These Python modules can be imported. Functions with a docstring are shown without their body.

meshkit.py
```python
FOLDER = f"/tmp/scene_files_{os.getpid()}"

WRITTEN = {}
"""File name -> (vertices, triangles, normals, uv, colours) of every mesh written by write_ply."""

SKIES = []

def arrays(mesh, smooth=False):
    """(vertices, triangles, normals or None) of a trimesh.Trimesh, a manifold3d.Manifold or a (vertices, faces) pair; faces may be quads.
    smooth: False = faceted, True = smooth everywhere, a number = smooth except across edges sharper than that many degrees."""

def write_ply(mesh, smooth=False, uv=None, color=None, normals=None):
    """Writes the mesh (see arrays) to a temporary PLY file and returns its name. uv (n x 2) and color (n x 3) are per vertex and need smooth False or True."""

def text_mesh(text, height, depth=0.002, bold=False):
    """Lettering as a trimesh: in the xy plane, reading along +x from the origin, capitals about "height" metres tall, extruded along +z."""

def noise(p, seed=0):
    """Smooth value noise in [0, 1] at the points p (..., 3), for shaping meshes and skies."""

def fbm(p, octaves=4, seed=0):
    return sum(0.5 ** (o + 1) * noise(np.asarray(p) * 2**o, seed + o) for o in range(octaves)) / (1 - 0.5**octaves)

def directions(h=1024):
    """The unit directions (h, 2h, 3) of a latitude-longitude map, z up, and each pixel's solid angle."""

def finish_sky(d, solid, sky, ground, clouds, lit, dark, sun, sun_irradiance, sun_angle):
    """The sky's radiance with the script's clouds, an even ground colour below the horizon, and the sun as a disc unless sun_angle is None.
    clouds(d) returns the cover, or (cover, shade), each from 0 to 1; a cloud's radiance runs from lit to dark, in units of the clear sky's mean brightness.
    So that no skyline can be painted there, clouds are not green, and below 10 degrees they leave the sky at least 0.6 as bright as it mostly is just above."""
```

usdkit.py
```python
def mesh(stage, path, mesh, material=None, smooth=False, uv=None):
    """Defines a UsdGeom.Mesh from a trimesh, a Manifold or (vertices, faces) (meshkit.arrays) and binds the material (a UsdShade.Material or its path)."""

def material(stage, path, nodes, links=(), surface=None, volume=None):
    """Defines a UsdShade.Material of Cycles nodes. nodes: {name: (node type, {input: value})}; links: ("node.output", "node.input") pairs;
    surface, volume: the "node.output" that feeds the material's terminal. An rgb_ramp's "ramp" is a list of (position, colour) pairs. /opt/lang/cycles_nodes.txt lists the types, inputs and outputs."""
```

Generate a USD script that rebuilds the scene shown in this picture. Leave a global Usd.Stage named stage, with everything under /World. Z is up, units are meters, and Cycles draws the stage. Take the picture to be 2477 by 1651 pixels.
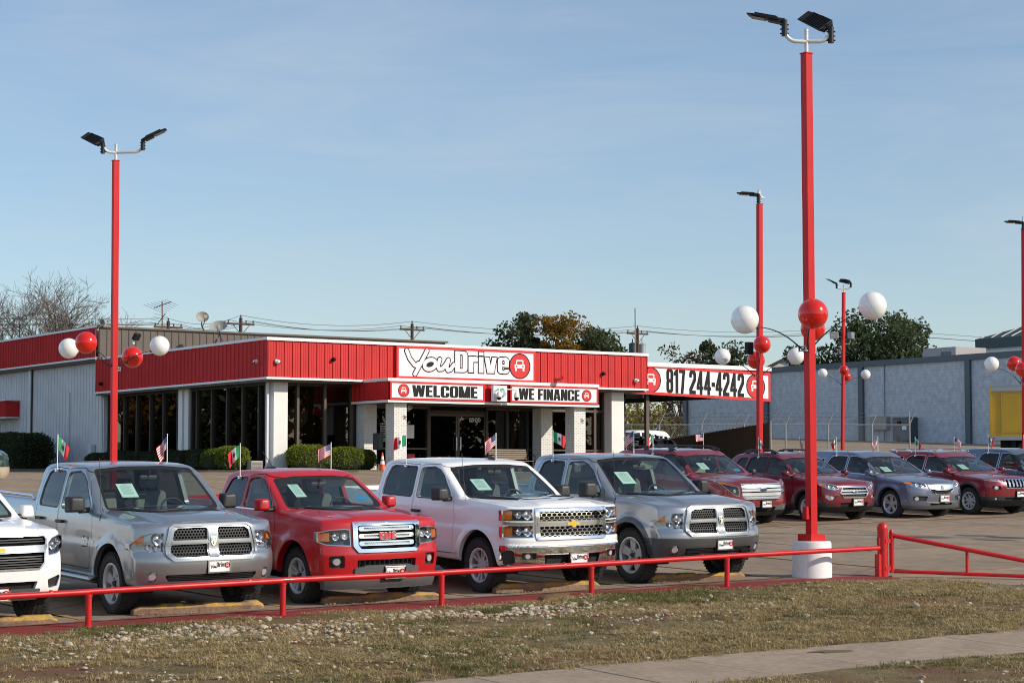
import math, random
import numpy as np, trimesh, usdkit, meshkit
import manifold3d as m3
import shapely
from shapely.geometry import Polygon, LineString, Point, box as sbox
from shapely.ops import unary_union
from shapely import affinity
from scipy.interpolate import PchipInterpolator
from pxr import Usd, UsdGeom, UsdLux, UsdShade, Gf, Sdf, Vt

stage = Usd.Stage.CreateInMemory()
UsdGeom.SetStageUpAxis(stage, 'Z'); UsdGeom.SetStageMetersPerUnit(stage, 1.0)
UsdGeom.Xform.Define(stage, '/World'); UsdGeom.Scope.Define(stage, '/World/Looks')
# ---------------------------------------------------------------- camera, sky, sun
# x runs along the rows of parked cars (the road), y away from the road, z up
EYE = (0.0, 0.0, 2.78)
YAW, PITCH = math.radians(34.25), math.atan(334.5 / 4940)
fwd = Gf.Vec3d(math.sin(YAW) * math.cos(PITCH), math.cos(YAW) * math.cos(PITCH), math.sin(PITCH))
rgt = Gf.Vec3d(math.cos(YAW), -math.sin(YAW), 0); upv = Gf.Cross(rgt, fwd)
cam = UsdGeom.Camera.Define(stage, '/World/camera')
cam.CreateHorizontalApertureAttr(36.0); cam.CreateVerticalApertureAttr(36.0 * 682 / 1024)
cam.CreateFocalLengthAttr(36.0 * 4940 / 2477); cam.CreateClippingRangeAttr(Gf.Vec2f(0.5, 5000))
cam.CreateFStopAttr(0.0); cam.CreateFocusDistanceAttr(35.0)
cam.CreateExposureAttr(0.08)
cm = Gf.Matrix4d(*rgt, 0, *upv, 0, *(-fwd), 0, *EYE, 1)
cam.AddTransformOp().Set(cm)
SUN_EL = math.radians(29.0)
sd = np.array([.555, -.832, 0.0]); sd /= np.linalg.norm(sd)
SUN = np.array([sd[0] * math.cos(SUN_EL), sd[1] * math.cos(SUN_EL), math.sin(SUN_EL)])
dome = UsdLux.DomeLight.Define(stage, '/World/sky')
skymat = usdkit.material(stage, '/World/Looks/sky', {
    'tc': ('texture_coordinate', {}),
    'mp': ('mapping', {'scale': (1.0, 2.0, 9.0), 'rotation': (0.0, 0.12, 0.5)}),
    'nz': ('noise_texture', {'scale': 3.2, 'detail': 7.0, 'roughness': 0.62, 'distortion': 0.6}),
    'cr': ('rgb_ramp', {'ramp': [(0.30, (.08, .08, .08)), (0.5, (.20, .20, .20)), (0.7, (.42, .42, .42)), (1.0, (.5, .5, .5))]}),
    'sk': ('sky_texture', {'sky_type': 'single_scattering', 'sun_disc': False, 'sun_elevation': SUN_EL,
                           'sun_rotation': math.atan2(SUN[0], SUN[1]), 'air_density': 1.0, 'aerosol_density': 0.45, 'ozone_density': 3.0}),
    'mx': ('mix_color', {'blend_type': 'mix', 'b': (4.5, 5.0, 5.5), 'use_clamp': False}),
    'bg': ('background_shader', {'strength': 0.125})},
    [('tc.generated', 'mp.vector'), ('mp.vector', 'nz.vector'), ('nz.fac', 'cr.fac'), ('sk.color', 'mx.a'), ('cr.color', 'mx.fac'), ('mx.result', 'bg.color')],
    surface='bg.background')
UsdShade.MaterialBindingAPI.Apply(dome.GetPrim()).Bind(skymat)
dome.GetPrim().SetCustomDataByKey('kind', 'structure')
sun = UsdLux.DistantLight.Define(stage, '/World/sun')
sun.CreateIntensityAttr(1.08); sun.CreateAngleAttr(0.53); sun.CreateNormalizeAttr(True); sun.CreateColorAttr(Gf.Vec3f(1.0, .90, .76))
zx = np.cross([0, 0, 1.0], SUN); zx /= np.linalg.norm(zx); zy = np.cross(SUN, zx)
sun.AddTransformOp().Set(Gf.Matrix4d(*zx, 0, *zy, 0, *SUN, 0, 0, 0, 0, 1))
# ---------------------------------------------------------------- helpers
RNG = np.random.default_rng(7); random.seed(7)
KN = ([-100, 19, 36, 50., 56, 60, 900], [0, 0, -.17, -.10, 0, 0, 0])
def gz(u, v):
    return .0182 * np.clip(u, -200, 160) + .036 * np.clip(v, -150, 160) + np.interp(v, *KN)
used = {}
def numbered(parent, name):
    k = used.get((parent, name), 0); used[(parent, name)] = k + 1
    return name if k == 0 else f'{name}_{k:03d}'
def tagp(p, label=None, cat=None, group=None, kind=None):
    for k, v in (('label', label), ('category', cat), ('group', group), ('kind', kind)):
        if v: p.SetCustomDataByKey(k, v)
    return p
def path_of(parent): return '/World' if parent is None else (parent if isinstance(parent, str) else str(parent.GetPath()))
def thing(name, label=None, cat=None, loc=(0, 0, 0), rotz=0.0, group=None, kind=None, tilt=False):
    x = UsdGeom.Xform.Define(stage, '/World/' + numbered('/World', name))
    place(x, loc, rotz, tilt)
    return tagp(x.GetPrim(), label, cat, group, kind)
def place(x, loc, rotz=0.0, tilt=False):
    x = UsdGeom.Xform(x) if not isinstance(x, UsdGeom.Xform) else x
    u = np.array([0, 0, 1.0])
    if tilt:
        u = np.array([-.0182, -.036, 1.0]); u /= np.linalg.norm(u)
    a = np.array([math.cos(rotz), math.sin(rotz), 0]); b = np.cross(u, a); b /= np.linalg.norm(b); a = np.cross(b, u)
    x.ClearXformOpOrder()
    x.AddTransformOp().Set(Gf.Matrix4d(*a, 0, *b, 0, *u, 0, *map(float, loc), 1))
def holder(parent, name, label=None):
    x = UsdGeom.Xform.Define(stage, path_of(parent) + '/' + numbered(path_of(parent), name))
    return tagp(x.GetPrim(), label)
def obj(name, mesh, mat, parent=None, smooth=False, label=None, cat=None, group=None, kind=None):
    pp = path_of(parent)
    if isinstance(mesh, trimesh.Trimesh):
        uq, inv = np.unique(np.asarray(mesh.faces), return_inverse=True)
        if len(uq) != len(mesh.vertices): mesh = trimesh.Trimesh(np.asarray(mesh.vertices)[uq], inv.reshape(-1, 3), process=False)
    m = usdkit.mesh(stage, pp + '/' + numbered(pp, name), mesh, '/World/Looks/' + mat, smooth)
    return tagp(m.GetPrim(), label, cat, group, kind)
def copy(root, loc, rotz=0.0, label=None, group=None, tilt=False):
    was = root.GetCustomData()
    base = root.GetName(); base = base[:-4] if base[-4:-3] == '_' and base[-3:].isdigit() else base
    x = UsdGeom.Xform.Define(stage, '/World/' + numbered('/World', base))
    x.GetPrim().GetReferences().AddInternalReference(root.GetPath())
    place(x, loc, rotz, tilt); x.GetPrim().SetInstanceable(True)
    return tagp(x.GetPrim(), label or was.get('label'), was.get('category'), group or was.get('group'))
TM = trimesh.Trimesh
def cat(*ms):
    ms = [trimesh.Trimesh(*meshkit.arrays(m)[:2], process=False) for m in (ms[0] if len(ms) == 1 and isinstance(ms[0], list) else ms)]
    return trimesh.util.concatenate(ms)
def bx(x0, y0, z0, x1, y1, z1):
    x0, x1 = sorted((x0, x1)); y0, y1 = sorted((y0, y1)); z0, z1 = sorted((z0, z1))
    v = np.array([[x, y, z] for z in (z0, z1) for y in (y0, y1) for x in (x0, x1)], float)
    f = [[0, 2, 3, 1], [4, 5, 7, 6], [0, 1, 5, 4], [2, 6, 7, 3], [0, 4, 6, 2], [1, 3, 7, 5]]
    return meshkit_tri(v, f)
def meshkit_tri(v, f):
    f = np.asarray(f); return trimesh.Trimesh(np.asarray(v, float), np.vstack([f[:, [0, 1, 2]], f[:, [0, 2, 3]]]), process=False)
def man(x0, y0, z0, x1, y1, z1):
    return m3.Manifold.cube((x1 - x0, y1 - y0, z1 - z0)).translate((x0, y0, z0))
def rbox(x0, y0, z0, x1, y1, z1, r=.03, n=8):
    s = m3.Manifold.sphere(r, n); r = min(r, (x1 - x0) / 2.01, (y1 - y0) / 2.01, (z1 - z0) / 2.01)
    return m3.Manifold.batch_hull([s.translate((x, y, z)) for x in (x0 + r, x1 - r) for y in (y0 + r, y1 - r) for z in (z0 + r, z1 - r)])
def tube(pts, r, sides=8, cap=True):
    p = np.asarray(pts, float); r = np.broadcast_to(np.asarray(r, float), (len(p),))
    t = np.gradient(p, axis=0); t /= np.linalg.norm(t, axis=1, keepdims=True) + 1e-12
    a = np.cross(t, [0, 0, 1.0]); bad = np.linalg.norm(a, axis=1) < 1e-3
    a[bad] = np.cross(t[bad], [1.0, 0, 0]); a /= np.linalg.norm(a, axis=1, keepdims=True)
    for i in range(1, len(a)):
        if a[i] @ a[i - 1] < 0: a[i] = -a[i]
    b = np.cross(t, a); g = np.arange(sides) * 2 * np.pi / sides
    v = p[:, None] + r[:, None, None] * (np.cos(g)[None, :, None] * a[:, None] + np.sin(g)[None, :, None] * b[:, None])
    n = len(p); i, j = np.meshgrid(np.arange(n - 1), np.arange(sides), indexing='ij')
    q = np.stack([i * sides + j, i * sides + (j + 1) % sides, (i + 1) * sides + (j + 1) % sides, (i + 1) * sides + j], -1).reshape(-1, 4)
    v = v.reshape(-1, 3); f = np.vstack([q[:, [0, 1, 2]], q[:, [0, 2, 3]]])
    if cap:
        v = np.vstack([v, p[0], p[-1]]); k = np.arange(sides); c0, c1 = len(v) - 2, len(v) - 1
        f = np.vstack([f, np.stack([np.full(sides, c0), (k + 1) % sides, k], 1), np.stack([np.full(sides, c1), (n - 1) * sides + k, (n - 1) * sides + (k + 1) % sides], 1)])
    return trimesh.Trimesh(v, f, process=False)
def cyl(p0, p1, r, sides=12): return tube([p0, p1], r, sides)
def lathe(prof, n=32):
    """prof: (radius, height) list round the z axis"""
    p = np.asarray(prof, float); g = np.arange(n) * 2 * np.pi / n
    v = np.stack([p[:, None, 0] * np.cos(g), p[:, None, 0] * np.sin(g), np.broadcast_to(p[:, None, 1], (len(p), n))], -1).reshape(-1, 3)
    i, j = np.meshgrid(np.arange(len(p) - 1), np.arange(n), indexing='ij')
    q = np.stack([i * n + j, i * n + (j + 1) % n, (i + 1) * n + (j + 1) % n, (i + 1) * n + j], -1).reshape(-1, 4)
    return meshkit_tri(v, q)
def polys(g): return [p for p in getattr(g, 'geoms', [g]) if p.geom_type == 'Polygon' and p.area > 1e-9]
def extr(g, d):
    """shapely polygon(s) in (a, b) extruded 0..d along the third axis"""
    return cat([trimesh.creation.extrude_polygon(p, d, engine='earcut') for p in polys(g)])
def xf(m, M):
    v, f, _ = meshkit.arrays(m); M = np.asarray(M, float)
    v = v @ M[:3, :3].T + M[:3, 3] if M.shape == (4, 4) else v @ M.T
    if np.linalg.det(M[:3, :3]) < 0: f = f[:, ::-1]
    return trimesh.Trimesh(v, f, process=False)
def mv(m, x=0, y=0, z=0):
    v, f, _ = meshkit.arrays(m); return trimesh.Trimesh(v + [x, y, z], f, process=False)
def frame(o, a, b, c=None):
    """maps local (p, q, r) to o + p a + q b + r c"""
    a, b = np.asarray(a, float), np.asarray(b, float); c = np.cross(a, b) if c is None else np.asarray(c, float)
    M = np.eye(4); M[:3, 0], M[:3, 1], M[:3, 2], M[:3, 3] = a, b, c, o; return M
def rotz(m, a):
    c, s = math.cos(a), math.sin(a); return xf(m, np.array([[c, -s, 0], [s, c, 0], [0, 0, 1.0]]))
# ---------------------------------------------------------------- lettering
def rr(x0, y0, x1, y1, r): return sbox(x0 + r, y0 + r, x1 - r, y1 - r).buffer(r, quad_segs=6)
def ring(x0, y0, x1, y1, s, t, r=.17): return rr(x0, y0, x1, y1, r).difference(rr(x0 + s, y0 + t, x1 - s, y1 - t, min(r * .45, (x1 - x0 - 2 * s) / 2.05)))
def seg(a, b, w): return Polygon([(a[0] - w / 2, a[1]), (a[0] + w / 2, a[1]), (b[0] + w / 2, b[1]), (b[0] - w / 2, b[1])])
def heavy(ch):
    s, t, w = .205, .15, .54; U = unary_union; B = sbox
    if ch == ' ': return None, .22
    if ch == 'E': return U([B(0, 0, s, 1), B(0, 0, .43, t), B(0, 1 - t, .43, 1), B(0, .43, .40, .43 + t)]), .43
    if ch == 'F': return U([B(0, 0, s, 1), B(0, 1 - t, .42, 1), B(0, .42, .39, .42 + t)]), .42
    if ch == 'L': return U([B(0, 0, s, 1), B(0, 0, .42, t)]), .42
    if ch == 'I': return B(0, 0, s, 1), s
    if ch == 'O': return ring(0, 0, w, 1, s * .97, t * .9), w
    if ch == 'C': return ring(0, 0, w, 1, s * .97, t * .9).difference(B(.3, .39, 1, .62)), w
    if ch == 'D': return U([B(0, 0, .3, 1), rr(0, 0, w, 1, .17)]).difference(rr(s, t, w - s, 1 - t, .05)), w
    if ch == 'W': return U([seg((.10, 1), (.21, 0), .2), seg((.39, 1), (.25, 0), .17), seg((.43, 1), (.57, 0), .17), seg((.72, 1), (.61, 0), .2)]), .82
    if ch == 'M': return U([B(0, 0, .19, 1), B(.53, 0, .72, 1), seg((.13, 1), (.33, 0), .2), seg((.59, 1), (.39, 0), .2)]), .72
    if ch == 'N': return U([B(0, 0, .19, 1), B(.35, 0, w, 1), seg((.12, 1), (.42, 0), .21)]), w
    if ch == 'A': return U([seg((.25, 1), (.10, 0), .2), seg((.35, 1), (.50, 0), .2), B(.14, .17, .46, .31)]), .6
    if ch == 'R': return U([B(0, 0, s, 1), ring(0, .42, w, 1, s, t), B(0, .5, .2, 1), B(w - s, 0, w, .5)]), w
    if ch == 'S': return U([ring(0, .42, w, 1, s, t).difference(B(.3, .45, 1, .68)), ring(0, 0, w, .58, s, t).difference(B(-.1, .32, .24, .55))]), w
    if ch == 'V': return U([seg((.10, 1), (.24, 0), .2), seg((.48, 1), (.34, 0), .2)]), .58
    if ch == 'G': return U([ring(0, 0, w, 1, s * .97, t * .9).difference(B(.3, .5, 1, .66)), B(.29, .3, w, .45), B(w - s, 0, w, .45)]), w
    if ch == 'Y': return U([seg((.10, 1), (.25, .42), .2), seg((.46, 1), (.31, .42), .2), B(.18, 0, .38, .5)]), .56
    if ch == '0': return ring(0, 0, w, 1, s, t), w
    if ch == '5': return U([B(0, .45, s, 1), B(0, 1 - t, w * .9, 1), ring(0, 0, w, .62, s, t).difference(B(-.1, .22, .3, .45))]), w
    if ch == '1': return U([B(.14, 0, .35, 1), Polygon([(0, .72), (0, .86), (.2, 1), (.35, 1), (.35, .76)])]), .38
    if ch == '7': return U([B(0, 1 - t, .48, 1), Polygon([(.28, 1), (.48, 1), (.33, 0), (.12, 0)])]), .48
    if ch == '8': return U([ring(0, .44, w, 1, s, t * .85), ring(0, 0, w, .57, s, t * .85)]), w
    if ch == '2': return U([ring(0, .45, w, 1, s, t).difference(B(-.1, .3, .5 * w, .70)), Polygon([(.30, .60), (.54, .66), (.54, .58), (.22, .15), (0, .15), (0, .22)]), B(0, 0, .52, t)]), w
    if ch == '4': return U([B(.26, 0, .46, 1), B(0, .2, .55, .34), Polygon([(.26, 1), (.40, 1), (.20, .34), (0, .34)])]), .56
    if ch == '-': return B(0, .36, .27, .54), .27
    if ch == 'r': return U([B(0, 0, s, .76), rr(.04, .5, .42, .77, .10)]).difference(B(s, 0, .5, .52)), .40
    if ch == 'i': return U([B(0, 0, s, .76), B(0, .84, s, 1.0)]), s
    if ch == 'v': return U([seg((.10, .76), (.22, 0), .2), seg((.44, .76), (.32, 0), .2)]), .54
    if ch == 'e': return U([ring(0, 0, .5, .78, .19, .13, .15), B(.1, .33, .45, .44)]).difference(B(.29, .2, .6, .32)), .5
    return B(0, 0, .3, .7), .3
def words(text, gap=.055):
    out, x = [], 0.0
    for ch in text:
        g, w = heavy(ch)
        if g is not None: out.append(affinity.translate(g, x, 0))
        x += w + gap
    return out, x - gap
def you_script():
    Y = [LineString([(.19, 1.0), (.22, .93), (.40, .42)]), LineString([(.40, .42), (.45, .41), (.50, .46)]), LineString([(.82, 1.02), (.47, .34), (.40, .12)])]
    c = [(1.0 + .17 * math.cos(a) + .06 * math.sin(a), .47 + .20 * math.sin(a)) for a in np.linspace(.3, 2 * math.pi + .3, 24)]
    o = [LineString(c)]
    u = [LineString([(1.30, .66), (1.25, .42), (1.30, .30), (1.40, .32), (1.53, .62)]), LineString([(1.53, .62), (1.50, .40), (1.55, .28), (1.66, .30), (1.76, .50)])]
    return Y, o, u
def car_icon():
    b = unary_union([rr(-.62, -.18, .62, .22, .1), rr(-.44, .02, .44, .66, .12), sbox(-.56, -.45, -.34, -.1), sbox(.34, -.45, .56, -.1)])
    return b.difference(unary_union([rr(-.33, .2, .33, .52, .06), Point(-.38, .02).buffer(.1), Point(.38, .02).buffer(.1)]))
def logo(plateH):
    """flat shapes of the dealer's mark, 0..~3.3 wide for height 1: (outline, fill, letters-dark, disc, disc-edge, car)"""
    Y, o, u = you_script()
    line = unary_union([l.buffer(.085) for l in Y + o + u])
    return line
# ---------------------------------------------------------------- materials
def mat(name, color, rough=.5, metal=0.0, coat=0.0, spec=.5, var=0.0, scale=8.0, detail=4.0, bump=0.0, bscale=60.0, bdist=.004, color2=None, coords='position', **kw):
    n = {'p': ('principled_bsdf', {'base_color': color, 'roughness': rough, 'metallic': metal, 'coat_weight': coat, 'coat_roughness': .03, 'specular_ior_level': spec, **kw})}
    l = []
    src = {'position': ('geometry', 'g.position'), 'object': ('texture_coordinate', 'g.object')}[coords]
    if var or color2 is not None or bump: n['g'] = (src[0], {})
    if var or color2 is not None:
        c = np.array(color); c2 = np.array(color2) if color2 is not None else np.clip(c * (1 + var), 0, 1)
        c1 = c if color2 is not None else c * (1 - var)
        n['nz'] = ('noise_texture', {'scale': scale, 'detail': detail, 'roughness': .6})
        n['r'] = ('rgb_ramp', {'ramp': [(.32, tuple(c1)), (.68, tuple(c2))]})
        l += [(src[1], 'nz.vector'), ('nz.fac', 'r.fac'), ('r.color', 'p.base_color')]
    if bump:
        n['bn'] = ('noise_texture', {'scale': bscale, 'detail': 3.0, 'roughness': .6}); n['b'] = ('bump', {'strength': bump, 'distance': bdist})
        l += [(src[1], 'bn.vector'), ('bn.fac', 'b.height'), ('b.normal', 'p.normal')]
    return usdkit.material(stage, '/World/Looks/' + name, n, l, surface='p.BSDF')
def pane(name, tint, rough=0.0, ior=1.5, gloss=(1, 1, 1)):
    return usdkit.material(stage, '/World/Looks/' + name, {
        't': ('transparent_bsdf', {'color': tint}), 'g': ('glossy_bsdf', {'color': gloss, 'roughness': rough}), 'lw': ('layer_weight', {'blend': .5}), 'pw': ('math', {'math_type': 'power', 'value2': 4.6}), 'f': ('math', {'math_type': 'multiply_add', 'value2': .93, 'value3': .055}), 'm': ('mix_closure', {})},
        [('lw.facing', 'pw.value1'), ('pw.value', 'f.value1'), ('f.value', 'm.fac'), ('t.BSDF', 'm.closure1'), ('g.BSDF', 'm.closure2')], surface='m.closure')
def leafmat(name, c1, c2, trans=.35):
    return usdkit.material(stage, '/World/Looks/' + name, {
        'g': ('geometry', {}), 'o': ('noise_texture', {'scale': 2.2, 'detail': 2.0}), 'r': ('rgb_ramp', {'ramp': [(.15, c1), (.85, c2)]}),
        'ad': ('math', {'math_type': 'add'}), 'ml': ('math', {'math_type': 'multiply', 'value2': .5}),
        'd': ('principled_bsdf', {'roughness': .55, 'specular_ior_level': .3}), 't': ('translucent_bsdf', {}), 'm': ('mix_closure', {'fac': trans})},
        [('g.position', 'o.vector'), ('o.fac', 'ad.value1'), ('g.random_per_island', 'ad.value2'), ('ad.value', 'ml.value1'), ('ml.value', 'r.fac'), ('r.color', 'd.base_color'), ('r.color', 't.color'), ('d.BSDF', 'm.closure1'), ('t.BSDF', 'm.closure2')], surface='m.closure')
mat('silver_paint', (.37, .39, .41), .30, .8, .9, var=.05, scale=3)
mat('silver_paint_warm', (.40, .41, .43), .30, .8, .9, var=.05, scale=3)
mat('white_paint', (.80, .80, .79), .35, 0, .8, var=.02, scale=3)
mat('red_paint', (.43, .004, .009), .38, 0, .7, var=.05, scale=3)
mat('maroon_paint', (.20, .008, .016), .30, .25, 1.0, var=.05, scale=3)
mat('maroon_dark_paint', (.15, .006, .014), .30, .25, 1.0, var=.05, scale=3)
mat('steel_blue_paint', (.17, .19, .26), .30, .6, 1.0, var=.05, scale=3)
mat('slate_blue_paint', (.10, .14, .20), .30, .6, 1.0, var=.05, scale=3)
mat('green_paint', (.010, .040, .034), .3, .2, 1.0)
mat('tan_paint', (.42, .35, .26), .4, .1, .6)
mat('black_paint', (.012, .012, .014), .3, 0, 1.0)
mat('charcoal_paint', (.075, .08, .085), .38, .4, .5, var=.06)
mat('chrome', (.82, .83, .85), .07, 1.0)
mat('satin_metal', (.62, .63, .65), .28, 1.0)
mat('alloy', (.60, .61, .62), .34, .45, .4)
mat('alloy_bright', (.68, .69, .70), .28, .55, .4)
mat('black_plastic', (.022, .023, .025), .5, var=.1)
mat('grey_plastic', (.085, .09, .092), .55, var=.08)
mat('dark_cavity', (.006, .006, .007), .85)
mat('rubber', (.017, .017, .018), .75, var=.25, scale=20, bump=.3, bscale=150)
mat('brake_steel', (.14, .13, .12), .5, .7)
mat('amber', (.62, .15, .012), .15, 0, .5)
mat('lamp_glow', (.85, .87, .9), .12, .6, .5); mat('led_grey', (.20, .20, .20), .3)
mat('seat_cloth', (.16, .165, .16), .85, var=.1, bump=.2, bscale=200)
mat('seat_tan', (.34, .29, .22), .7, var=.08)
mat('dash_black', (.02, .021, .023), .6)
mat('headliner', (.42, .43, .40), .9)
pane('windshield_glass', (.70, .80, .77)); pane('side_glass', (.60, .70, .70)); pane('privacy_glass', (.11, .13, .145)); pane('lens_glass', (.86, .88, .9))
mat('paper', (.62, .80, .74), .6); mat('paper_white', (.8, .8, .78), .6); mat('ink', (.012, .012, .014), .6, spec=.2); mat('ink_grey', (.25, .28, .29), .6)
mat('sticker_blue', (.02, .30, .62), .4); mat('gold', (.85, .48, .035), .3, .25, .4); mat('badge_red', (.55, .012, .03), .35, .1, .5)
mat('plate_white', (.80, .80, .80), .4); mat('sign_red', (.58, .008, .012), .35, 0, .2, var=.04, scale=2)
mat('badge_blue', (.01, .04, .16), .3, 0, .5); mat('sun_visor', (.55, .58, .52), .8)
mat('rust_steel', (.16, .07, .04), .7, .4)
# ---------------------------------------------------------------- ground
def gz(u, v):
    u, v = np.asarray(u, float), np.asarray(v, float)
    p = .0182 * np.clip(u, -200, 160) + .036 * np.clip(v, -150, 160) + np.interp(v, *KN)
    k = np.clip((70 - u) / 4, 0, 1) * np.clip((v - 55) / 6, 0, 1)          # the lot levels out in front of the building
    return p - k * np.maximum(p - 3.06 - .05 * np.maximum(v - 72, 0) * np.clip((u - 54) / 3, 0, 1), 0)
def sheet_grid(us, vs, dz=0.0, skirt=0.0):
    U, V = np.meshgrid(us, vs, indexing='ij'); Z = gz(U, V) + dz; n, m = U.shape
    P = np.stack([U, V, Z], -1).reshape(-1, 3); i, j = np.meshgrid(np.arange(n - 1), np.arange(m - 1), indexing='ij')
    q = np.stack([i * m + j, (i + 1) * m + j, (i + 1) * m + j + 1, i * m + j + 1], -1).reshape(-1, 4)
    if skirt:
        loop = [i * m for i in range(n)] + [(n - 1) * m + j for j in range(1, m)] + [i * m + m - 1 for i in range(n - 2, -1, -1)] + [j for j in range(m - 2, 0, -1)]
        k = len(P); P = np.vstack([P, P[loop] - [0, 0, skirt]]); L = len(loop)
        q = np.vstack([q, [[loop[a], k + a, k + (a + 1) % L, loop[(a + 1) % L]] for a in range(L)]])
    return meshkit_tri(P, q)
def ramped(name, ramp, scale, rough=.85, bump=.3, bscale=90, bdist=.006, detail=6.0, extra=None, rot=0.0, stretch=(1, 1, 1)):
    n = {'g': ('geometry', {}), 'm': ('mapping', {'scale': stretch, 'rotation': (0, 0, rot)}), 'nz': ('noise_texture', {'scale': scale, 'detail': detail, 'roughness': .62}), 'r': ('rgb_ramp', {'ramp': ramp}), 'p': ('principled_bsdf', {'roughness': rough, 'specular_ior_level': .3}),
         'n2': ('noise_texture', {'scale': bscale, 'detail': 4.0, 'roughness': .65}), 'b': ('bump', {'strength': bump, 'distance': bdist}), 'n3': ('noise_texture', {'scale': scale * 9, 'detail': 3.0}), 'r3': ('rgb_ramp', {'ramp': [(.3, (.82, .82, .82)), (.7, (1.12, 1.12, 1.12))]}), 'mu': ('mix_color', {'blend_type': 'multiply', 'fac': 1.0, 'use_clamp': False})}
    l = [('g.position', 'm.vector'), ('m.vector', 'nz.vector'), ('nz.fac', 'r.fac'), ('r.color', 'mu.a'), ('m.vector', 'n3.vector'), ('n3.fac', 'r3.fac'), ('r3.color', 'mu.b'), ('mu.result', 'p.base_color'), ('g.position', 'n2.vector'), ('n2.fac', 'b.height'), ('b.normal', 'p.normal')]
    if extra: extra(n, l)
    return usdkit.material(stage, '/World/Looks/' + name, n, l, surface='p.BSDF')
def stains(n, l):
    # hairline cracks, tyre rub and oil spots worn into the slabs
    n.update({'wn': ('noise_texture', {'scale': 1.1, 'detail': 4.0}), 'wm': ('mix_color', {'blend_type': 'linear_light', 'fac': .25, 'use_clamp': False}), 'vo': ('voronoi_texture', {'feature': 'distance_to_edge', 'scale': .19}), 'vr': ('rgb_ramp', {'ramp': [(0.0, (.55, .55, .55)), (.006, (.75, .75, .75)), (.012, (1, 1, 1))]}), 'm1': ('mix_color', {'blend_type': 'multiply', 'fac': .8}),
              'os': ('noise_texture', {'scale': .9, 'detail': 6.0, 'roughness': .7}), 'orr': ('rgb_ramp', {'ramp': [(.30, (.70, .68, .66)), (.40, (.92, .92, .92)), (.52, (1, 1, 1))]}), 'm2': ('mix_color', {'blend_type': 'multiply', 'fac': 1.0})})
    l.remove(('mu.result', 'p.base_color'))
    l += [('g.position', 'wn.vector'), ('g.position', 'wm.a'), ('wn.color', 'wm.b'), ('wm.result', 'vo.vector'), ('vo.distance', 'vr.fac'), ('mu.result', 'm1.a'), ('vr.color', 'm1.b'), ('g.position', 'os.vector'), ('os.fac', 'orr.fac'), ('m1.result', 'm2.a'), ('orr.color', 'm2.b'), ('m2.result', 'p.base_color')]
ramped('concrete_lot', [(.3, (.245, .178, .118)), (.5, (.295, .218, .148)), (.72, (.335, .258, .183))], .35, bump=.2, extra=stains)
ramped('concrete_lot_dark', [(.3, (.22, .163, .108)), (.5, (.27, .20, .138)), (.72, (.305, .235, .165))], .5, bump=.2, extra=stains)
ramped('concrete_walk', [(.3, (.27, .205, .145)), (.5, (.32, .245, .175)), (.7, (.36, .285, .21))], 1.3, bump=.35)
ramped('joint_dark', [(.3, (.05, .04, .032)), (.7, (.07, .058, .046))], 3)
ramped('asphalt', [(.3, (.045, .044, .043)), (.7, (.065, .063, .06))], 2, bump=.4)
ramped('kerb_concrete', [(.3, (.17, .13, .10)), (.7, (.28, .225, .18))], 1.6, bump=.4)
ramped('terrain', [(.3, (.10, .085, .045)), (.7, (.16, .13, .07))], .2)
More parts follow.
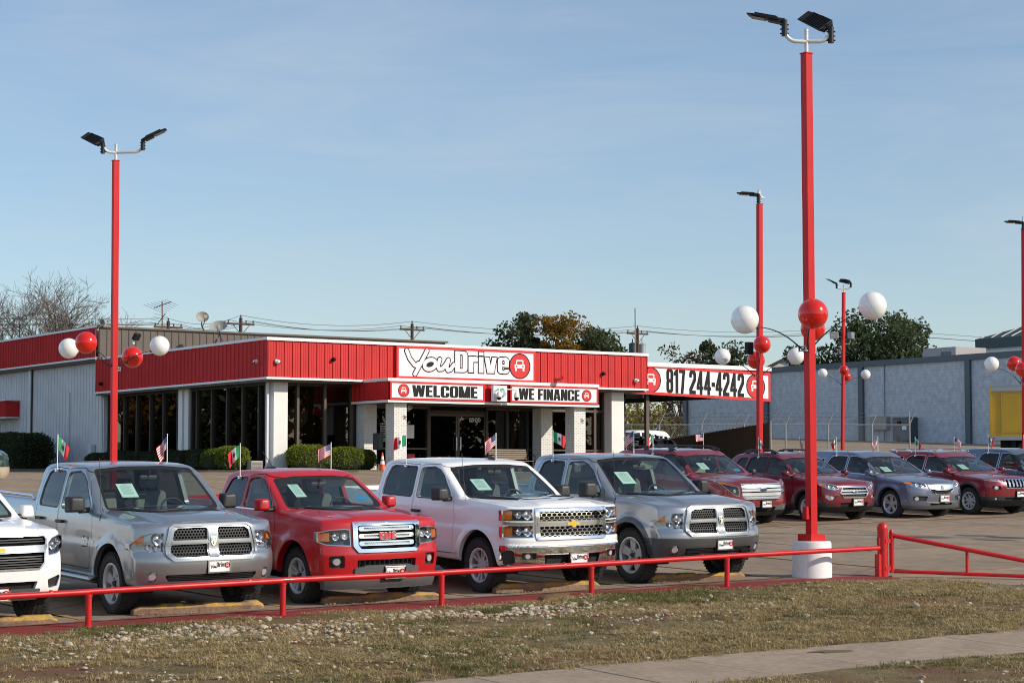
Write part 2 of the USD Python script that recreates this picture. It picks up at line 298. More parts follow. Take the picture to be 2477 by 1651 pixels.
def redfade(n, l):
    # worn red paint: fades out unevenly towards the parking stops
    n.update({'sx': ('separate_xyz', {}), 'mr': ('map_range', {'from_min': 23.75, 'from_max': 24.75, 'to_min': .62, 'to_max': -.25}), 'wn': ('noise_texture', {'scale': 2.3, 'detail': 8.0, 'roughness': .7}), 'ad': ('math', {'math_type': 'add'}), 'rr': ('rgb_ramp', {'ramp': [(.50, (0, 0, 0)), (.78, (1, 1, 1))]}),
              'mx': ('mix_color', {'b': (.205, .028, .026)})})
    l.remove(('mu.result', 'p.base_color'))
    l += [('g.position', 'sx.vector'), ('sx.y', 'mr.value'), ('g.position', 'wn.vector'), ('mr.result', 'ad.value1'), ('wn.fac', 'ad.value2'), ('ad.value', 'rr.fac'), ('rr.color', 'mx.fac'), ('mu.result', 'mx.a'), ('mx.result', 'p.base_color')]
ramped('painted_concrete', [(.3, (.24, .17, .12)), (.5, (.28, .205, .15)), (.72, (.315, .245, .18))], .5, bump=.2, extra=redfade)
def worn(name, col, under, lo=.42, hi=.60, sc=7.0):
    ramped(name, [(lo, under), (hi, col)], sc, bump=.3, detail=8.0)
worn('yellow_line', (.40, .26, .06), (.25, .18, .12), .40, .62, 5); worn('red_line', (.26, .03, .03), (.25, .18, .13), .35, .55, 5); worn('white_mark', (.5, .48, .45), (.27, .2, .15), .4, .5, 9)
worn('stop_paint', (.42, .26, .055), (.25, .16, .11), .40, .56, 5.5)
def vergemix(n, l):
    n.update({'w1': ('noise_texture', {'scale': .55, 'detail': 5.0, 'roughness': .65}), 'w1r': ('rgb_ramp', {'ramp': [(.45, (0, 0, 0)), (.62, (1, 1, 1))]}), 'mx': ('mix_color', {'b': (.15, .075, .038)})})
    l.remove(('mu.result', 'p.base_color'))
    l += [('g.position', 'w1.vector'), ('w1.fac', 'w1r.fac'), ('w1r.color', 'mx.fac'), ('mu.result', 'mx.a'), ('mx.result', 'p.base_color')]
ramped('verge_soil', [(.3, (.115, .09, .035)), (.5, (.17, .13, .058)), (.7, (.23, .175, .085))], 2.4, bump=.9, bscale=26, bdist=.03, extra=vergemix)
P = lambda k, l, kd='structure': tagp(k, l, None, None, kd)
far = sheet_grid(np.array([-2500, -400, -150, -80, 200, 600, 3000.]), np.array([-2500, -300, -150, -60, -20, 0, 8, 14, 19, 23.4, 36, 50, 56, 62, 75, 100, 160, 400, 3000.]), -.12)
P(obj('terrain', far, 'terrain'), 'dry flat land around the car lot reaching the horizon')
P(obj('road', sheet_grid(np.linspace(-80, 120, 21), np.array([-9, -4, 0, 4.5]), .0), 'asphalt'), 'grey asphalt road in front of the lot')
lot = thing('parking_lot', 'tan concrete car lot poured in large slabs with dark joints', kind='structure')
us = np.concatenate([[-14, -9.2], np.arange(-4.6, 62, 4.6), [66, 74, 84, 98]]); vs = np.concatenate([[23.9, 28.4], np.arange(32.9, 68, 4.4), [72, 80, 95, 128]])
obj('joint_bed', sheet_grid(np.linspace(-14, 98, 57), np.array([23.45, 28, 32.9, 36, 40, 45, 50, 53, 56, 60, 64, 68, 76, 90, 128]), -.03), 'joint_dark', lot)
rs = np.random.default_rng(3)
for i in range(len(us) - 1):
    for j in range(len(vs) - 1):
        u0, u1, v0, v1 = us[i] + .010, us[i + 1] - .010, vs[j] + .010, vs[j + 1] - .010
        obj('concrete_slab', sheet_grid(np.linspace(u0, u1, 4), np.linspace(v0, v1, 6), rs.uniform(-.004, .004), .025), 'concrete_lot' if rs.random() < .7 else 'concrete_lot_dark', lot)
P(obj('painted_strip', sheet_grid(np.linspace(-14, 23.4, 60), np.linspace(23.42, 24.95, 8), .008, .02), 'painted_concrete'), 'worn red painted concrete strip along the rail fence')
drive = thing('driveway', 'tan concrete driveway apron by the swing gate', kind='structure')
for i in range(4):
    for j in range(4): obj('concrete_slab', sheet_grid(np.linspace(22.2 + 3 * i + .01, 25.2 + 3 * i - .01, 3), np.linspace(4.6 + 4.8 * j + .01, 9.4 + 4.8 * j - .01, 6), -.010, .03), 'concrete_lot', drive)
# painted lines
def line(name, mat_, u0, v0, u1, v1, w, label, n=12, dz=.014):
    t = np.linspace(0, 1, n); c = np.stack([u0 + (u1 - u0) * t, v0 + (v1 - v0) * t], 1); d = np.array([u1 - u0, v1 - v0]); d = d / np.linalg.norm(d); s = np.array([-d[1], d[0]]) * w / 2
    a, b = c + s, c - s; Pz = np.vstack([np.c_[a, gz(*a.T) + dz], np.c_[b, gz(*b.T) + dz]]); q = [[i, i + n, i + n + 1, i + 1] for i in range(n - 1)]
    return P(obj(name, meshkit_tri(Pz, np.array(q)), mat_), label)
for k in range(7): line('stall_line', 'yellow_line', 7.2 + 2.93 * k, 24.5, 7.2 + 2.93 * k, 29.8, .10, 'faded yellow stall line on the concrete between parked trucks')
for k in range(7): line('stall_line', 'yellow_line', 30.05 + 2.85 * k, 36.7, 30.05 + 2.85 * k, 41.5, .10, 'faded yellow stall line on the concrete between parked cars')
line('lane_line', 'red_line', 26, 36.1, 56, 35.4, .07, 'thin worn red line in front of the far row', 30)
for k, (u, v) in enumerate([(31.6, 35.5), (34.4, 35.75), (37.3, 36.0), (40.2, 35.6)]): line('paint_mark', 'white_mark', u, v, u + .35, v - .03, .12, 'small white paint mark on the concrete', 3, .018)
for k in range(9): line('stall_line', 'yellow_line', 12 + 3.2 * k, 49, 13 + 3.2 * k, 53.5, .09, 'faded yellow line on the concrete behind the trucks')
# verge, pavement
def verge_edge(u): return 23.62 + .10 * np.sin(u * 1.1) + .06 * np.sin(u * 3.3 + 1) - 2.6 * np.clip((u - 22.3) / 1.8, 0, 1.6) ** 1.5
def verge_h(u, v):
    b = .035 * (meshkit.fbm(np.stack([u * 1.3, v * 1.3, 0 * u], -1), 4, 5) - .5) * 2 + .05 * np.clip((verge_edge(u) - v) / .25, 0, 1) - .03
    return gz(u, v) + b + .02 * np.clip(1 - np.abs(v - 20.5) / 3, 0, 1)
def verge_mesh(us, va, vb, n, dz=0.0):
    U = np.repeat(us[:, None], n, 1); t = np.linspace(0, 1, n)[None]; a, b = va(us)[:, None], vb(us)[:, None]; V = a + (b - a) * t; Z = verge_h(U, V) + dz; m = n
    i, j = np.meshgrid(np.arange(len(us) - 1), np.arange(m - 1), indexing='ij'); q = np.stack([i * m + j, (i + 1) * m + j, (i + 1) * m + j + 1, i * m + j + 1], -1).reshape(-1, 4)
    return meshkit_tri(np.stack([U, V, Z], -1).reshape(-1, 3), q)
P(obj('verge', verge_mesh(np.linspace(-6, 25.2, 260), lambda u: 17.03 + 0 * u, verge_edge, 60), 'verge_soil', smooth=True), 'dry stony grass verge between the pavement and the rail fence')
P(obj('verge', verge_mesh(np.linspace(-6, 25.2, 160), lambda u: 4.6 + 0 * u, lambda u: 15.48 + 0 * u, 60, .015), 'verge_soil', smooth=True), 'dry grass verge on the road side of the pavement')
walk = thing('pavement', 'grey concrete pavement of square slabs along the verge', kind='structure')
obj('joint_bed', sheet_grid(np.linspace(-6, 25, 20), np.array([15.4, 16.2, 17.1]), -.02), 'joint_dark', walk)
rs = np.random.default_rng(5)
for k in range(-13, 10):
    u0 = 12.45 + 1.31 * k
    obj('paving_slab', sheet_grid(np.linspace(u0 + .007, u0 + 1.303, 5), np.linspace(15.45, 17.08, 5), .022 + rs.uniform(-.005, .005), .05), 'concrete_walk', walk)
hole = Polygon([(.22 * (1 + .25 * math.sin(3 * t) + .12 * math.sin(7 * t + 1)) * math.cos(t) * 1.35, .13 * (1 + .2 * math.sin(4 * t)) * math.sin(t)) for t in np.linspace(0, 2 * math.pi, 28)[:-1]])
tagp(obj('broken_patch', mv(extr(hole, .006), 15.62, 16.66, float(gz(15.62, 16.66)) + .024), 'terrain'), 'broken hole in the pavement filled with dirt and grass', 'hole')
# grass
leafmat('grass_dry', (.34, .25, .10), (.52, .40, .20), .25); leafmat('grass_green', (.105, .105, .026), (.21, .19, .06), .3); leafmat('grass_brown', (.17, .10, .042), (.30, .20, .09), .25)
leafmat('straw_pale', (.42, .33, .17), (.62, .52, .30), .1)
def clump(seed, n, rad, h, flat):
    r = np.random.default_rng(seed); V, F = [], []
    for k in range(n):
        a = r.uniform(0, 2 * math.pi); q = rad * math.sqrt(r.random()); c = np.array([q * math.cos(a), q * math.sin(a), -.004]); d = r.uniform(0, 2 * math.pi); L = h * r.uniform(.5, 1.25); lean = r.uniform(.2, 1.0) * flat
        dv = np.array([math.cos(d), math.sin(d), 0]); w = np.array([-dv[1], dv[0], 0]) * r.uniform(.0022, .0042); mid = c + dv * L * lean * .4 + np.array([0, 0, L * .55 * (1 - .3 * flat)]); tip = c + dv * L * lean * 1.1 + np.array([0, 0, L * max(.12, 1 - .85 * flat * lean)])
        b = len(V); V += [c - w, c + w, mid + w * .8, mid - w * .8, tip]; F += [[b, b + 1, b + 2], [b, b + 2, b + 3], [b + 3, b + 2, b + 4]]
    return trimesh.Trimesh(V, F, process=False)
def scatter(name, protos, pts, idx, yaw, scl, label, kind='stuff'):
    pi = UsdGeom.PointInstancer.Define(stage, '/World/' + numbered('/World', name)); base = str(pi.GetPath())
    for k, (m, mt) in enumerate(protos):
        usdkit.mesh(stage, f'{base}/{name}_tuft_{k:03d}', m, '/World/Looks/' + mt, True if kind == 'pebble' else False); pi.CreatePrototypesRel().AddTarget(f'{base}/{name}_tuft_{k:03d}')
    pi.CreateProtoIndicesAttr(Vt.IntArray.FromNumpy(idx.astype(np.int32))); pi.CreatePositionsAttr(Vt.Vec3fArray.FromNumpy(pts.astype(np.float32))); pi.CreateScalesAttr(Vt.Vec3fArray.FromNumpy(np.repeat(scl[:, None], 3, 1).astype(np.float32)))
    pi.CreateOrientationsAttr(Vt.QuathArray([Gf.Quath(float(math.cos(a / 2)), 0, 0, float(math.sin(a / 2))) for a in yaw])); tagp(pi.GetPrim(), label, None, None, 'stuff'); return pi
r = np.random.default_rng(11); n = 52000
gu = r.uniform(6.0, 25.0, n); gv = 12.6 + (23.75 - 12.6) * r.random(n)
keep = (gv < verge_edge(gu) + .05 * r.random(n)) & ~((gv > 15.46 + .05 * r.random(n) ** 3) & (gv < 17.06 - .09 * r.random(n) ** 3))
dens = meshkit.fbm(np.stack([gu * .9, gv * .9, 0 * gu], -1), 3, 9); keep &= r.random(n) < np.clip(.30 + 2.6 * (dens - .42), .06, 1)
gu, gv = gu[keep], gv[keep]; gp = np.stack([gu, gv, verge_h(gu, gv)], -1)
gn = meshkit.fbm(np.stack([gu * .6, gv * .8, 0 * gu], -1), 3, 21) + .30 * np.clip((gv - 21.6) / 2.0, 0, 1) * np.clip((gu - 15) / 7, 0.25, 1) + r.normal(0, .10, len(gu)) - .12 * np.clip(1 - np.abs(gv - 20.6) / 2, 0, 1)
ty = np.where(gn > .72, 2, np.where(gn > .58, 3, np.where(r.random(len(gu)) < .62, 0, 1)))
protos = [(clump(1, 30, .11, .075, .95), 'grass_dry'), (clump(2, 26, .10, .05, 1.0), 'grass_brown'), (clump(3, 28, .09, .065, .55), 'grass_green'), (cat(clump(4, 16, .1, .055, .8)), 'grass_green')]
def straw(seed, n):
    q = np.random.default_rng(seed); V, F = [], []
    for k in range(n):
        c = np.array([*q.normal(0, .09, 2), q.uniform(.008, .035)]); a = q.uniform(0, 6.28); L = q.uniform(.04, .13); d = np.array([math.cos(a), math.sin(a), q.normal(0, .18)]) * L; w = np.array([-math.sin(a), math.cos(a), 0]) * q.uniform(.0016, .0034); b = len(V); V += [c - d / 2 - w, c - d / 2 + w, c + d / 2 + w, c + d / 2 - w]; F += [[b, b + 1, b + 2], [b, b + 2, b + 3]]
    return TM(V, F, process=False)
protos += [(straw(71, 26), 'straw_pale'), (straw(72, 26), 'straw_pale')]; ty = np.where(r.random(len(ty)) < .26, r.integers(4, 6, len(ty)), ty)
scatter('grass', protos, gp, ty, r.uniform(0, 6.28, len(gu)), r.uniform(.6, 1.15, len(gu)), 'short dry winter grass with green patches on the verge')
# loose stones
mat('stone_pale', (.40, .33, .24), .9, var=.25, scale=30); mat('stone_tan', (.26, .19, .13), .9, var=.25, scale=30); mat('stone_red', (.24, .105, .07), .9, var=.2, scale=30)
def pebble(seed):
    m = trimesh.creation.icosphere(1); q = np.array(m.vertices); q = q * (1 + .5 * (meshkit.noise(q * 1.3 + seed * 7, seed) - .5)[:, None]) * np.random.default_rng(seed).uniform([.8, .6, .4], [1.2, .95, .65]); return trimesh.Trimesh(q, m.faces, process=False)
n = 5200; su = np.concatenate([r.uniform(6, 24.5, 1300), r.normal(14.6, 1.1, 1900), r.normal(10.6, 1.2, 1500), r.uniform(8, 13, 700), r.normal(16.5, 1.5, 600)]); sv = np.concatenate([r.uniform(12.8, 23.4, 1300), 22.1 + r.normal(0, .24, 1900), 21.6 + r.normal(0, .6, 1500), r.uniform(18, 22.5, 700), 20.8 + r.normal(0, .4, 600)])
ok = (sv < verge_edge(su) - .03) & ~((sv > 15.4) & (sv < 17.12)) & (meshkit.fbm(np.stack([su * 1.5, sv * 2.5, 0 * su], -1), 3, 33) > .38)
su, sv = su[ok], sv[ok]; ss = np.minimum(.0115 * np.exp(r.normal(0, .62, len(su))) + .003, .06)
scatter('stones', [(pebble(1), 'stone_pale'), (pebble(2), 'stone_pale'), (pebble(3), 'stone_tan'), (pebble(4), 'stone_pale'), (pebble(5), 'stone_red')], np.stack([su, sv, verge_h(su, sv) + .012 + ss * .25], -1), r.choice(5, len(su), p=[.3, .26, .24, .14, .06]), r.uniform(0, 6.28, len(su)), ss, 'pale loose stones scattered over the dry verge')
mu_, mv_ = 16.72, 23.45; mm = trimesh.creation.icosphere(3); q = np.array(mm.vertices) * [.30, .16, .10]; q[:, 2] += .02 * (meshkit.noise(q * 22, 3) - .5); tagp(obj('dirt_mound', mv(trimesh.Trimesh(q * (1 + .25 * (meshkit.noise(q * 9, 5) - .5))[:, None], mm.faces, process=False), mu_, mv_, float(gz(mu_, mv_))), 'verge_soil', smooth=True), 'low brown dirt mound by the rail fence below the white truck', 'mound')
# ---------------------------------------------------------------- the dealership
mat('red_metal', (.50, .014, .014), .5, 0, 0, spec=.35, var=.10, scale=1.1); mat('brown_metal', (.085, .065, .05), .5, var=.12, scale=1.2); mat('white_metal', (.60, .61, .62), .5, var=.06, scale=1.5)
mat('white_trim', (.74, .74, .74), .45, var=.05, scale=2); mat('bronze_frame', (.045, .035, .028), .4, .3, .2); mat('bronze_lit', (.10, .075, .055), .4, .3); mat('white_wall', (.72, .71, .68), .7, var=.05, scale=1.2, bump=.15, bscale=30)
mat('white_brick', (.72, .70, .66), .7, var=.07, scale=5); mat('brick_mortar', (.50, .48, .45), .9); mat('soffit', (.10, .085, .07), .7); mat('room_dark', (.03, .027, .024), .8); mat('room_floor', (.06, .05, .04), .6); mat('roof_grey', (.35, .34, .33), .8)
pane('shop_glass', (.24, .23, .20))
def qd(p, q):
    """one upright pane from corner p to corner q"""
    return TM([p, (q[0], q[1], p[2]), q, (p[0], p[1], q[2])], [[0, 1, 2], [0, 2, 3]], process=False)
Z0 = 3.10; B = thing('dealership', 'low red and white car dealership with ribbed metal fascia and glass front', 'building')
def rib_panel(w, h, pitch, depth=.035, minor=True):
    """ribbed metal sheet in (a, b), ribs raised along c"""
    p = [(0, 0)]; x = 0
    while x < w - 1e-6:
        e = min(x + pitch, w); m = pitch * .16
        p += [(x + .012, 0), (x + .012 + .02, depth), (x + .012 + .02 + m * .55, depth), (x + .012 + .04 + m * .55, 0)]
        if minor:
            for f in (.42, .70): p += [(x + pitch * f, 0), (x + pitch * f + .01, depth * .22), (x + pitch * f + .028, depth * .22), (x + pitch * f + .038, 0)]
        x = e
    p.append((w, 0)); p = [(min(a, w), c) for a, c in p]
    n = len(p); V = [(a, 0, c) for a, c in p] + [(a, h, c) for a, c in p]; return meshkit_tri(V, np.array([[i, i + 1, n + i + 1, n + i] for i in range(n - 1)]))
def ribbed(name, o, a, length, h, mt, parent, pitch=.345, per=3, depth=.035, minor=True):
    w = pitch * per; k = 0
    while k * w < length - .02:
        L = min(w, length - k * w); M = frame(np.array(o) + np.array(a, float) * k * w, a, (0, 0, 1)); obj(name, xf(rib_panel(L, h, pitch, depth, minor), M), mt, parent); k += 1
F0, F1 = 35.25, 53.2
fas = holder(B, 'fascia'); obj('backing', cat(bx(F0 + .05, 68.05, 6.57, F1 - .05, 68.3, 8.0), bx(F0 + .05, 68.3, 6.57, F0 + .3, 84.2, 8.0), bx(F1 - .3, 68.3, 6.57, F1 - .04, 80, 8.0)), 'red_metal', fas)
ribbed('fascia_panel', (F0, 68.0, 6.60), (1, 0, 0), F1 - F0, 1.40, 'red_metal', fas); ribbed('fascia_panel', (F0, 84.2, 6.60), (0, -1, 0), 16.2, 1.40, 'red_metal', fas)
obj('white_coping', cat(bx(F0 - .05, 67.93, 8.0, F1 + .04, 68.35, 8.10), bx(F0 - .05, 68.35, 8.0, F0 + .35, 83.3, 8.10), bx(F0 - .052, 67.926, 7.985, F1 + .04, 67.955, 8.0)), 'white_trim', fas)
obj('white_drip_edge', cat(bx(F0 - .05, 67.93, 6.53, F1 + .02, 68.1, 6.61), bx(F0 - .05, 68.1, 6.53, F0 + .12, 84.2, 6.61)), 'white_trim', fas)
obj('soffit', bx(F0 + .02, 68.1, 6.45, F1 - .05, 84.2, 6.53), 'soffit', B); obj('roof_deck', bx(F0 + .3, 68.35, 7.7, F1 - .1, 84.2, 7.8), 'roof_grey', B)
# upper storey behind: brown front, red side
up = holder(B, 'upper_roof'); ribbed('brown_panel', (F0 + .12, 84.2, 7.85), (1, 0, 0), 17.9, 1.60, 'brown_metal', up, .345, 4, .03, False)
obj('upper_mass', bx(F0 + .7, 84.25, 6.5, 53.4, 110, 9.44), 'brown_metal', up); obj('brown_coping', bx(F0 + .05, 84.10, 9.45, 53.5, 84.5, 9.53), 'brown_metal', up)
ribbed('side_fascia_panel', (F0, 106.0, 8.15), (0, -1, 0), 21.8, 1.30, 'red_metal', up); obj('side_coping', cat(bx(F0 - .05, 84.2, 9.45, F0 + .04, 106, 9.54), bx(F0 - .05, 84.2, 8.07, F0 + .06, 106, 8.15)), 'white_trim', up); obj('side_soffit', bx(F0 + .02, 84.3, 7.95, F0 + .5, 106, 8.06), 'soffit', up)
wing = holder(B, 'workshop_wall'); ribbed('wall_panel', (35.55, 106.0, Z0 - .1), (0, -1, 0), 21.9, 5.2, 'white_metal', wing, .345, 3, .03); obj('wall_backing', bx(35.57, 84.0, Z0 - .1, 35.75, 106, 8.1), 'white_metal', wing)
obj('wall_joint', bx(35.44, 92.45, Z0, 35.50, 92.78, 8.0), 'white_metal', wing); obj('joint_shadow_gap', bx(35.47, 92.36, Z0, 35.52, 92.44, 8.0), 'bronze_frame', wing); obj('conduit', cyl((35.47, 87.75, Z0), (35.47, 87.75, 6.75), .04, 8), 'white_metal', wing); obj('meter_box', cat(rbox(35.28, 84.75, 3.7, 35.5, 85.05, 4.35, .02), cyl((35.4, 84.9, Z0), (35.4, 84.9, 3.7), .04)), 'white_metal', wing, smooth=40)
aw = holder(B, 'side_awning'); ribbed('awning_panel', (34.85, 97.2, 5.78), (0, -1, 0), 3.1, .74, 'red_metal', aw); obj('awning_box', bx(34.87, 94.05, 5.76, 35.5, 97.2, 6.56), 'red_metal', aw); obj('awning_trim', cat(bx(34.8, 94.0, 5.72, 35.5, 97.25, 5.77), bx(34.8, 94.0, 6.55, 35.5, 97.25, 6.60)), 'white_trim', aw)
# room behind the glass
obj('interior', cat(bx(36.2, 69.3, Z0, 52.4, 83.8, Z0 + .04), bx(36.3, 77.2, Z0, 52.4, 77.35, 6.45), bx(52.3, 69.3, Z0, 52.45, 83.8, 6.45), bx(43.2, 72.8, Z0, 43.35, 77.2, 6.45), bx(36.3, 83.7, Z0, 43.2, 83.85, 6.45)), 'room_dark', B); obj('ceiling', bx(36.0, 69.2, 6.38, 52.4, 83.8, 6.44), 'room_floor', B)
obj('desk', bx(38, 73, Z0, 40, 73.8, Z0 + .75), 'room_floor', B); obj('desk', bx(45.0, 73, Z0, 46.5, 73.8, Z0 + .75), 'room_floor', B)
# left glazing
gl = holder(B, 'side_glazing'); mull = [83.98, 82.25, 80.94, 79.56, 78.24, 76.86]; mull2 = [75.55, 75.06, 73.69, 72.35, 71.01, 69.64]
for L in (mull + [76.5], mull2 + [69.1]):
    for a, b in zip(L[:-1], L[1:]): obj('pane', qd((35.85, a, 3.45), (35.85, b, 6.40)), 'shop_glass', gl)
    for v in L: obj('mullion', bx(35.74, v - .05, 3.30, 35.90, v + .05, 6.46), 'bronze_frame', gl)
    obj('glazing_rail', cat(bx(35.75, L[-1], 6.36, 35.9, L[0], 6.46), bx(35.75, L[-1], 3.2, 35.9, L[0], 3.5)), 'bronze_frame', gl)
obj('white_pier', cat(bx(35.70, 75.72, Z0, 35.95, 76.12, 6.46), bx(35.62, 76.14, Z0, 35.95, 76.50, 6.46)), 'white_wall', B)
obj('corner_pier', bx(35.86, 68.6, Z0, 36.45, 69.2, 6.46), 'white_wall', B); obj('downspout', cat(rbox(35.63, 68.72, Z0, 35.72, 68.84, 6.46, .01), bx(35.74, 68.9, Z0, 35.86, 69.12, 6.46)), 'white_metal', B, smooth=40)
# front glazing left of the entrance
fg_ = holder(B, 'front_glazing')
for a, b in ((36.47, 37.06), (37.06, 38.24), (38.24, 39.42), (39.42, 39.75)): obj('pane', qd((a, 69.02, 3.35), (b, 69.02, 6.42)), 'shop_glass', fg_)
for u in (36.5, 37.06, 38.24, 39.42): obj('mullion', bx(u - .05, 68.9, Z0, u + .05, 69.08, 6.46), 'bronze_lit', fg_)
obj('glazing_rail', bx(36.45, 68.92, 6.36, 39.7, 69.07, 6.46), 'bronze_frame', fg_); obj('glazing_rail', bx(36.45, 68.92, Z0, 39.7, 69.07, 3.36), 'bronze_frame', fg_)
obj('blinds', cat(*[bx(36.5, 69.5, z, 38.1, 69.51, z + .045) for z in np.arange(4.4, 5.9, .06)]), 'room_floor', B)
# entrance glazing and doors
eg = holder(B, 'entrance_glazing'); E_ = [40.3, 41.5, 43.02]
for a, b in ((40.25, 43.02), (45.86, 47.85), (48.55, 50.1), (50.1, 51.78)): obj('pane', qd((a, 69.22, 3.40), (b, 69.22, 5.62)), 'shop_glass', eg); obj('transom_pane', qd((a, 69.22, 5.70), (b, 69.22, 6.40)), 'shop_glass', eg)
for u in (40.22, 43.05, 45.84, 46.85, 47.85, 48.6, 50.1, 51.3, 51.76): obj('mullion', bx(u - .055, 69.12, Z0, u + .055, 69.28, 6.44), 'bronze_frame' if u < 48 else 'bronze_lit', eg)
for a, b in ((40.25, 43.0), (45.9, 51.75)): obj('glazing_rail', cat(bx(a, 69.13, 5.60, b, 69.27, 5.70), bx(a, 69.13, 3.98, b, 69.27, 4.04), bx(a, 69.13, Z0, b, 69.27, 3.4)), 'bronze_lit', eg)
obj('door_head', bx(43.1, 69.13, 5.42, 45.8, 69.27, 5.55), 'bronze_frame', eg); obj('transom_pane', qd((43.1, 69.2, 5.55), (45.8, 69.2, 6.40)), 'shop_glass', eg)
for a, b, hx_ in ((43.1, 44.44, 44.36), (44.47, 45.80, 44.55)):
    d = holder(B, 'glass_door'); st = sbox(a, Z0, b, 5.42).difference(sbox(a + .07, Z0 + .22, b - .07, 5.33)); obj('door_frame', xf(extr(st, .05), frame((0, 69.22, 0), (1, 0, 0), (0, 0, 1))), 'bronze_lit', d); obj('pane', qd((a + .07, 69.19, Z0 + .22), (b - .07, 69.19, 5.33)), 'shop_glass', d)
    obj('handle', cat(rbox(hx_ - .02, 69.08, 3.95, hx_ + .02, 69.12, 4.5, .012)), 'satin_metal', d, smooth=40)
num, w = words('8900'.replace('9', '0')); nm = meshkit.text_mesh('8900', .16, .004, True); obj('house_number', xf(nm, frame((44.98, 69.165, 5.12), (1, 0, 0), (0, 0, 1))), 'white_trim', eg)
hrs = holder(B, 'window_notice'); tx = [meshkit.text_mesh(t, .055, .003, True) for t in ('STORE HOURS', 'MON 9:00 AM 8:00 PM', 'TUE 9:00 AM 8:00 PM', 'WED 9:00 AM 8:00 PM', 'THU 9:00 AM 8:00 PM', 'FRI 9:00 AM 8:00 PM', 'SAT 9:00 AM 7:00 PM', 'CLOSED SUNDAY')]
obj('notice_lettering', cat(*[xf(t, frame((40.85, 69.205, 4.95 - .095 * k), (.7, 0, 0), (0, 0, 1))) for k, t in enumerate(tx)]), 'white_trim', hrs); obj('notice_sheet', bx(42.0, 69.20, 4.42, 42.42, 69.205, 4.95), 'paper_white', hrs)
obj('notice_sheet', bx(42.1, 69.20, 3.62, 42.45, 69.205, 3.80), 'badge_red', hrs)
# pillars of brick
def pillar(u0, v0, w, d, h, single):
    p = holder(B, 'brick_pillar'); obj('pillar_core', bx(u0 + .012, v0 + .012, Z0, u0 + w - .012, v0 + d - .012, Z0 + h), 'brick_mortar', p); out = []
    row = 0; z = Z0 + .006
    while z < Z0 + h - .05:
        for face in (0, 1, 2):
            L = w if face == 0 else d; x = -.10 if row % 2 else 0
            while x < L - .01:
                a, b = max(x, 0), min(x + .205, L)
                if b - a > .03:
                    if face == 0: m = bx(u0 + a + .004, v0 - .002, z, u0 + b - .004, v0 + .05, z + .060)
                    elif face == 1: m = bx(u0 - .002, v0 + a + .004, z, u0 + .05, v0 + b - .004, z + .060)
                    else: m = bx(u0 + w - .05, v0 + a + .004, z, u0 + w + .002, v0 + b - .004, z + .060)
                    if single and face < 2: obj('brick', m, 'white_brick', p)
                    else: out.append(m)
                x += .21
        z += .068; row += 1
    if out: o = obj('brickwork', cat(out), 'white_brick', p); tagp(o, None, None, None, 'stuff')
pillar(39.80, 66.38, .56, .62, 2.62, True); pillar(48.22, 66.38, .56, .62, 2.62, True); pillar(39.68, 68.42, .56, .62, 2.62, False); pillar(48.03, 68.42, .56, .62, 2.62, False)
obj('right_pier', bx(51.78, 68.6, Z0, 52.43, 69.2, 6.46), 'white_wall', B)
# entrance canopy
cp = holder(B, 'entrance_canopy'); C0, C1, CV = 39.42, 49.22, 66.16
obj('canopy_core', bx(C0 + .04, CV + .05, 5.80, C1 - .04, 68.95, 6.50), 'red_metal', cp); ribbed('canopy_panel', (C0, 68.9, 5.82), (0, -1, 0), 2.74, .68, 'red_metal', cp); ribbed('canopy_panel', (C0 + 4.3, CV + .02, 5.82), (1, 0, 0), 1.2, .68, 'red_metal', cp, .17)
obj('canopy_trim', cat(bx(C0 - .05, CV - .05, 6.50, C1 + .05, CV + .2, 6.62), bx(C0 - .05, CV + .2, 6.50, C0 + .1, 67.98, 6.62), bx(C0 - .05, CV - .05, 5.70, C1 + .05, CV + .1, 5.79), bx(C0 - .05, CV + .1, 5.70, C0 + .1, 68.9, 5.79), bx(C1 - .1, CV + .1, 5.70, C1 + .05, 68.9, 5.79)), 'white_trim', cp); obj('canopy_soffit', bx(C0 + .1, CV + .1, 5.71, C1 - .1, 69.1, 5.78), 'soffit', cp)
# porch and planting bed kerb
pp = Polygon([(32.9, 100), (32.9, 70.2), (33.3, 69.2), (34.2, 68.3), (35.4, 67.5), (38.0, 65.9), (40, 65.5), (56, 65.5), (56, 71), (53, 71), (53, 100)])
P(obj('porch', mv(extr(pp, .20), 0, 0, Z0 - .20), 'kerb_concrete'), 'raised concrete porch with a kerb round the dealership')
bed = Polygon([(33.1, 84.3), (33.1, 70.2), (33.5, 69.3), (34.4, 68.45), (35.5, 67.7), (38.1, 66.1), (39.4, 66.0), (39.4, 68.8), (35.7, 68.8), (35.7, 84.3)]); P(obj('planting_bed', mv(extr(bed, .05), 0, 0, Z0 + .003), 'terrain'), 'brown mulch bed under the clipped shrubs')
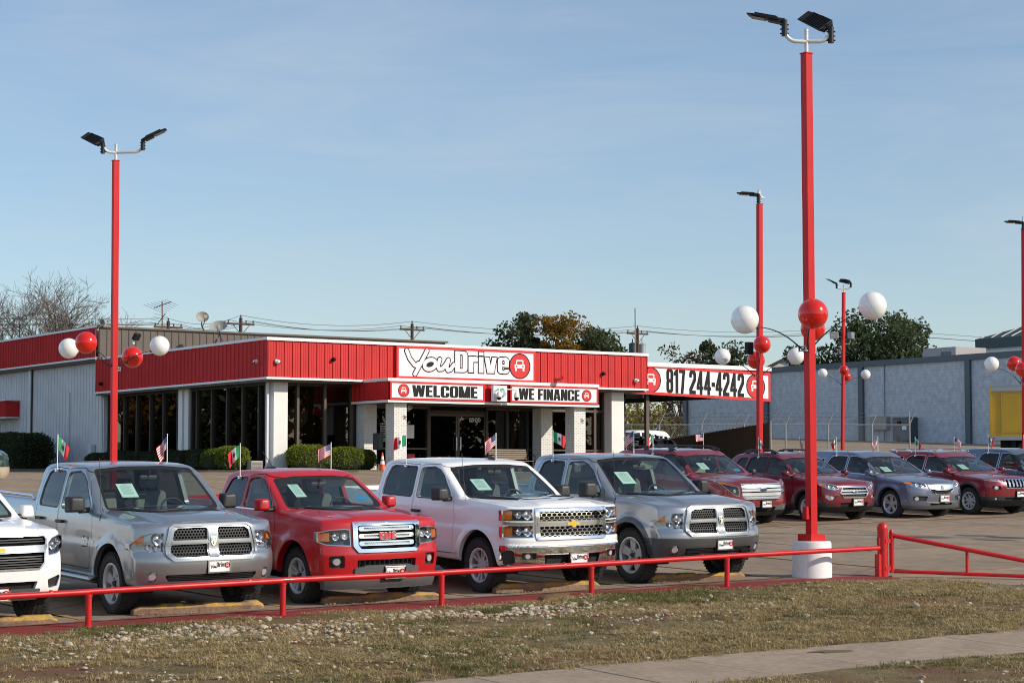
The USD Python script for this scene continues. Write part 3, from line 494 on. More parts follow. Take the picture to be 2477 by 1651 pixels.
# signs
def panel(name, label, o, w, h, rim, parent=None, a=(1, 0, 0), b=(0, 0, 1)):
    s = thing(name, label, 'sign'); M = frame(o, a, b); obj('sign_backing', xf(bx(.02, .02, -.06, w - .02, h - .02, 0), M), 'sign_red', s)
    obj('sign_frame', xf(extr(sbox(0, 0, w, h).difference(sbox(rim, rim, w - rim, h - rim)), .03), M), 'sign_red', s); obj('sign_face', xf(bx(rim, rim, .001, w - rim, h - rim, .015), M), 'plate_white', s); return s, M
def icon(s, M, x, z, r):
    d = Point(x, z).buffer(r, 24); obj('emblem_edge', xf(extr(d.difference(Point(x, z).buffer(r * .91, 24)), .006), xf_off2(M, .015)), 'ink', s); c = affinity.translate(affinity.scale(car_icon(), r * .78, r * .78, origin=(0, 0)), x, z - .03 * r)
    obj('emblem_disc', xf(extr(Point(x, z).buffer(r * .91, 24).difference(c), .005), xf_off2(M, .015)), 'sign_red', s); obj('emblem_car', xf(extr(c, .004), xf_off2(M, .015)), 'plate_white', s)
def xf_off2(M, d): M = M.copy(); M[:3, 3] += M[:3, 2] * d; return M
def letters(s, M, text, x, z, w, h):
    L, W_ = words(text)
    for g in L: obj('letter', xf(extr(affinity.translate(affinity.scale(g, w / W_, h, origin=(0, 0)), x, z), .012), xf_off2(M, .016)), 'ink', s)
s, M = panel('main_sign', 'large white sign with outlined dealer name and round red car emblem', (40.80, 67.90, 6.70), 6.58, 1.29, .10)
pts = lambda L: LineString([(x, 1.29 + z) for x, z in L])
you = [pts([(.46, -.20), (.60, -.50), (.82, -.735)]), pts([(.82, -.735), (.90, -.76), (1.0, -.68)]), pts([(1.39, -.17), (1.10, -.66), (.84, -1.09)]), LineString([(1.53 + .25 * math.cos(t) + .06 * math.sin(t), 1.29 - .70 + .19 * math.sin(t)) for t in np.linspace(.6, .6 + 2 * math.pi, 28)]), pts([(1.98, -.49), (1.89, -.75), (1.95, -.87), (2.08, -.86), (2.25, -.70), (2.38, -.50)]), pts([(2.38, -.50), (2.30, -.78), (2.36, -.90), (2.48, -.87), (2.64, -.68)])]
core = unary_union([l.buffer(.078) for l in you]); Lw, Ww = words('Drive', .06); dr_ = unary_union([affinity.translate(affinity.scale(g, 2.56 / Ww, .82, origin=(0, 0)), 2.70, 1.29 - .955) for g in Lw])
dark = unary_union([core.buffer(.045), Polygon([(x, z) for x, z in you[3].coords]), dr_.buffer(.045, join_style=2)]); obj('letter_outline', xf(extr(dark, .006), xf_off2(M, .015)), 'ink', s)
for g in polys(core): obj('letter', xf(extr(g, .012), xf_off2(M, .015)), 'plate_white', s)
for g in polys(dr_): obj('letter', xf(extr(g, .012), xf_off2(M, .015)), 'plate_white', s)
icon(s, M, 5.80, 1.29 - .635, .52)
s, M = panel('welcome_sign', 'white WELCOME sign with red frame on the entrance canopy', (39.44, 66.10, 5.80), 4.28, .70, .075); letters(s, M, 'WELCOME', .98, .13, 2.95, .44); icon(s, M, .60, .35, .25)
s, M = panel('finance_sign', 'white WE FINANCE sign with red frame on the entrance canopy', (44.92, 66.10, 5.80), 4.28, .70, .075); letters(s, M, 'WE FINANCE', .40, .13, 2.95, .44); icon(s, M, 3.70, .35, .24)
ca, cb = np.array([1.0, 0, -.0225]), np.array([0, 0, 1.0]); s, M = panel('phone_sign', 'long white sign with black phone number 817 244-4242 under the carport roof', (53.8, 69.95, 6.50), 8.0, 1.29, .12, a=ca, b=cb); letters(s, M, '817 244-4242', 1.98, .13, 4.45, 1.05); icon(s, M, 1.12, .64, .56); icon(s, M, 7.12, .64, .56)
# carport
cpt = thing('carport', 'flat carport with dark steel posts beside the dealership', 'carport'); obj('roof_edge', cat(bx(53.3, 69.9, 7.70, 61.85, 70.2, 7.88)), 'white_trim', cpt); obj('roof', bx(53.3, 70.2, 7.45, 61.8, 86, 7.75), 'roof_grey', cpt); obj('drip_panel', bx(53.3, 70.0, 7.55, 61.8, 70.18, 7.70), 'red_metal', cpt)
for v in (71, 74.8, 78.6, 82.4, 85.8): obj('roof_beam', bx(53.3, v, 6.75, 61.75, v + .22, 7.3), 'bronze_frame', cpt)
for v in np.arange(72, 86, 1.9): obj('roof_purlin', bx(53.3, v, 7.3, 61.75, v + .10, 7.45), 'soffit', cpt)
for u in (53.5, 61.5): obj('side_beam', bx(u, 70.2, 6.55, u + .2, 86, 7.0), 'bronze_frame', cpt)
for u, v in ((54.95, 70.3), (61.45, 70.3), (60.0, 78.6), (61.45, 86)): obj('carport_post', bx(u, v, 2.9, u + .16, v + .16, 7.3), 'brown_metal', cpt)
tagp(obj('white_pier', bx(60.4, 84.2, 3.2, 61.3, 84.8, 6.6), 'white_wall'), 'square white pier behind the carport posts', 'pier')
# roof and wall fittings
def sat(loc, rx, rz, yaw, tilt, label):
    d = thing('satellite_dish', label, 'satellite dish', loc, yaw); pr = [(r_, .16 * (r_ / .45) ** 2) for r_ in np.linspace(0, .45, 8)]; m = lathe(pr + [(.455, .165), (.45, .15)] + [(r_, .16 * (r_ / .45) ** 2 - .012) for r_ in np.linspace(.44, 0, 6)], 28)
    d_ = np.array([0, -math.cos(tilt), math.sin(tilt)]); m = xf(m, frame((0, -.02, .55), np.array([rx / .45, 0, 0]), np.cross(d_, [1.0, 0, 0]) * (rx / .45 * .92), d_)); obj('dish', m, 'dish_grey', d, smooth=30)
    obj('dish_arm', cat(tube([(0, .1, .5), (0, .12, .25), (.1, .2, .05), (.12, .2, 0)], .03), tube([(0, 0, .15), (.06, -.35, .30), (.1, -.52, .60)], .018)), 'bronze_frame', d, smooth=True); obj('feed_horn', cat(rbox(.02, -.60, .52, .18, -.48, .68, .02)), 'stone_pale', d, smooth=40)
mat('dish_grey', (.30, .30, .28), .6, var=.15, scale=3)
sat((40.4, 84.35, 9.53), .29, .3, -.35, .45, 'round grey satellite dish on the brown roof edge'); sat((40.35, 82.5, 8.95), .42, .3, -.75, .85, 'wide tilted satellite dish with peeling face in front of the brown roof')
tagp(obj('dish_mast', cat(tube([(40.3, 82.6, 9.05), (40.2, 82.7, 8.7), (39.9, 82.7, 7.8)], .04)), 'bronze_frame'), 'bent dark mast holding the wide satellite dish', 'mast')
an = thing('television_antenna', 'rusty television antenna with thin rods above the brown roof', 'antenna'); obj('mast', cyl((39.85, 87.4, 9.4), (39.82, 87.4, 11.05), .028), 'rust_steel', an)
ab = [cyl((39.5, 87.6, 10.75), (40.2, 87.2, 11.05), .02), cyl((39.65, 87.5, 10.0), (39.95, 87.3, 10.5), .02)]; rods = []
for k in range(7):
    t = k / 6; c = np.array([39.5 + .7 * t, 87.6 - .4 * t, 10.75 + .3 * t]); L = .95 - .35 * t; rods.append(cyl(c + np.array([-.75, -.45, .1]) * L, c + np.array([.75, .45, -.22]) * L, .009, 5))
for k in range(4): c = np.array([39.65 + .08 * k, 87.5, 10.0 + .13 * k]); rods.append(cyl(c + np.array([-.55, -.3, .06]), c + np.array([.4, .25, -.04]), .008, 5))
obj('antenna_boom', cat(ab), 'bronze_frame', an); obj('antenna_rods', cat(rods), 'satin_metal', an)
def horn(name, loc, rz, label, mt): h = thing(name, label, 'loudspeaker', loc, rz); obj('horn', xf(lathe([(.03, 0), (.05, .05), (.08, .14), (.13, .22), (.14, .23), (.125, .225), (.07, .14), (.0, .08)], 20), frame((0, 0, .14), (1, 0, 0), (0, 0, 1))), mt, h, smooth=40); obj('bracket', cat(bx(-.03, -.02, 0, .03, .12, .06), rbox(-.06, .0, .07, .06, .14, .2, .02)), mt, h, smooth=40)
horn('horn_speaker', (35.5, 83.95, 9.53), -.9, 'grey horn loudspeaker on the corner of the upper roof', 'dish_grey'); horn('horn_speaker', (47.1, 66.0, 6.62), .5, 'small red horn loudspeaker on top of the canopy above FINANCE', 'sign_red')
def cam_(loc, rz, label, mt='plate_white'): c = thing('security_camera', label, 'camera', loc, rz); obj('mount', xf(lathe([(0, 0), (.075, 0), (.075, .05), (.05, .07), (0, .07)], 18), frame((0, 0, 0), (1, 0, 0), (0, 0, 1))), mt, c, smooth=40); m = m3.Manifold.sphere(.075, 20).translate((0, -.11, -.02)); obj('camera_body', cat(m), mt, c, smooth=40); obj('lens', xf(lathe([(0, 0), (.045, 0), (.05, -.03)], 16), frame((.03, -.175, -.04), (1, 0, 0), (0, .3, 1))), 'ink', c, smooth=40)
cam_((35.6, 67.97, 7.20), .5, 'white dome camera on the sunlit side of the red fascia corner'); cam_((35.22, 68.75, 7.22), -1.4, 'white dome camera on the shaded side of the red fascia corner'); cam_((52.55, 67.97, 6.95), .3, 'white dome camera with cable near the right end of the red fascia')
def knob(loc, label): tagp(obj('wall_light', xf(lathe([(0, 0), (.07, 0), (.085, .03), (.06, .14), (0, .16)], 16), frame(loc, (1, 0, 0), (0, 0, 1))), 'ink', smooth=40), label, 'wall light')
knob((38.05, 67.97, 7.35), 'black knob light on the red fascia left of the main sign'); knob((50.85, 67.97, 7.18), 'black knob light on the red fascia right of the main sign'); tagp(obj('wall_light', xf(lathe([(0, 0), (.07, 0), (.085, .03), (.06, .14), (0, .16)], 16), frame((35.2, 83.4, 6.95), (0, -1, 0), (0, 0, 1))), 'ink', smooth=40), 'black knob light on the shaded red side fascia', 'wall light')
fl = thing('floodlight', 'black floodlight on a bracket at the shaded roof edge', 'floodlight', (35.2, 80.1, 8.6), .3); obj('lamp_head', cat(rbox(-.16, -.12, .12, .16, .02, .42, .02).rotate((35, 0, 0))), 'ink', fl, smooth=40); obj('bracket', cyl((0, 0, -.1), (0, 0, .2), .05), 'white_trim', fl)
cb_ = thing('camera_box', 'white security box with two dome cameras and a horn between the canopy signs', 'security box', (44.32, 66.02, 6.0)); mat('badge_green', (.02, .32, .14), .5)
obj('box', cat(rbox(-.36, -.18, -.18, .28, .0, .44, .015)), 'plate_white', cb_, smooth=40); obj('badge', xf(cat(extr(Point(0, 0).buffer(.12), .005)), frame((.04, -.182, .22), (1, 0, 0), (0, 0, 1))), 'badge_green', cb_); obj('badge_lettering', xf(meshkit.text_mesh('360', .07, .004, True), frame((-.04, -.188, .19), (.8, 0, 0), (0, 0, 1))), 'plate_white', cb_)
for x in (-.2, .62):
    dm = holder(cb_, 'dome_camera'); obj('dome_shell', mv(lathe([(0, .22), (.05, .22), (.10, .12), (.11, .02), (.105, 0), (0, 0)], 20), x, -.33, -.02), 'plate_white', dm, smooth=40); obj('dome_lens', mv(lathe([(.095, 0), (.09, -.06), (.05, -.11), (0, -.12)], 20), x, -.33, -.02), 'ink', dm, smooth=40); obj('camera_arm', tube([(x * .4, -.1, .30), (x, -.33, .30), (x, -.33, .2)], .03), 'plate_white', dm, smooth=True)
obj('horn', xf(lathe([(.02, 0), (.04, .1), (.10, .22), (.11, .23), (.06, .12), (0, .08)], 18), frame((.14, -.15, .0), (.8, -.5, 0), (.3, .45, .8))), 'plate_white', cb_, smooth=40)
el = thing('emergency_light', 'small twin emergency light under the canopy left of the doors', 'light', (42.0, 69.1, 5.58)); obj('light_box', cat(rbox(-.22, -.12, -.1, .1, 0, .08, .02)), 'dish_grey', el, smooth=40); obj('lamp', xf(lathe([(0, 0), (.09, 0), (.1, .06), (.05, .09)], 16), frame((.06, -.12, .06), (1, 0, 0), (0, 0, 1))), 'plate_white', el, smooth=40)
for u, v, lab in ((40.28, 66.36, 'small dark metal ornament on the left front brick pillar'), (48.62, 66.36, 'small dark metal ornament on the right front brick pillar')): tagp(obj('wall_ornament', cat(*[tube([(u + .05 * math.cos(k * 1.7), v - .012, 5.05 + .03 * k), (u + .09 * math.cos(k * 1.7 + 1), v - .014, 5.07 + .03 * k + .03 * math.sin(k)), (u + .03 * math.sin(k), v - .012, 5.10 + .03 * k)], .007, 5) for k in range(6)]), 'ink'), lab, 'ornament')
# ---------------------------------------------------------------- neighbours, fences, trees, wires
def brickwall(n, l):
    n.update({'bm': ('mapping', {'rotation': (0, -math.pi / 2, -math.pi / 2), 'scale': (1, 1, 1)}), 'bt': ('brick_texture', {'color1': (1, 1, 1), 'color2': (.95, .95, .95), 'mortar': (.84, .84, .84), 'scale': 1.0, 'mortar_size': .012, 'brick_width': .42, 'row_height': .21}), 'cx': ('combine_xyz', {}), 'sp': ('separate_xyz', {}), 'm2': ('mix_color', {'blend_type': 'multiply', 'fac': 1.0})})
    l.remove(('mu.result', 'p.base_color')); l += [('g.position', 'sp.vector'), ('sp.y', 'cx.x'), ('sp.z', 'cx.y'), ('cx.vector', 'bt.vector'), ('bt.color', 'm2.a'), ('mu.result', 'm2.b'), ('m2.result', 'p.base_color')]
ramped('painted_brick', [(.3, (.47, .49, .52)), (.7, (.52, .54, .57))], .3, bump=.1, extra=brickwall)
mat('slate_trim', (.085, .105, .125), .5, .2, var=.06, scale=1); mat('steel_box', (.10, .115, .13), .5, .4, var=.1); mat('beige_box', (.33, .31, .27), .6, var=.06); mat('galvanised', (.30, .31, .31), .5, .6, var=.15); mat('truck_yellow', (.55, .33, .012), .45, 0, .3, var=.10, scale=.8); mat('alu_rail', (.42, .42, .43), .4, .8); mat('brown_slats', (.105, .065, .045), .7, var=.15, scale=4); mat('bark', (.075, .055, .042), .9, var=.3, scale=5, bump=.5, bscale=20); mat('pole_wood', (.085, .05, .03), .9, var=.25, scale=6); mat('wire_dark', (.10, .09, .08), .6); mat('transformer', (.38, .40, .41), .5, .3); mat('transformer_dark', (.05, .055, .06), .5, .3); mat('shingle', (.07, .065, .06), .9); mat('green_roof', (.035, .055, .06), .45, .4); mat('green_rib', (.30, .34, .33), .5, .3); mat('hvac_beige', (.30, .28, .28), .6, .1, var=.06)
W = thing('warehouse', 'long pale painted brick warehouse with slate grey pilasters', 'building'); zt = 10.62
for v0, v1 in ((70, 93.5), (93.5, 103.6), (103.6, 113.4), (113.4, 122.9), (122.9, 123.0)): obj('wall', bx(100, v0, 3.5, 100.4, v1, zt), 'painted_brick', W)
obj('rear_wall', bx(100.4, 122.6, 3.5, 140, 123.0, zt), 'painted_brick', W); obj('roof', bx(100.4, 70, zt - .3, 140, 122.6, zt - .1), 'roof_grey', W); obj('roof_trim', cat(bx(99.85, 69.9, zt, 100.5, 123.1, zt + .38), bx(100.5, 122.5, zt, 140, 123.1, zt + .38)), 'slate_trim', W)
for v in (83.8, 93.65, 103.6, 113.5, 122.9): obj('pilaster', bx(99.8, v - .22, 3.5, 100.0, v + .22, zt), 'slate_trim', W)
obj('wall_conduit', cyl((99.93, 101.35, 6.3), (99.93, 101.35, zt), .025, 6), 'slate_trim', W)
eb = thing('meter_box', 'beige electrical box with a conduit below on the warehouse wall', 'electrical box'); obj('box', cat(rbox(99.6, 100.9, 6.2, 99.98, 102.5, 7.12, .03)), 'beige_box', eb, smooth=40); obj('conduit', cyl((99.8, 101.3, 4.6), (99.8, 101.3, 6.2), .06), 'galvanised', eb)
tf = thing('switch_cabinet', 'dark grey electrical cabinet with a round meter on the warehouse wall', 'electrical cabinet'); obj('cabinet', cat(rbox(99.2, 98.3, 5.4, 99.98, 99.9, 7.0, .03)), 'steel_box', tf, smooth=40); obj('meter', xf(lathe([(0, .1), (.14, .1), (.16, 0)], 18), frame((99.2, 99.25, 6.65), (0, -1, 0), (0, 0, 1))), 'ink', tf, smooth=40); obj('warning_label', bx(99.19, 98.6, 6.15, 99.20, 99.0, 6.4), 'plate_white', tf)
for k, (u, v, lab) in enumerate(((96.8, 100.2, 'rusty bollard left of the grey electrical cabinet'), (98.0, 98.2, 'rusty bollard in front of the grey electrical cabinet'))): tagp(obj('bollard', lathe([(.11, 3.8), (.11, 5.55), (.09, 5.66), (0, 5.7)], 14).apply_translation((u, v, 0)), 'rust_steel', smooth=40), lab, 'bollard')
hv = thing('rooftop_unit', 'large grey air conditioning unit on the warehouse roof', 'air conditioner'); obj('unit_body', cat(rbox(102.9, 97.55, zt + .1, 105.9, 100.6, zt + 1.2, .03)), 'hvac_beige', hv, smooth=40); obj('unit_vent', cat(*[bx(102.88, 98 + .12 * k, zt + .5, 102.9, 98.06 + .12 * k, zt + .9) for k in range(8)]), 'slate_trim', hv); obj('unit_side_box', bx(102.8, 100.6, zt + .1, 103.6, 101.3, zt + .5), 'hvac_beige', hv)
tagp(obj('roof_vent', lathe([(.5, zt), (.5, zt + .55), (.62, zt + .6), (.62, zt + .85), (0, zt + .95)], 18).apply_translation((101.6, 86.3, 0)), 'rust_steel', smooth=40), 'round rusty vent on the warehouse roof by the green roof', 'vent')
GR = thing('green_roofed_building', 'building with dark green ribbed hip roof behind the warehouse', 'building'); c = np.array([120.3, 111.2]); obj('wall', bx(120.3, 85, 8, 150, 111.2, 13.0), 'white_metal', GR); obj('eave', bx(119.9, 84.6, 13.0, 150.4, 111.6, 13.75), 'green_roof', GR)
A_, Bq, Cc, Dd = (119.9, 111.6, 13.75), (119.9, 84.6, 13.75), (132, 98, 18.5), (142, 98, 18.5); obj('roof', TM([A_, Bq, Cc, Dd, (150.4, 111.6, 13.75), (150.4, 84.6, 13.75)], [[0, 2, 1], [0, 4, 3], [0, 3, 2], [1, 2, 3], [1, 3, 5], [4, 5, 3]], process=False), 'green_roof', GR)
for k in range(26):
    v = 111.0 - k * 1.03; t = min(1, abs(v - (111.6 if v > 98.1 else 84.6)) / 13.5); obj('roof_rib', cyl((119.95, v, 13.80), (119.9 + 12.1 * t, v, 13.82 + 4.75 * t), .06, 6), 'green_rib', GR)
hs = thing('gabled_house', 'small house with grey shingle gable roof far behind the warehouse', 'house'); o = np.array([127.0, 142.7]); e1 = np.array([.80, -.6]); e2 = np.array([.6, .8]); Pq = lambda a, b, z: (*(o + e1 * a + e2 * b), z)
obj('wall', TM([Pq(-1.2, 0, 8), Pq(3.8, 0, 8), Pq(3.8, 0, 13.2), Pq(1.3, 0, 14.3), Pq(-1.2, 0, 13.2)], [[0, 1, 2], [0, 2, 4], [4, 2, 3]], process=False), 'white_wall', hs); obj('roof', TM([Pq(-1.7, -.4, 12.95), Pq(1.3, -.4, 14.45), Pq(4.3, -.4, 12.95), Pq(-1.7, 10, 12.95), Pq(1.3, 10, 14.45), Pq(4.3, 10, 12.95), Pq(-1.7, -.4, 12.75), Pq(1.3, -.4, 14.25), Pq(4.3, -.4, 12.75)], [[0, 1, 4], [0, 4, 3], [1, 2, 5], [1, 5, 4], [6, 7, 1], [6, 1, 0], [7, 8, 2], [7, 2, 1]], process=False), 'shingle', hs)
# chain-link fence with barbed wire, seen square on
FZ = 118.0
def vpt(px, Z):
    q = (px - 1238.5) / 4940.0; return np.array([math.sin(YAW) + q * math.cos(YAW), math.cos(YAW) - q * math.sin(YAW)]) * Z
fc = thing('chain_link_fence', 'galvanised chain-link fence with leaning barbed wire arms before the warehouse', 'fence'); ft = 2.78 + (1160 - 1027) * FZ / 4940; fb = ft - 2.0
xs_ = [1500, 1595, 1697, 1799.5, 1900, 2003, 2109, 2199.6]; pts_ = [vpt(x, FZ) for x in xs_]
for k, p_ in enumerate(pts_): obj('fence_post', cyl((*p_, fb - 1), (*p_, ft + (.75 if k == len(pts_) - 1 else .02)), .045), 'galvanised', fc); obj('barb_arm', cyl((*p_, ft), (p_[0] + .30, p_[1] - .15, ft + .72), .03), 'galvanised', fc)
obj('top_rail', cyl((*pts_[0], ft), (*pts_[-1], ft), .032), 'galvanised', fc); dvec = (pts_[-1] - pts_[0]); Lf = np.linalg.norm(dvec); dvec = dvec / Lf
for k in range(3): h_ = ft + .22 + .22 * k; sh_ = (h_ - ft) / .72; obj('barbed_wire', cyl((pts_[0][0] + .3 * sh_, pts_[0][1] - .15 * sh_, h_), (pts_[-1][0] + .3 * sh_, pts_[-1][1] - .15 * sh_, h_), .009, 5), 'wire_dark', fc); obj('barbs', cat(*[bx(*(pts_[0] + dvec * t + np.array([.3, -.15]) * sh_ - .02), h_ - .02, *(pts_[0] + dvec * t + np.array([.3, -.15]) * sh_ + .02), h_ + .025) for t in np.arange(.2, Lf, .45)]), 'wire_dark', fc)
netV, netF = [], []
for k in np.arange(-2.0, Lf, .115):
    for sg in (1, -1):
        a0, a1 = (k, k + 2.0) if sg > 0 else (k + 2.0, k); z0, z1 = fb, ft
        def clipx(a): return min(max(a, 0), Lf)
        t0, t1 = (clipx(a0) - a0) / (a1 - a0), (clipx(a1) - a0) / (a1 - a0)
        if t1 - t0 < .02: continue
        A0 = (*(pts_[0] + dvec * (a0 + (a1 - a0) * t0)), z0 + (z1 - z0) * t0); A1 = (*(pts_[0] + dvec * (a0 + (a1 - a0) * t1)), z0 + (z1 - z0) * t1); b = len(netV); w_ = .004
        netV += [(A0[0], A0[1], A0[2] - w_), (A0[0], A0[1], A0[2] + w_), (A1[0], A1[1], A1[2] + w_), (A1[0], A1[1], A1[2] - w_)]; netF += [[b, b + 1, b + 2], [b, b + 2, b + 3]]
obj('wire_mesh', TM(netV, netF, process=False), 'galvanised', fc)
sf = thing('slatted_fence', 'brown slatted fence panel leaning behind the maroon cars under the carport', 'fence'); A0, A1 = np.array([62.65, 78.4]), np.array([61.7, 69.9]); n_ = 85
for k in range(n_):
    t = (k + .5) / n_; p_ = A0 + (A1 - A0) * t; zt_ = 4.78 + .58 * t; obj('slat', bx(p_[0] - .012, p_[1] - .045, 2.9, p_[0] + .012, p_[1] + .045, zt_ + .02 * math.sin(k * 2.3)), 'brown_slats', sf)
for t in (0, .33, .66, 1): p_ = A0 + (A1 - A0) * t; obj('fence_post', cyl((p_[0] + .06, p_[1], 2.9), (p_[0] + .06, p_[1], 4.85 + .58 * t), .04), 'galvanised', sf); obj('barb_arm', cyl((p_[0] + .06, p_[1], 4.8 + .58 * t), (p_[0] + .35, p_[1] - .2, 5.35 + .58 * t), .025), 'galvanised', sf)
# box truck
bt_ = thing('box_truck', 'yellow box truck parked by the warehouse at the edge of the row', 'truck'); u0, v0, zb_ = 71.1, 65.3, float(gz(71.1, 65.3))
tx_ = lambda m: xf(m, np.vstack([np.hstack([np.array([[.62, .785, 0], [-.785, .62, 0], [0, 0, 1.0]]), np.array([[u0], [v0], [zb_]])]), [0, 0, 0, 1.0]]))
obj('cargo_box', tx_(bx(0, 0, 1.12, 6.2, 2.4, 3.4)), 'truck_yellow', bt_); obj('side_panel', tx_(bx(.55, -.012, 1.30, 6.1, 0, 3.18)), 'truck_yellow', bt_); obj('rail', tx_(cat(bx(-.02, -.03, 3.2, 6.22, 0, 3.42), bx(-.02, -.03, .95, 6.22, 2.43, 1.14), bx(-.02, -.03, 3.40, 6.22, 2.43, 3.44))), 'alu_rail', bt_); obj('corner_post', tx_(cat(bx(-.03, -.035, 1.1, .05, .05, 3.42), bx(.48, -.02, 1.2, .54, 0, 3.2))), 'truck_yellow', bt_)
obj('chassis', tx_(cat(bx(.4, .4, .55, 7.8, 2.0, .95), bx(.9, .1, .35, 1.1, 2.3, .95))), 'dark_cavity', bt_); obj('cab', tx_(cat(rbox(6.4, .15, .6, 8.2, 2.25, 2.5, .15))), 'truck_yellow', bt_, smooth=40)
for x_ in (1.6, 7.2):
    for y_ in (.15, 2.2): obj('wheel', tx_(xf(cat(lathe([(.2, -.12), (.42, -.13), (.45, -.08), (.45, .08), (.42, .13), (.2, .12), (.2, -.12)], 28)), frame((x_, y_, .45), (1, 0, 0), (0, 0, 1)))), 'rubber', bt_, smooth=40)
obj('marker_light', tx_(cat(bx(.08, -.04, 1.0, .18, -.03, 1.08))), 'badge_red', bt_)
# utility poles and wires
up_ = [(64.3, 140, 14.6), (70.3, 140, 15.1), (85.6, 140, 15.3), (108.5, 140, 15.9), (133.2, 140, 16.9)]
labs = ['wooden utility pole just right of the television antenna', 'wooden utility pole right of the satellite dishes', 'wooden utility pole above the red fascia left of the main sign', 'wooden utility pole with two transformers left of the phone number sign', 'wooden utility pole with a bank of grey transformers behind the far red light pole']
for k, ((u, v, z), lab) in enumerate(zip(up_, labs)):
    q = thing('utility_pole', lab, 'utility pole', (u, v, 0), 0, 'utility poles along the back street'); obj('pole', tube([(0, 0, 3), (0, 0, z)], [.17, .13], 10), 'pole_wood', q, smooth=40); obj('crossarm', bx(-1.15, -.06, z - .55, 1.15, .06, z - .40), 'pole_wood', q)
    obj('brace', cat(cyl((0, -.1, z - 1.3), (.75, -.08, z - .5), .03, 6), cyl((0, -.1, z - 1.3), (-.75, -.08, z - .5), .03, 6)), 'wire_dark', q)
    for x_ in (-1.05, .45, 1.05, 0): zz = z if x_ == 0 else z - .40; obj('insulator', mv(lathe([(.03, 0), (.06, .05), (.04, .1), (.07, .16), (.03, .22), (0, .22)], 10), x_, 0, zz), 'transformer_dark', q, smooth=40)
    if k == 3:
        for x_, mt in ((-.55, 'transformer_dark'), (.50, 'transformer')): obj('transformer', mv(lathe([(0, z - 2.5), (.30, z - 2.5), (.32, z - 2.4), (.32, z - 1.45), (.35, z - 1.4), (.2, z - 1.3), (.05, z - 1.25), (.05, z - .95), (0, z - .95)], 16), x_, 0, 0), mt, q, smooth=40)
    if k == 4:
        for j in range(7): obj('transformer', mv(lathe([(0, z - 2.8), (.24, z - 2.8), (.24, z - 1.9), (.08, z - 1.8), (.05, z - 1.4), (0, z - 1.4)], 12), -1.7 + .55 * j, -.3, .1 * (j % 2)), 'transformer', q, smooth=40)
        obj('bank_platform', bx(-2, -.4, z - 2.95, 2, -.2, z - 2.85), 'transformer', q)
    if k: continue
def sag(a, b, s, n=16): t = np.linspace(0, 1, n)[:, None]; p_ = np.array(a) * (1 - t) + np.array(b) * t; p_[:, 2] -= s * 4 * (t * (1 - t))[:, 0]; return tube(p_, .017, 4, cap=False)
ex = [(20, 140, 14.0)] + up_ + [(175, 112, 14.6)]
wl = {-1.05: 'nearest left power line wire strung along the pole crossarms', 0: 'topmost power line wire strung over the pole tops', .45: 'inner right power line wire strung along the pole crossarms', 1.05: 'outer right power line wire strung along the pole crossarms'}
for x_ in (-1.05, 0, .45, 1.05): tagp(obj('power_line', cat(*[sag((a[0] + x_, a[1], a[2] + (.2 if x_ == 0 else -.2)), (b[0] + x_, b[1], b[2] + (.2 if x_ == 0 else -.2)), .55) for a, b in zip(ex[:-1], ex[1:])]), 'wire_dark'), wl[x_], 'wire', 'power lines between the utility poles')
tagp(obj('roof_mast', cyl((97.78, 126.4, 10), (97.73, 126.4, 16.2), .05, 6), 'galvanised'), 'thin metal mast just left of the transformer pole', 'mast')
# trees
def limb(p0, d, L, r, depth, out, rnd, spread, up, nb):
    n = 5; p = [np.array(p0, float)]; dd = np.array(d, float)
    for k in range(n):
        dd = dd + rnd.normal(0, .10, 3) + np.array([0, 0, up]); dd /= np.linalg.norm(dd); p.append(p[-1] + dd * L / n)
    out.append((np.array(p), np.linspace(r, r * .55, n + 1), depth))
    if depth == 0: return
    for k in range(nb):
        t = rnd.uniform(.35, 1.0); i = min(int(t * n), n - 1); q = p[i] + (p[i + 1] - p[i]) * (t * n - i); a = rnd.normal(0, 1, 3); a -= a @ dd * dd; a /= np.linalg.norm(a) + 1e-9; nd = dd * rnd.uniform(.5, .9) + a * spread * rnd.uniform(.7, 1.2); nd /= np.linalg.norm(nd)
        limb(q, nd, L * rnd.uniform(.55, .8), r * .5, depth - 1, out, rnd, spread, up, nb)
def bare_tree(loc, h, seed, label, nb=5, spread=.75, depth=4, lean=(0, 0)):
    rnd = np.random.default_rng(seed); t = thing('bare_tree', label, 'tree', loc); S = []
    limb((0, 0, 0), (0, 0, 1), h * .30, .20, 0, S, rnd, .5, .02, 0); base = S[0][0][-1]
    for k in range(6): a = k * 1.05 + rnd.uniform(0, .5); limb(base - [0, 0, rnd.uniform(0, .6)], (math.cos(a) * .55, math.sin(a) * .55, .8), h * .36, .10, depth, S, rnd, spread, .04, nb)
    lo = [s_ for s_ in S if s_[2] >= 2 or s_ is S[0]]; hi = [s_ for s_ in S if s_[2] < 2 and s_ is not S[0]]
    obj('trunk', cat(*[tube(p, np.maximum(r_, .02), 6) for p, r_, _ in lo]), 'bark', t, smooth=True); obj('crown', cat(*[tube(p[::2] if d_ == 0 else p, np.maximum(r_[::2] if d_ == 0 else r_, .009 + .004 * d_), 3, cap=False) for p, r_, d_ in hi]), 'bark_grey', t); return t
mat('bark_grey', (.14, .115, .095), .9)
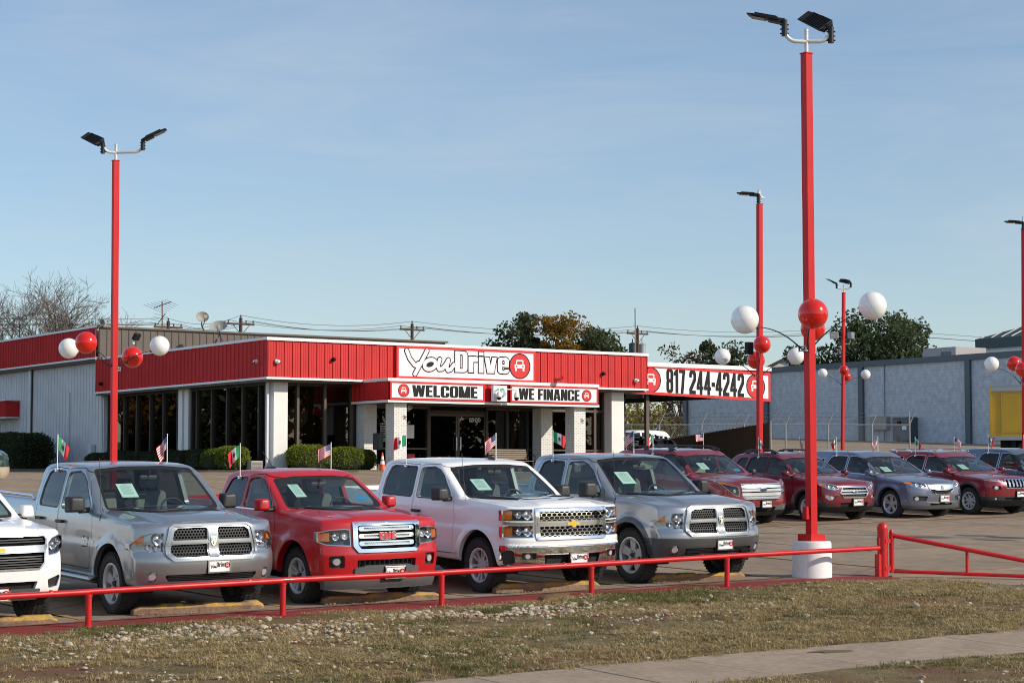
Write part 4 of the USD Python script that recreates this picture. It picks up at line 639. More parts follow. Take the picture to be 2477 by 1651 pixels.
def leaves(P, size, rnd, up=.3):
    n = len(P); a = rnd.normal(0, 1, (n, 3)); a[:, 2] += up; a /= np.linalg.norm(a, axis=1, keepdims=True); b = np.cross(a, rnd.normal(0, 1, (n, 3))); b /= np.linalg.norm(b, axis=1, keepdims=True); c = np.cross(a, b); s_ = size * rnd.uniform(.6, 1.3, (n, 1))
    V = np.stack([P - b * s_, P + c * s_ * .55, P + b * s_, P - c * s_ * .55], 1).reshape(-1, 3); k = np.arange(n)[:, None] * 4; return TM(V, np.vstack([k + [0, 1, 2], k + [0, 2, 3]]), process=False)
def leafy_tree(loc, h, w, seed, mt, label, n=9000, size=.14, blobs=26, base=.35, name='tree', trunk=.22, dense=1.0):
    rnd = np.random.default_rng(seed); t = thing(name, label, 'tree', loc); S = []; C = []
    for k in range(blobs):
        a = rnd.uniform(0, 2 * math.pi); q = math.sqrt(rnd.random()) * .85; z = rnd.uniform(base, .9); q *= math.sqrt(max(.05, 1 - ((z - (base + .15)) / (1.0 - base)) ** 2)); C.append((q * w / 2 * math.cos(a), q * w / 2 * math.sin(a), z * h))
    C = np.array(C); R_ = rnd.uniform(.13, .25, blobs) * w * dense; limbs = [tube(np.array([(0, 0, 0), (.1, 0, h * .2), (0, .1, h * base)]), [trunk, trunk * .8, trunk * .6], 8)]
    for c_ in C: m_ = (np.array([0, 0, h * base * .9]) + c_) / 2 + rnd.normal(0, .2, 3); limbs.append(tube([(0, 0, h * base * rnd.uniform(.6, 1)), m_, c_], [trunk * .35, trunk * .2, .02], 5))
    obj('trunk', cat(*limbs), 'bark', t, smooth=True); k = rnd.integers(0, blobs, n); d = rnd.normal(0, 1, (n, 3)); d /= np.linalg.norm(d, axis=1, keepdims=True); P_ = C[k] + d * (R_[k] * (1 - .55 * rnd.random(n) ** 1.6))[:, None] * [1, 1, .75]
    P_ = P_ + .12 * w * (np.stack([meshkit.noise(P_ * .9, 3 + i) for i in range(3)], 1) - .5); obj('crown', leaves(P_, size, rnd), mt, t); return t
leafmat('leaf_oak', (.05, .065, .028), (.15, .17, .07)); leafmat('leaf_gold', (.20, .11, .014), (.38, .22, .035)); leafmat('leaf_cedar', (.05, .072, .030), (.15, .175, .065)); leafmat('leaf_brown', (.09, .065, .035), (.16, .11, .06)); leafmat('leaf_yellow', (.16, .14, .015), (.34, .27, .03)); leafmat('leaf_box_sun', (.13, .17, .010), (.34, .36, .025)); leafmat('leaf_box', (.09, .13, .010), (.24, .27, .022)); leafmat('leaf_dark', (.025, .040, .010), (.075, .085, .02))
bare_tree((46.5, 119, 3.5), 11.6, 4, 'big bare winter tree behind the red side fascia at far left', nb=5); bare_tree((43.0, 122, 3.5), 9.6, 9, 'smaller bare tree with brown leaves at the left picture edge', nb=4); bare_tree((57.3, 131, 3.5), 10.6, 12, 'thin bare tree tops behind the television antenna', nb=4, depth=3); bare_tree((61.5, 128, 3.5), 9.4, 17, 'thin bare tree right of the television antenna', nb=4, depth=3)
leafy_tree((84.6, 123.5, 3), 12.0, 6.0, 21, 'leaf_oak', 'dark green oak left of the golden tree behind the main sign', n=8200, size=.15, blobs=34, dense=.75); leafy_tree((86.6, 121.5, 3), 12.3, 6.2, 22, 'leaf_gold', 'golden autumn tree between two dark oaks above the main sign', n=12000, size=.13, blobs=38); leafy_tree((86.2, 123.5, 3), 13.6, 4.5, 25, 'leaf_oak', 'tall dark oak top rising behind the golden tree', n=4600, size=.15, blobs=22, dense=.8); leafy_tree((89.0, 120.5, 3), 12.4, 6.4, 23, 'leaf_oak', 'dark green oak right of the golden tree behind the main sign', n=8600, size=.15, blobs=34, dense=.75)
leafy_tree((121.3, 122.5, 3), 14.0, 9.6, 31, 'leaf_cedar', 'broad dense evergreen tree right of the far red light pole', n=16000, size=.19, blobs=34); leafy_tree((116.0, 125.5, 3), 11.4, 6.4, 32, 'leaf_cedar', 'low evergreen tree behind the warehouse roof beside the far red light pole', n=6500, size=.19); leafy_tree((110.3, 130.5, 3), 12.6, 5.5, 33, 'leaf_oak', 'dark evergreen tree behind the phone sign end', n=6000, size=.19); leafy_tree((107.0, 132, 3), 11.6, 5.2, 34, 'leaf_brown', 'brownish thin tree behind the phone number sign', n=2600, size=.15, dense=.9)
leafy_tree((76.5, 101, 2.6), 4.6, 7.0, 41, 'leaf_yellow', 'yellow green leafy tree seen under the carport roof', n=7000, size=.13, base=.3); leafy_tree((84.0, 106, 2.8), 4.6, 4.2, 42, 'leaf_brown', 'orange leaved tree beyond the white pier under the carport', n=3200, size=.13, base=.3)
MT = ('leaf_dark', 'leaf_gold', 'leaf_oak', 'leaf_brown', 'leaf_dark', 'leaf_gold', 'leaf_oak')
LT = ('dark tree nearest the side windows that mirror it', 'golden tree mirrored in the middle side windows', 'oak mirrored in the left side windows', 'brown tree mirrored in the far side window', 'dark far tree mirrored in the side windows', 'smaller golden tree mirrored in the side windows', 'tall oak behind the mirrored golden tree')
LR = ('dark tree across the road mirrored in the corner window', 'golden tree across the road mirrored in the front windows', 'oak across the road mirrored left of the entrance', 'brown tree across the road mirrored in the doors', 'dark tree across the road mirrored right of the doors', 'golden tree across the road mirrored by the right pier', 'tall oak at the far end of the tree row across the road')
for k, (u, v) in enumerate(((15, 110), (20, 117), (9, 117), (25, 124), (2, 126), (15, 130), (7, 138))): leafy_tree((u, v, 2.6), 12.5, 10, 300 + k, MT[k], LT[k], n=4200, size=.34, blobs=28, base=.12)
for k, u in enumerate((58, 66, 74, 82, 90, 98, 106)): leafy_tree((u, -12 + 3 * math.sin(k * 2.1), float(gz(u, -12))), 11.5, 10, 320 + k, MT[(k + 2) % 7], LR[k], n=3600, size=.36, blobs=26, base=.12)
# clipped shrubs and hedges
def shrub(loc, sx, sy, sz, seed, mt, label, n=2600, size=.035, sq=3.2, name='clipped_shrub', cate='shrub'):
    rnd = np.random.default_rng(seed); t = thing(name, label, cate, loc); d = rnd.normal(0, 1, (n, 3)); d[:, 2] = np.where(d[:, 2] < -.55, -d[:, 2], d[:, 2]); d /= (np.abs(d) ** sq).sum(1, keepdims=True) ** (1 / sq)
    P_ = d * (1 - .10 * rnd.random((n, 1)) ** 2 + .05 * rnd.normal(0, 1, (n, 1)) * .6); P_ = P_ * [sx / 2, sy / 2, sz / 2] * (1 + .10 * (meshkit.noise(P_ * 3 + seed, seed)[:, None] - .5)) + [0, 0, sz / 2]; obj('foliage', leaves(P_, size, rnd, .1), mt, t)
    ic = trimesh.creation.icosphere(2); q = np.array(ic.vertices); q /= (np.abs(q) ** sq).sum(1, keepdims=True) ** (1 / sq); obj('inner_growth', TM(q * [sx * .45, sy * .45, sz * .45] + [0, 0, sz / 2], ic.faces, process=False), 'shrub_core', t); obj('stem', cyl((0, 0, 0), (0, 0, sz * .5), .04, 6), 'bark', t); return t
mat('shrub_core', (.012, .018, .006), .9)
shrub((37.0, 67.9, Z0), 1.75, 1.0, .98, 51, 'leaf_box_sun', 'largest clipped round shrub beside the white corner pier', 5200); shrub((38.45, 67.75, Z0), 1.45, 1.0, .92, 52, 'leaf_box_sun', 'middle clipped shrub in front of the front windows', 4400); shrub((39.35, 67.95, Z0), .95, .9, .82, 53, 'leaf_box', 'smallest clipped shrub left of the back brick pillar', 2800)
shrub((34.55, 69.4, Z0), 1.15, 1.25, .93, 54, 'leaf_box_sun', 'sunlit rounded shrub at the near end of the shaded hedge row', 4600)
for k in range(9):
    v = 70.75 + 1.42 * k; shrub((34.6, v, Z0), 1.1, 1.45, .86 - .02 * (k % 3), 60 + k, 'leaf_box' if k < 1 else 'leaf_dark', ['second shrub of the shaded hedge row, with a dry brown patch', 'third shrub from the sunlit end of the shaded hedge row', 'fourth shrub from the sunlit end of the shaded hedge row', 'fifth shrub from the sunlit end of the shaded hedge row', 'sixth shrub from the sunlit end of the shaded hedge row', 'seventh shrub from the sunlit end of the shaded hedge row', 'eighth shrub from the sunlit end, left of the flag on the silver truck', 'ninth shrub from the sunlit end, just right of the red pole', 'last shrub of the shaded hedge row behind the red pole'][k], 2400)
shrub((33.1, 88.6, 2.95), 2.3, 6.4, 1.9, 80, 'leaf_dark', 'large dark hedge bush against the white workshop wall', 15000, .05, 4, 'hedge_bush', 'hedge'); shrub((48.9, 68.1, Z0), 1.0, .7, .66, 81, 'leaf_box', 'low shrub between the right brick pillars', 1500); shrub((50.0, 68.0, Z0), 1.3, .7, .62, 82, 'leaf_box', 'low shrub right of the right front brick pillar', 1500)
# ---------------------------------------------------------------- red light poles and balloon clusters
def redpaint(n, l): pass
mat('pole_red', (.52, .010, .012), .5, 0, .0, spec=.3, var=.06, scale=2.5, bump=.12, bscale=35, bdist=.003); mat('pipe_white', (.60, .60, .58), .45, .1, .2, var=.12, scale=9); mat('led_black', (.018, .018, .020), .45, .3); mat('base_white', (.76, .76, .75), .75, var=.05, scale=6, bump=.3, bscale=40); mat('balloon_red', (.62, .010, .004), .18, 0, .6, subsurface_weight=.05); mat('balloon_white', (.80, .80, .78), .18, 0, .6)
rv = np.array([math.cos(YAW), -math.sin(YAW), 0]); fv = np.array([math.sin(YAW), math.cos(YAW), 0])
def led_head(par, p, d, pitch, roll):
    """lamp head: p socket, d horizontal direction, raised by pitch, rolled"""
    d = np.array(d, float) / np.linalg.norm(d); a = d * math.cos(pitch) + np.array([0, 0, math.sin(pitch)]); b = np.cross([0, 0, 1.0], d); c = np.cross(a, b); b, c = b * math.cos(roll) + c * math.sin(roll), c * math.cos(roll) - b * math.sin(roll); M = frame(p, a, b, c)
    h = holder(par, 'lamp_head'); hull = lambda pts, r: m3.Manifold.batch_hull([m3.Manifold.sphere(r, 8).translate(q) for q in pts])
    slab = hull([(.10, y, z) for y in (-.14, .14) for z in (-.012, .022)] + [(.60, y, 0) for y in (-.125, .125)] + [(.30, y, .022) for y in (-.14, .14)], .008); box_ = hull([(.06, y, z) for y in (-.10, .10) for z in (-.045, .02)] + [(.26, y, -.04) for y in (-.10, .10)], .008)
    obj('lamp_body', xf(cat(slab, box_), M), 'led_black', h, smooth=35); obj('cooling_fins', xf(cat(*[bx(.12, y - .004, .022, .48, y + .004, .042) for y in np.arange(-.12, .13, .03)]), M), 'led_black', h); obj('led_panel', xf(bx(.30, -.11, -.036, .55, .11, -.030), M), 'led_grey', h)
    obj('socket', cat(cyl(p, np.array(p) + a * .10, .045, 10), cyl(np.array(p) - [0, 0, .24], np.array(p) + [0, 0, .02], .048, 12), *[cyl(np.array(p) + [0, 0, z] - rv * .07, np.array(p) + [0, 0, z] + rv * .07, .012, 6) for z in (-.20, -.13, -.06)]), 'led_black', h, smooth=40)
def light_pole(loc, ztop, label, heads, yoke=None, lean=(0, 0), base=None, w=.132, hgt=.62):
    t = thing('light_pole', label, 'light pole', group='red steel light poles of the lot'); u, v = loc; z0 = float(gz(u, v)); top = np.array([u + lean[0], v + lean[1], ztop]); k = w / 2
    zb = z0 if base is None else z0 + base
    c = [(-k, -k), (k, -k), (k, k), (-k, k)]; V = [(u + a, v + b, zb) for a, b in c] + [(top[0] + a, top[1] + b, ztop) for a, b in c]; obj('pole', meshkit_tri(V, np.array([[0, 1, 5, 4], [1, 2, 6, 5], [2, 3, 7, 6], [3, 0, 4, 7], [4, 5, 6, 7], [3, 2, 1, 0]])), 'pole_red', t)
    obj('pole_cap', bx(top[0] - k - .012, top[1] - k - .012, ztop, top[0] + k + .012, top[1] + k + .012, ztop + .018), 'pole_red', t)
    if base is None: obj('base_plate', bx(u - .2, v - .2, z0 + .01, u + .2, v + .2, z0 + .05), 'pole_red', t)
    if heads:
        obj('centre_pipe', cat(lathe([(.034, ztop + .01), (.034, ztop + .36), (.037, ztop + .36), (.037, ztop + .40), (0, ztop + .41)], 14).apply_translation((top[0], top[1], 0))), 'pipe_white', t, smooth=40)
        for (end, d, pitch, roll) in heads:
            e = np.array(end, float); q = top + [0, 0, .20]; corner = np.array([e[0], e[1], q[2]]); dirn = corner - q; L = np.linalg.norm(dirn); dirn /= L; R_ = .19
            pts = [q, q + dirn * (L - R_)] + [corner - dirn * R_ * (1 - math.sin(a)) + np.array([0, 0, R_ * (1 - math.cos(a))]) for a in np.linspace(.2, math.pi / 2, 7)] + [e - [0, 0, .1]]
            obj('yoke_arm', tube(pts, .033, 10), 'pipe_white', t, smooth=True); led_head(t, e, d, pitch, roll)
    return t, top
def cluster(label, centre, balls, w=.132):
    t = thing('balloon_cluster', label, 'balloons', group='balloon clusters clamped to the light poles'); c = np.array(centre, float); k = w / 2 + .012
    obj('clamp', cat(bx(c[0] - k, c[1] - k, c[2] - .045, c[0] + k, c[1] + k, c[2] - .025), bx(c[0] - k, c[1] - k, c[2] + .02, c[0] + k, c[1] + k, c[2] + .04), *[cyl((c[0] + sx * k, c[1] + sy * k, c[2] - .05), (c[0] + sx * k, c[1] + sy * k, c[2] + .05), .014, 6) for sx in (-1, 1) for sy in (-1, 1)]), 'galvanised', t)
    for p, mt, r_ in balls:
        p = np.array(p, float); dh = p - c; dh[2] = 0; dh /= np.linalg.norm(dh) + 1e-9; s0 = c + dh * .085; dn = (p - s0) * [1, 1, .35]; dn /= np.linalg.norm(dn); neck = p - (dn * .8 + np.array([0, 0, .35])) / np.linalg.norm(dn * .8 + np.array([0, 0, .35])) * r_
        m_ = s0 + (neck - s0) * .45 + np.array([0, 0, .10 + .1 * np.linalg.norm(neck - s0)]); tt = np.linspace(0, 1, 12)[:, None]; cur = (1 - tt) ** 2 * s0 + 2 * tt * (1 - tt) * m_ + tt ** 2 * neck
        obj('rod', tube(cur, np.linspace(.014, .007, 12), 6), 'black_plastic', t, smooth=True); b = holder(t, 'balloon'); sp = trimesh.creation.uv_sphere(1.0, count=[20, 36]); q = np.array(sp.vertices) * [r_, r_, r_ * 1.015] + p; obj('shell', TM(q, sp.faces, process=False), mt, b, smooth=True)
        obj('valve', cyl(neck - (p - neck) * .12, neck + (p - neck) * .08, .028, 10), 'black_plastic', b, smooth=40); obj('seam', mv(lathe([(r_ * 1.0008, -.002), (r_ * 1.002, 0), (r_ * 1.0008, .002)], 36), *p), mt, b, smooth=True)
R_, Wh = 'balloon_red', 'balloon_white'
n_, nt = light_pole((22.39, 24.38), 9.56, 'tallest nearest red light pole on a white round concrete base', [((21.71, 24.16, 10.08), -rv + fv * .3, .24, .0), ((22.33, 23.75, 9.97), -rv + fv * .9, .50, -.75)], lean=(-.36, -.38), base=.56)
obj('pole_shoe', bx(22.39 - .155, 24.38 - .155, float(gz(22.39, 24.38)) + .56, 22.39 + .155, 24.38 + .155, float(gz(22.39, 24.38)) + .69), 'pole_red', n_); zb0 = float(gz(22.39, 24.38)); obj('concrete_base', lathe([(.315, zb0 - .05), (.318, zb0 + .28), (.308, zb0 + .55), (.29, zb0 + .575), (0, zb0 + .58)], 40).apply_translation((22.39, 24.38, 0)), 'base_white', n_, smooth=35); obj('outlet_box', cat(rbox(22.39 - .19 + .03, 24.38 - .06, 2.15, 22.39 - .085 + .03, 24.38 + .04, 2.36, .008)), 'pole_red', n_, smooth=40)
cluster('largest cluster with two red and two white balloons on the nearest pole', (22.20, 24.26, 4.87), [((21.36, 24.77, 5.33), Wh, .225), (np.array([22.17, 24.22, 5.39]) - fv * .75 + [0, 0, -.03], R_, .235), (np.array([22.36, 24.11, 5.24]) + fv * .75, R_, .20), ((23.04, 23.61, 5.55), Wh, .225)])
light_pole((19.3, 44.95), 10.26, 'red light pole with two lamps standing behind the first silver truck', [((18.83, 44.74, 10.66), -rv + fv * .5, .42, -.7), ((19.60, 44.20, 10.74), rv, .44, 0)], lean=(-.18, -.30))
cluster('cluster of two red and two white balloons on the pole behind the first silver truck', (19.28, 44.87, 5.38), [((18.35, 45.46, 5.86), Wh, .237), (np.array([18.82, 45.13, 5.94]) - fv * .8, R_, .25), (np.array([19.50, 44.69, 5.69]) + fv * .6, R_, .25), ((20.11, 44.25, 5.92), Wh, .232)])
light_pole((37.78, 43.24), 10.45, 'red light pole with one lamp in front of the phone number sign', [((37.57, 42.94, 10.72), -rv + fv * .2, .10, 0)], lean=(-.18, -.30)); tagp(obj('junction_box', cat(rbox(37.45, 43.30, 6.28, 37.66, 43.45, 6.62, .01)), 'ink', smooth=40), 'black box fixed to the red pole between its balloons', 'junction box')
cluster('balloon cluster in front of the phone number sign end', (37.72, 43.20, 5.66), [((36.88, 43.72, 6.21), Wh, .225), (np.array([37.71, 43.14, 6.50]) - fv * .7, R_, .24), (np.array([37.72, 43.15, 6.15]) + fv * .7, R_, .25), ((38.57, 42.57, 6.22), Wh, .235)])
f_, ft_ = light_pole((71.0, 75.0), 12.09, 'farthest red light pole before the white warehouse wall', [((70.57, 74.83, 12.55), -rv + fv * .3, .45, 0), ((71.15, 74.43, 12.60), -rv + fv * .5, .25, -.7)], lean=(-.12, -.34))
for sg, lab in ((-1, 'grey square flood lamp on the left of the farthest pole'), (1, 'grey flood lamp on the right of the farthest pole')):
    q = np.array([70.93, 74.83, 9.55]) ; fl = holder(f_, 'flood_lamp'); obj('bracket', tube([q, q + rv * .35 * sg, q + rv * .40 * sg + [0, 0, .25]], .03), 'galvanised', fl, smooth=True); m = rbox(-.2, -.12, -.17, .2, .12, .17, .02).rotate((0, 0, math.degrees(-YAW) + (0 if sg < 0 else 60))).translate(tuple(q + rv * .42 * sg + [0, 0, .42])); obj('lamp_box', cat(m), 'galvanised', fl, smooth=40)
cluster('smallest balloon cluster before the white warehouse wall', (71.0, 74.94, 7.52), [((70.16, 75.47, 8.09), Wh, .235), (np.array([70.94, 74.93, 8.20]) - fv * .7, R_, .24), (np.array([71.22, 74.76, 7.95]) + fv * .6, R_, .235), ((71.94, 74.27, 8.03), Wh, .24)])
off_, offt = light_pole((36.5, 24.3), 9.6, 'red light pole standing right of the picture by the swing gate', [((36.0, 24.7, 10.1), -rv, .2, 0), ((36.9, 24.0, 10.1), rv, .2, 0)], lean=(-.1, -.1))
cluster('balloon cluster right of the picture whose shadow falls on the lot', (36.45, 24.25, 5.1), [((35.6, 24.8, 5.6), Wh, .24), ((36.1, 23.5, 5.5), R_, .24), ((36.9, 24.9, 5.5), R_, .24), ((37.2, 23.7, 5.7), Wh, .24)])
light_pole((51.62, 45.96), 11.01, 'red light pole cut by the right picture edge', [((51.36, 45.62, 11.2), -rv + fv * .2, .08, 0)], lean=(-.18, -.30))
cluster('balloon cluster on the pole at the right picture edge', (51.55, 45.90, 5.93), [((50.66, 46.44, 6.57), Wh, .237), (np.array([51.37, 45.97, 6.35]) - fv * .7, R_, .245), (np.array([51.40, 45.92, 6.62]) + fv * .7, R_, .245), ((52.4, 45.3, 6.4), Wh, .237)])
# ---------------------------------------------------------------- vehicles: curved bodies from height tables, cut into panels
def pch(tab):
    t = np.array(sorted(tab), float); xs = np.linspace(t[0, 0], t[-1, 0], 600); ys = PchipInterpolator(t[:, 0], t[:, 1])(xs)
    return lambda q: np.interp(q, xs, ys)
def smax(a, b, k):
    h = np.clip(.5 + .5 * (a - b) / k, 0, 1); return b + (a - b) * h + k * h * (1 - h)
def smin(a, b, k): return -smax(-a, -b, k)
def nets(V, o, h):
    """surface nets on the grid V (negative inside)"""
    nx, ny, nz = V.shape; s = V < 0
    acc = np.zeros((nx - 1, ny - 1, nz - 1, 3)); cnt = np.zeros((nx - 1, ny - 1, nz - 1))
    cr = []
    for ax in range(3):
        a = [slice(None)] * 3; b = [slice(None)] * 3; a[ax] = slice(0, -1); b[ax] = slice(1, None)
        va, vb = V[tuple(a)], V[tuple(b)]; c = (va < 0) != (vb < 0); cr.append(c)
        i = np.argwhere(c); t = (va / (va - vb + 1e-30))[c]; p = i.astype(float); p[:, ax] += t
        o1, o2 = [k for k in range(3) if k != ax]
        for d1 in (0, 1):
            for d2 in (0, 1):
                j = i.copy(); j[:, o1] -= d1; j[:, o2] -= d2
                ok = (j >= 0).all(1) & (j < np.array(acc.shape[:3])).all(1)
                np.add.at(acc, tuple(j[ok].T), p[ok]); np.add.at(cnt, tuple(j[ok].T), 1)
    idx = -np.ones(cnt.shape, int); m = cnt > 0; idx[m] = np.arange(m.sum())
    verts = acc[m] / cnt[m][:, None] * h + o
    F = []
    for ax in range(3):
        i = np.argwhere(cr[ax]); o1, o2 = (ax + 1) % 3, (ax + 2) % 3
        q = []
        for d1, d2 in ((1, 1), (0, 1), (0, 0), (1, 0)):
            j = i.copy(); j[:, o1] -= d1; j[:, o2] -= d2; q.append(idx[tuple(j.T)])
        q = np.stack(q, 1); flip = ~s[tuple(i.T)]; q[flip] = q[flip][:, ::-1]; F.append(q)
    F = np.vstack(F); f = np.vstack([F[:, [0, 1, 2]], F[:, [0, 2, 3]]])
    return verts, f
def grad(f, P, e=.003):
    g = np.stack([f(P + d) - f(P - d) for d in np.eye(3) * e], -1) / (2 * e); return g
def field_solid(f, lo, hi, h):
    xs = np.arange(lo[0], hi[0] + h, h); zs = np.arange(lo[2], hi[2] + h, h); n = int(hi[1] / h) + 1
    yp = (np.arange(n) + .5) * h
    X, Y, Z = np.meshgrid(xs, yp, zs, indexing='ij'); V = f(np.stack([X, Y, Z], -1)); V = np.concatenate([V[:, ::-1], V], 1)
    V[np.abs(V) < 1e-6] = 1e-6
    v, t = nets(V, np.array([xs[0], -yp[-1], zs[0]]), h)
    for _ in range(3):
        g = grad(f, v); d = f(v)[:, None] * g / np.maximum((g * g).sum(-1, keepdims=True), .2)
        n_ = np.linalg.norm(d, axis=1, keepdims=True); v = v - d * np.minimum(1, .4 * h / np.maximum(n_, 1e-9))
    return v, t
def to_man(v, f):
    m = m3.Manifold(m3.Mesh(np.asarray(v, np.float32), np.asarray(f, np.uint32)))
    if m.status() != m3.Error.NoError: print('not manifold', m.status())
    return m
def tri(m): mm = m.to_mesh(); return np.array(mm.vert_properties[:, :3], float), np.array(mm.tri_verts, int)
def outer(f, v, t, tol=.006):
    c = v[t].mean(1); nf = np.cross(v[t[:, 1]] - v[t[:, 0]], v[t[:, 2]] - v[t[:, 0]]); nf /= np.linalg.norm(nf, axis=1, keepdims=True) + 1e-15
    g = grad(f, c); g /= np.linalg.norm(g, axis=1, keepdims=True) + 1e-12
    return (np.abs(f(c)) < tol) & ((g * nf).sum(1) > .5)
def mesh_n(name, v, f, n, mt, parent):
    m = usdkit.mesh(stage, path_of(parent) + '/' + numbered(path_of(parent), name), trimesh.Trimesh(v, f, process=False), '/World/Looks/' + mt)
    m.CreateNormalsAttr(Vt.Vec3fArray.FromNumpy(n.astype(np.float32))); m.SetNormalsInterpolation('vertex'); return m.GetPrim()
def cs(poly, h):
    P = [p for p in polys(poly)]; out = m3.Manifold()
    r = []
    for p in P:
        p = shapely.geometry.polygon.orient(p); r.append(np.array(p.exterior.coords)[:-1]); r += [np.array(q.coords)[:-1] for q in p.interiors]
    return m3.Manifold.extrude(m3.CrossSection(r, m3.FillRule.EvenOdd), h)
def rpoly(pts, r=.03):
    """polygon with rounded corners"""
    p = Polygon(pts); p = p if p.is_valid else p.buffer(0); return p.buffer(-r, quad_segs=4).buffer(r, quad_segs=4)
RX = np.array([[0, 0, 1.], [1, 0, 0], [0, 1, 0]])        # (y, z, depth) -> (depth, y, z)
RS = np.array([[1., 0, 0], [0, 0, -1], [0, 1, 0]])       # (x, z, d) -> (x, -d, z)
def M34(R, t=(0, 0, 0)): return np.hstack([np.asarray(R, float), np.array(t, float)[:, None]])
class Car:
    def __init__(s, name, label, cat, p, group='cars and trucks parked in rows for sale', h=.03):
        s.p = p; s.root = thing(name, label, cat, group=group); s.h = h
        plan, side, top, crown, front, rear, bot = (pch(p[k]) for k in ('plan', 'side', 'top', 'crown', 'front', 'rear', 'bot'))
        fa, fb, fp = p['fcur']; G = p['gh']
        ws, roof, grear, tum = (pch(G[k]) for k in ('ws', 'roof', 'rear', 'tum'))
        R, xs = p['R'], p['axles']; fl, flr = p.get('flare', (.03, .12)); AR = p['arch']
        bulge = p.get('bulge'); extra = p.get('extra'); zb = p.get('zc', R)
        gplan = pch(G['plan'])
        def body(P):
            x, y, z = P[..., 0], np.abs(P[..., 1]), P[..., 2]
            w0 = plan(x); w = w0 - side(z)
            for xa in xs:
                r = np.hypot(x - xa, z - zb); w = w + fl * np.exp(-np.clip((r - AR) / flr, 0, 9) ** 2) * np.clip((1.35 - z) / .3, 0, 1)
            if extra: w = w + extra(x, y, z)
            t = top(x) - crown(x) * (y / w0) ** 2
            if bulge: t = t + bulge(x, y)
            a = y - w; b = (z - t) * .97; c = (x - front(z) + fa * y ** 2 + fb * y ** fp) * .9; d = rear(z) - x; e = bot(x) - z
            return smax(smax(smax(smax(a, b, p.get('ks', .06) * .68), c, p.get('kf', .06) * .7), d, .05), e, .04)
        def green(P, floor, k=.05):
            x, y, z = P[..., 0], np.abs(P[..., 1]), P[..., 2]
            c = (x - ws(z) + G['wscur'] * y ** 2) * G.get('wsn', .6)
            b = z - roof(x) + G['rcrown'] * y ** 2
            a = (y - gplan(x) + tum(z)) * .95; d = (grear(z) + G.get('rcur', .05) * y ** 2 - x) * G.get('rn', .95)
            return smax(smax(smax(smax(a, b, G.get('kr', .09)), c, k), d, k), floor - z, .02)
        s.body = body; s.green = green; s.front = lambda y, z: front(z) - fa * np.abs(y) ** 2 - fb * np.abs(y) ** fp
        s.f = lambda P: smin(body(P), green(P, G['z0']), G.get('kj', .02))
        s.cav = lambda P: smax(green(P, .55) + .055, P[..., 0] - G['xdash'], .02)
        lo = (min(r for _, r in p['rear']) - .12, 0, min(b for _, b in p['bot']) - .1); hi = (max(x for _, x in p['front']) + .1, max(w for _, w in p['plan']) + .22, max(z for _, z in G['roof']) + .1)
        s.lo, s.hi = lo, hi
        s.solid = to_man(*field_solid(s.f, lo, hi, h))
        s.cuts = []; s.parts = []; s.glass = []
        for xa in xs:
            ww = p['W'] + .11; c = m3.Manifold.cylinder(.6, AR, AR, 48)
            c = c.transform(M34(RS, (xa, -(p['track'] / 2 - p['W'] / 2 - .12), zb))); c = c + m3.Manifold.cube((2 * AR, .6, zb - .1)).translate((xa - AR, -(p['track'] / 2 - p['W'] / 2 - .12) - .6, .05))
            s.cuts += [c, c.mirror((0, 1, 0))]
    # --- prisms
    def side(s, poly, both=False, y0=.35, y1=1.3):
        m = cs(poly, y1 - y0).transform(M34(RS, (0, -y0, 0))); return m + m.mirror((0, 1, 0)) if both else m
    def topp(s, poly, z0, z1): return cs(poly, z1 - z0).translate((0, 0, z0))
    def frontp(s, poly, d0, d1, both=True, ref=.06):
        m = cs(poly, d1 - d0).refine_to_length(ref).transform(M34(RX, (d0, 0, 0)))
        def wp(v):
            v = np.array(v, float); v[:, 0] += s.front(v[:, 1], v[:, 2]); return v
        m = m.warp_batch(wp); return m + m.mirror((0, 1, 0)) if both else m
    def surf(s, A, B, axis, sign=1):
        """coordinate of the outer skin along an axis; A, B the other two coordinates"""
        A, B = np.broadcast_arrays(np.asarray(A, float), np.asarray(B, float)); n = A.shape
        hi = np.full(n, 1.6 if axis == 0 else (1.4 if axis == 1 else 2.2)); lo = np.full(n, -2.2 if axis == 0 else .3)
        def P(t):
            q = [None] * 3; q[axis] = t * sign if axis == 1 else t; o = [k for k in range(3) if k != axis]; q[o[0]], q[o[1]] = A, B; return np.stack(q, -1)
        N = 90 if axis == 0 else 40; ts = np.linspace(0, 1, N); prev = hi.copy(); found = np.zeros(n, bool); a = hi.copy(); b = lo.copy()
        for t in ts:
            c = hi + (lo - hi) * t; ins = s.f(P(c)) < 0; new = ins & ~found; a = np.where(new, prev, a); b = np.where(new, c, b); found |= ins; prev = c
        for _ in range(14):
            m = (a + b) / 2; ins = s.f(P(m)) < 0; b = np.where(ins, m, b); a = np.where(ins, a, m)
        r = (a + b) / 2
        return np.where(found, r, np.nan) * (sign if axis == 1 else 1)
    def onfront(s, m, off=0.0, ref=.05):
        """flat mesh in (y, z, depth) laid on the front skin"""
        if isinstance(m, m3.Manifold): m = m.refine_to_length(ref)
        v, f, _ = meshkit.arrays(m); x = s.surf(v[:, 0], v[:, 1], 0); x = np.where(np.isnan(x), s.front(v[:, 0], v[:, 1]), x)
        return trimesh.Trimesh(np.stack([x + off + v[:, 2], v[:, 0], v[:, 1]], 1), f, process=False)
